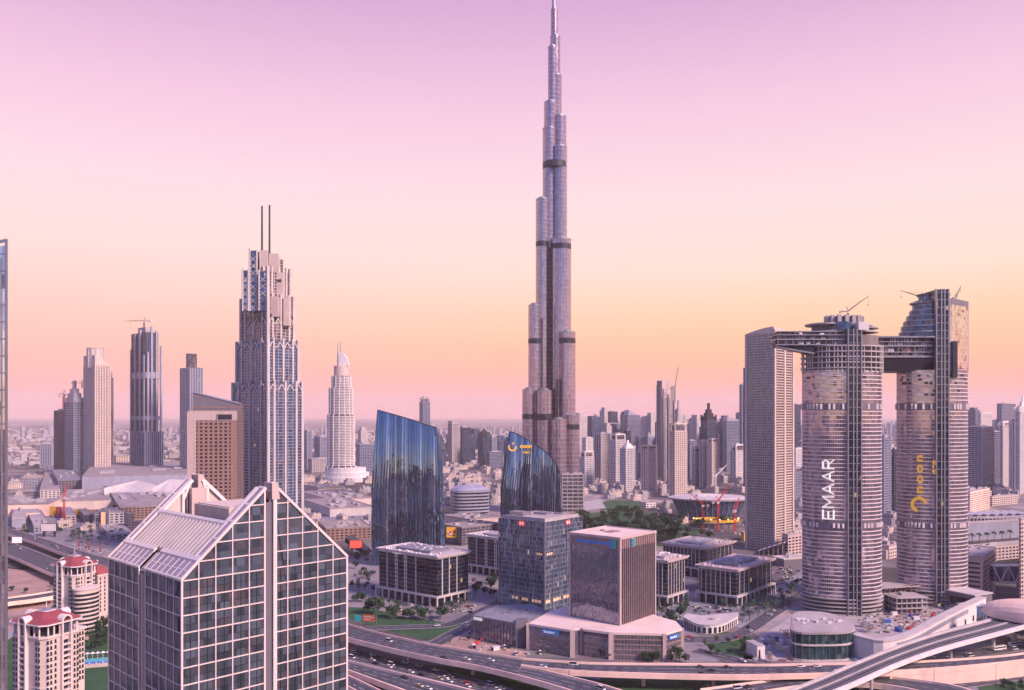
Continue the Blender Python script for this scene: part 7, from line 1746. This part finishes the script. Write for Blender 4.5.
def car(p, rz, where, group, k=None):
    k = QR.choices(range(6), (12, 3.5, 4, 1, 1.5, 3))[0] if k is None else k; src, lab = CK[k]
    if k in cused: o = src.copy(); C.objects.link(o)
    else: cused.add(k); o = src
    o.location = p; o.rotation_euler = (0, 0, rz); o.name = 'van' if k == 5 else 'car'; o.scale = (1.12,)*3
    tag(o, lab+' '+where, 'van' if k == 5 else 'car', lab+'s '+group); return o
def traffic(key, n, where, group, lanes, f0=.0, f1=1.0, rev=False, dense=False):
    A, B, z = LANES[key]; m = len(A)-1; spots = []; tr = 0
    while len(spots) < n and tr < n*50:
        tr += 1; s = QR.uniform(f0, f1)*m; i = min(m-1, int(s)); u = s-i; l = QR.choice(lanes); a = A[i].lerp(A[i+1], u); b = B[i].lerp(B[i+1], u); p = a.lerp(b, l)
        d = (A[i+1].lerp(B[i+1], l)-A[i].lerp(B[i], l)).normalized()
        if all((p-q).length > 6.2 or abs(d.cross(p-q).z) > 2.2 for q in spots):
            spots.append(Vector((p.x, p.y, z))); car(Vector((p.x, p.y, z)), math.atan2(d.y, d.x)+(math.pi if rev else 0), where, group)
traffic('Q', 58, 'in the dense queue on the ground-level highway under the forked flyover', 'in the highway queue', (.16, .39, .62, .85), .08, .98)
traffic('A', 10, 'on the left stem of the forked flyover', 'on the flyover stem', (.2, .42, .64, .82), .2)
traffic('A2', 2, 'on the near branch of the forked flyover', 'on the near flyover branch', (.25, .6))
traffic('B', 9, 'on the long right branch of the forked flyover', 'on the right flyover branch', (.22, .5, .78))
traffic('D', 13, 'on the low ramp next to the gabled tower', 'on the low ramp', (.22, .5, .78))
traffic('C', 4, 'on the thin curved ramp at bottom right', 'on the curved ramp', (.3, .7))
traffic('R', 5, 'on the ground road in the bottom right corner', 'on the bottom right road', (.2, .4, .6, .8))
traffic('Z', 9, 'on the road beneath the rail viaduct', 'beneath the viaduct', (.2, .5, .8))
traffic('S', 14, 'on the street curving past the white pavilion', 'on the street past the pavilion', (.18, .4, .6, .82))
traffic('T', 2, 'on the side road left of the dark annex', 'on the side road', (.3, .7))
traffic('U', 3, 'on the narrow road between the lawns', 'on the lawn road', (.5,))
traffic('L1', 9, 'on the upper elevated road at left', 'on the upper left road', (.2, .4, .6, .8))
traffic('L2', 8, 'on the lower elevated road at left', 'on the lower left road', (.2, .4, .6, .8))
traffic('V', 2, 'on the forecourt lane by the lawn', 'on the forecourt lane', (.5,))
def lot(x0, x1, y0, y1, n, where, group, rz=40):
    spots = []; tr = 0; a = R(rz); u = Vector((math.cos(a), math.sin(a), 0)); v = Vector((-u.y, u.x, 0)); o = G((x0+x1)/2, (y0+y1)/2)
    while len(spots) < n and tr < n*60:
        tr += 1; p = G(QR.uniform(x0, x1), QR.uniform(y0, y1)); q = o+u*(round((p-o).dot(u)/2.9)*2.9)+v*(round((p-o).dot(v)/9)*9)
        if all((q-s).length > 2.5 for s in spots): spots.append(q); car(q+Vector((0, 0, .06)), a+math.pi/2, where, group)
lot(694, 730, 607, 613, 9, 'parked in front of the finned office block with a blue-grey roof', 'parked before the finned block')
lot(776, 800, 568, 585, 24, 'parked in the open lot left of the left twin tower', 'parked left of the twin towers')
lot(452, 474, 604, 612, 9, 'parked by the arcade right of the dark glass office block', 'parked by the arcade')
lot(656, 690, 617, 630, 10, 'parked between the pink podium and the white pavilion', 'parked by the white pavilion')
lot(306, 368, 509, 524, 20, 'parked among the mall roofs right of the gabled tower', 'parked by the mall', 30)
lot(66, 130, 540, 552, 26, 'parked on the mall forecourt near the red pylons', 'parked on the mall forecourt', 30)
lot(372, 432, 600, 613, 10, 'parked in front of the arcade of the dark glass office block', 'parked before the dark arcaded block')
lot(500, 560, 646, 655, 8, 'parked on the strip between the podium front and the flyover', 'parked before the podium', 8)
def bus(px, py, rz, m, lb):
    t = thing('bus', lb, 'bus', G(px, py), R(rz)); b = MB(); b.box(-6, 6, -1.25, 1.25, .5, 3.1); b.build('body', m, t); b = MB(); b.box(-5.7, 5.5, -1.29, 1.29, 1.6, 2.6); b.box(5.95, 6.04, -1.1, 1.1, 1.4, 2.8); b.build('windows', 'g_dark', t); b = MB(); b.box(-4, 3, -.9, .9, 3.1, 3.35); b.build('roof_unit', 'conc', t)
    for x in (-3.6, 3.6):
        for y in (-1.3, 1.0): b = MB(); b.tube((x, y, .5), (x, y+.3, .5), .5, n=10); b.build('wheel', 'black', t)
bus(999, 650, 22, 'carw', 'white coach parked under the rail viaduct, nearer of two'); bus(1015, 645.5, 25, 'carw', 'white coach parked under the rail viaduct, farther of two')

# ------------------------------------------------------------------ lamps, gantry signs, site clutter
def lamp_kind(h=13, two=True):
    t = thing('street_lamp', None, 'street lamp'); b = MB(); b.tube((0, 0, 0), (0, 0, h), .17, .09, 7); b.build('pole', 'dsteel', t); b = MB()
    for s in (-1, 1): b.bar((0, 0, h), (s*2.4, 0, h+.5), .12)
    b.build('arm', 'dsteel', t)
    for s in (-1, 1): b = MB(); b.box(s*2.4-.55, s*2.4+.55, -.2, .2, h+.4, h+.6); b.build('lamp_head', 'steel', t)
    return t
LK = lamp_kind(); first = True
for px, py, z, lb in ((400, 657, 0, 'street lamp on the left verge under the forked flyover'), (454, 664, 0, 'street lamp rising in front of the dirt lot and the flyover stem'), (511, 680, 0, 'street lamp in front of the flyover fork'), (569, 688, 0, 'street lamp between the two flyover branches'), (675, 690, 0, 'street lamp on the lawn left of the curved ramp'), (702, 688, 0, 'street lamp on the lawn under the right flyover branch, left of centre'), (731, 689, 0, 'street lamp on the lawn under the right flyover branch, right of centre'), (767, 690, 0, 'street lamp on the lawn just left of the rail viaduct'), (934, 688, 0, 'street lamp by the bottom right road, left one'), (996, 686, 0, 'street lamp by the bottom right road, right one'), (488, 655, 0, 'street lamp beside the dirt lot left of the dark annex'), (428, 640, 0, 'street lamp at the end of the narrow lawn road'), (846, 690, 0, 'street lamp under the foot of the rail viaduct'), (20, 552, 8, 'street lamp on the upper elevated road at left, nearer the edge'), (62, 565, 8, 'street lamp on the upper elevated road at left, nearer the hotel')):
    p = G(px, py, z)
    if first: LK.location = p; LK['label'] = lb; LK['group'] = 'street lamps'; first = False; LK.rotation_euler = (0, 0, .5)
    else: dup(LK, p, .5, lb, 'street lamps')
def gantry():
    p = G(366, 640); t = thing('road_sign', 'teal and orange road sign boards on a gantry over the forked flyover stem', 'sign', (p.x, p.y, 0), R(-20)); b = MB(); b.bar((-9, 0, 0), (-9, 0, 19), .5); b.bar((9, 0, 0), (9, 0, 19), .5); b.bar((-9, 0, 17.2), (9, 0, 17.2), .5); b.bar((-9, 0, 15), (9, 0, 15), .4); b.build('gantry_frame', 'steel', t); b = MB(); b.box(-9.4, -4.4, -.5, -.3, 13.6, 18.4); b.build('teal_board', 'teal', t); b = MB(); b.box(-2.6, 7.4, -.5, -.3, 14.2, 19.2); b.build('orange_board', 'orange', t)
    b = MB(); b.box(-1.6, 6.4, -.56, -.5, 17.4, 18); b.box(-1.6, 4, -.56, -.5, 15.6, 16.2); b.build('board_stripes', 'white', t)
gantry()
def small(name, label, cat, p, rz, build, m, group):
    b = MB(); build(b); o = b.build(name, m); o.location = p; o.rotation_euler = (0, 0, rz); return tag(o, label, cat, group)
kinds = [('material_stack', 'pale stack of building material', 'stack', lambda b: [b.box(-1.4, 1.4, -2+k*1.4, -.8+k*1.4, 0, 1+.5*(k % 2)) for k in range(3)], 'pale'), ('site_container', 'blue site container', 'container', lambda b: (b.box(-3, 3, -1.2, 1.2, 0, 2.6), [b.box(-3+k*.6, -2.8+k*.6, -1.28, 1.28, .1, 2.5) for k in range(10)]), 'blue'),
         ('site_container', 'white site container', 'container', lambda b: (b.box(-3, 3, -1.2, 1.2, 0, 2.6), [b.box(-3+k*.6, -2.8+k*.6, -1.28, 1.28, .1, 2.5) for k in range(10)]), 'white'), ('timber_pile', 'brown pile of timber', 'timber pile', lambda b: [b.box(-2.4, 2.4, -1+k*.5, -.62+k*.5, 0, .5+.4*((k*7) % 3)) for k in range(5)], 'brown'),
         ('scaffold', 'steel scaffold frame', 'scaffold', lambda b: ([b.box(x-.1, x+.1, y-.1, y+.1, 0, 6) for x in (-2.5, 0, 2.5) for y in (-1, 1)], [b.box(-2.7, 2.7, -1.1, 1.1, z, z+.15) for z in (2, 4, 6)]), 'steel'), ('sand_heap', 'heap of sand', 'heap', lambda b: b.prism(ell(3.2, 2.4, 9), 0, 1.8, ell(.5, .4, 9, .3, .1)), 'sand'), ('red_machine', 'small red building machine', 'machine', lambda b: (b.box(-1.8, 1.4, -1, 1, .4, 1.6), b.box(-.6, .8, -.8, .8, 1.6, 2.7), b.bar((1.2, 0, 1.6), (4.5, 0, 4), .35), b.bar((4.5, 0, 4), (5.6, 0, 1.4), .3)), 'red')]
SR = random.Random(21); protos = [None]*len(kinds)
def clutter(poly, n, where, group, z=.06, weights=(6, 1, 3, 4, 3, 2, 1)):
    xs = [p[0] for p in poly]; ys = [p[1] for p in poly]; c = 0; tr = 0; pts = []
    while c < n and tr < n*50:
        tr += 1; x, y = SR.uniform(min(xs), max(xs)), SR.uniform(min(ys), max(ys)); ins = False
        for i in range(len(poly)):
            (a, b), (d, e) = poly[i-1], poly[i]
            if (b > y) != (e > y) and x < (d-a)*(y-b)/(e-b)+a: ins = not ins
        p = G(x, y, z)
        if not ins or any((p-q).length < 6 for q in pts): continue
        pts.append(p); k = SR.choices(range(len(kinds)), weights)[0]; nm, lb, ct, bf, m = kinds[k]; rz = SR.uniform(0, 3.1)
        if protos[k] is None: o = protos[k] = small(nm, '', ct, p, rz, bf, m, '')
        else: o = protos[k].copy(); C.objects.link(o); o.location = p; o.rotation_euler = (0, 0, rz)
        o['label'] = lb+' '+where; o['group'] = ct+'s '+group; c += 1
clutter([(856, 622), (880, 612), (900, 616), (940, 604), (972, 597), (978, 604), (940, 620), (900, 634), (870, 634)], 80, 'behind the white podium wall of the twin towers', 'on the twin towers site')
clutter([(750, 650), (770, 636), (790, 634), (795, 660), (752, 664)], 30, 'on the building site left of the dark green glass pavilion', 'left of the glass pavilion')
clutter([(797, 659), (850, 660), (885, 664), (870, 661), (800, 656)], 18, 'along the foot of the dark green glass pavilion', 'at the foot of the glass pavilion')
clutter([(470, 643), (500, 648), (530, 654), (470, 650)], 14, 'on the dirt lot below the dark annex', 'on the dirt lot', weights=(2, 0, 4, 1, 0, 3, 1))
clutter([(660, 512), (745, 520), (745, 535), (700, 534), (670, 526)], 40, 'on the building site round the floodlit ring', 'round the floodlit ring')
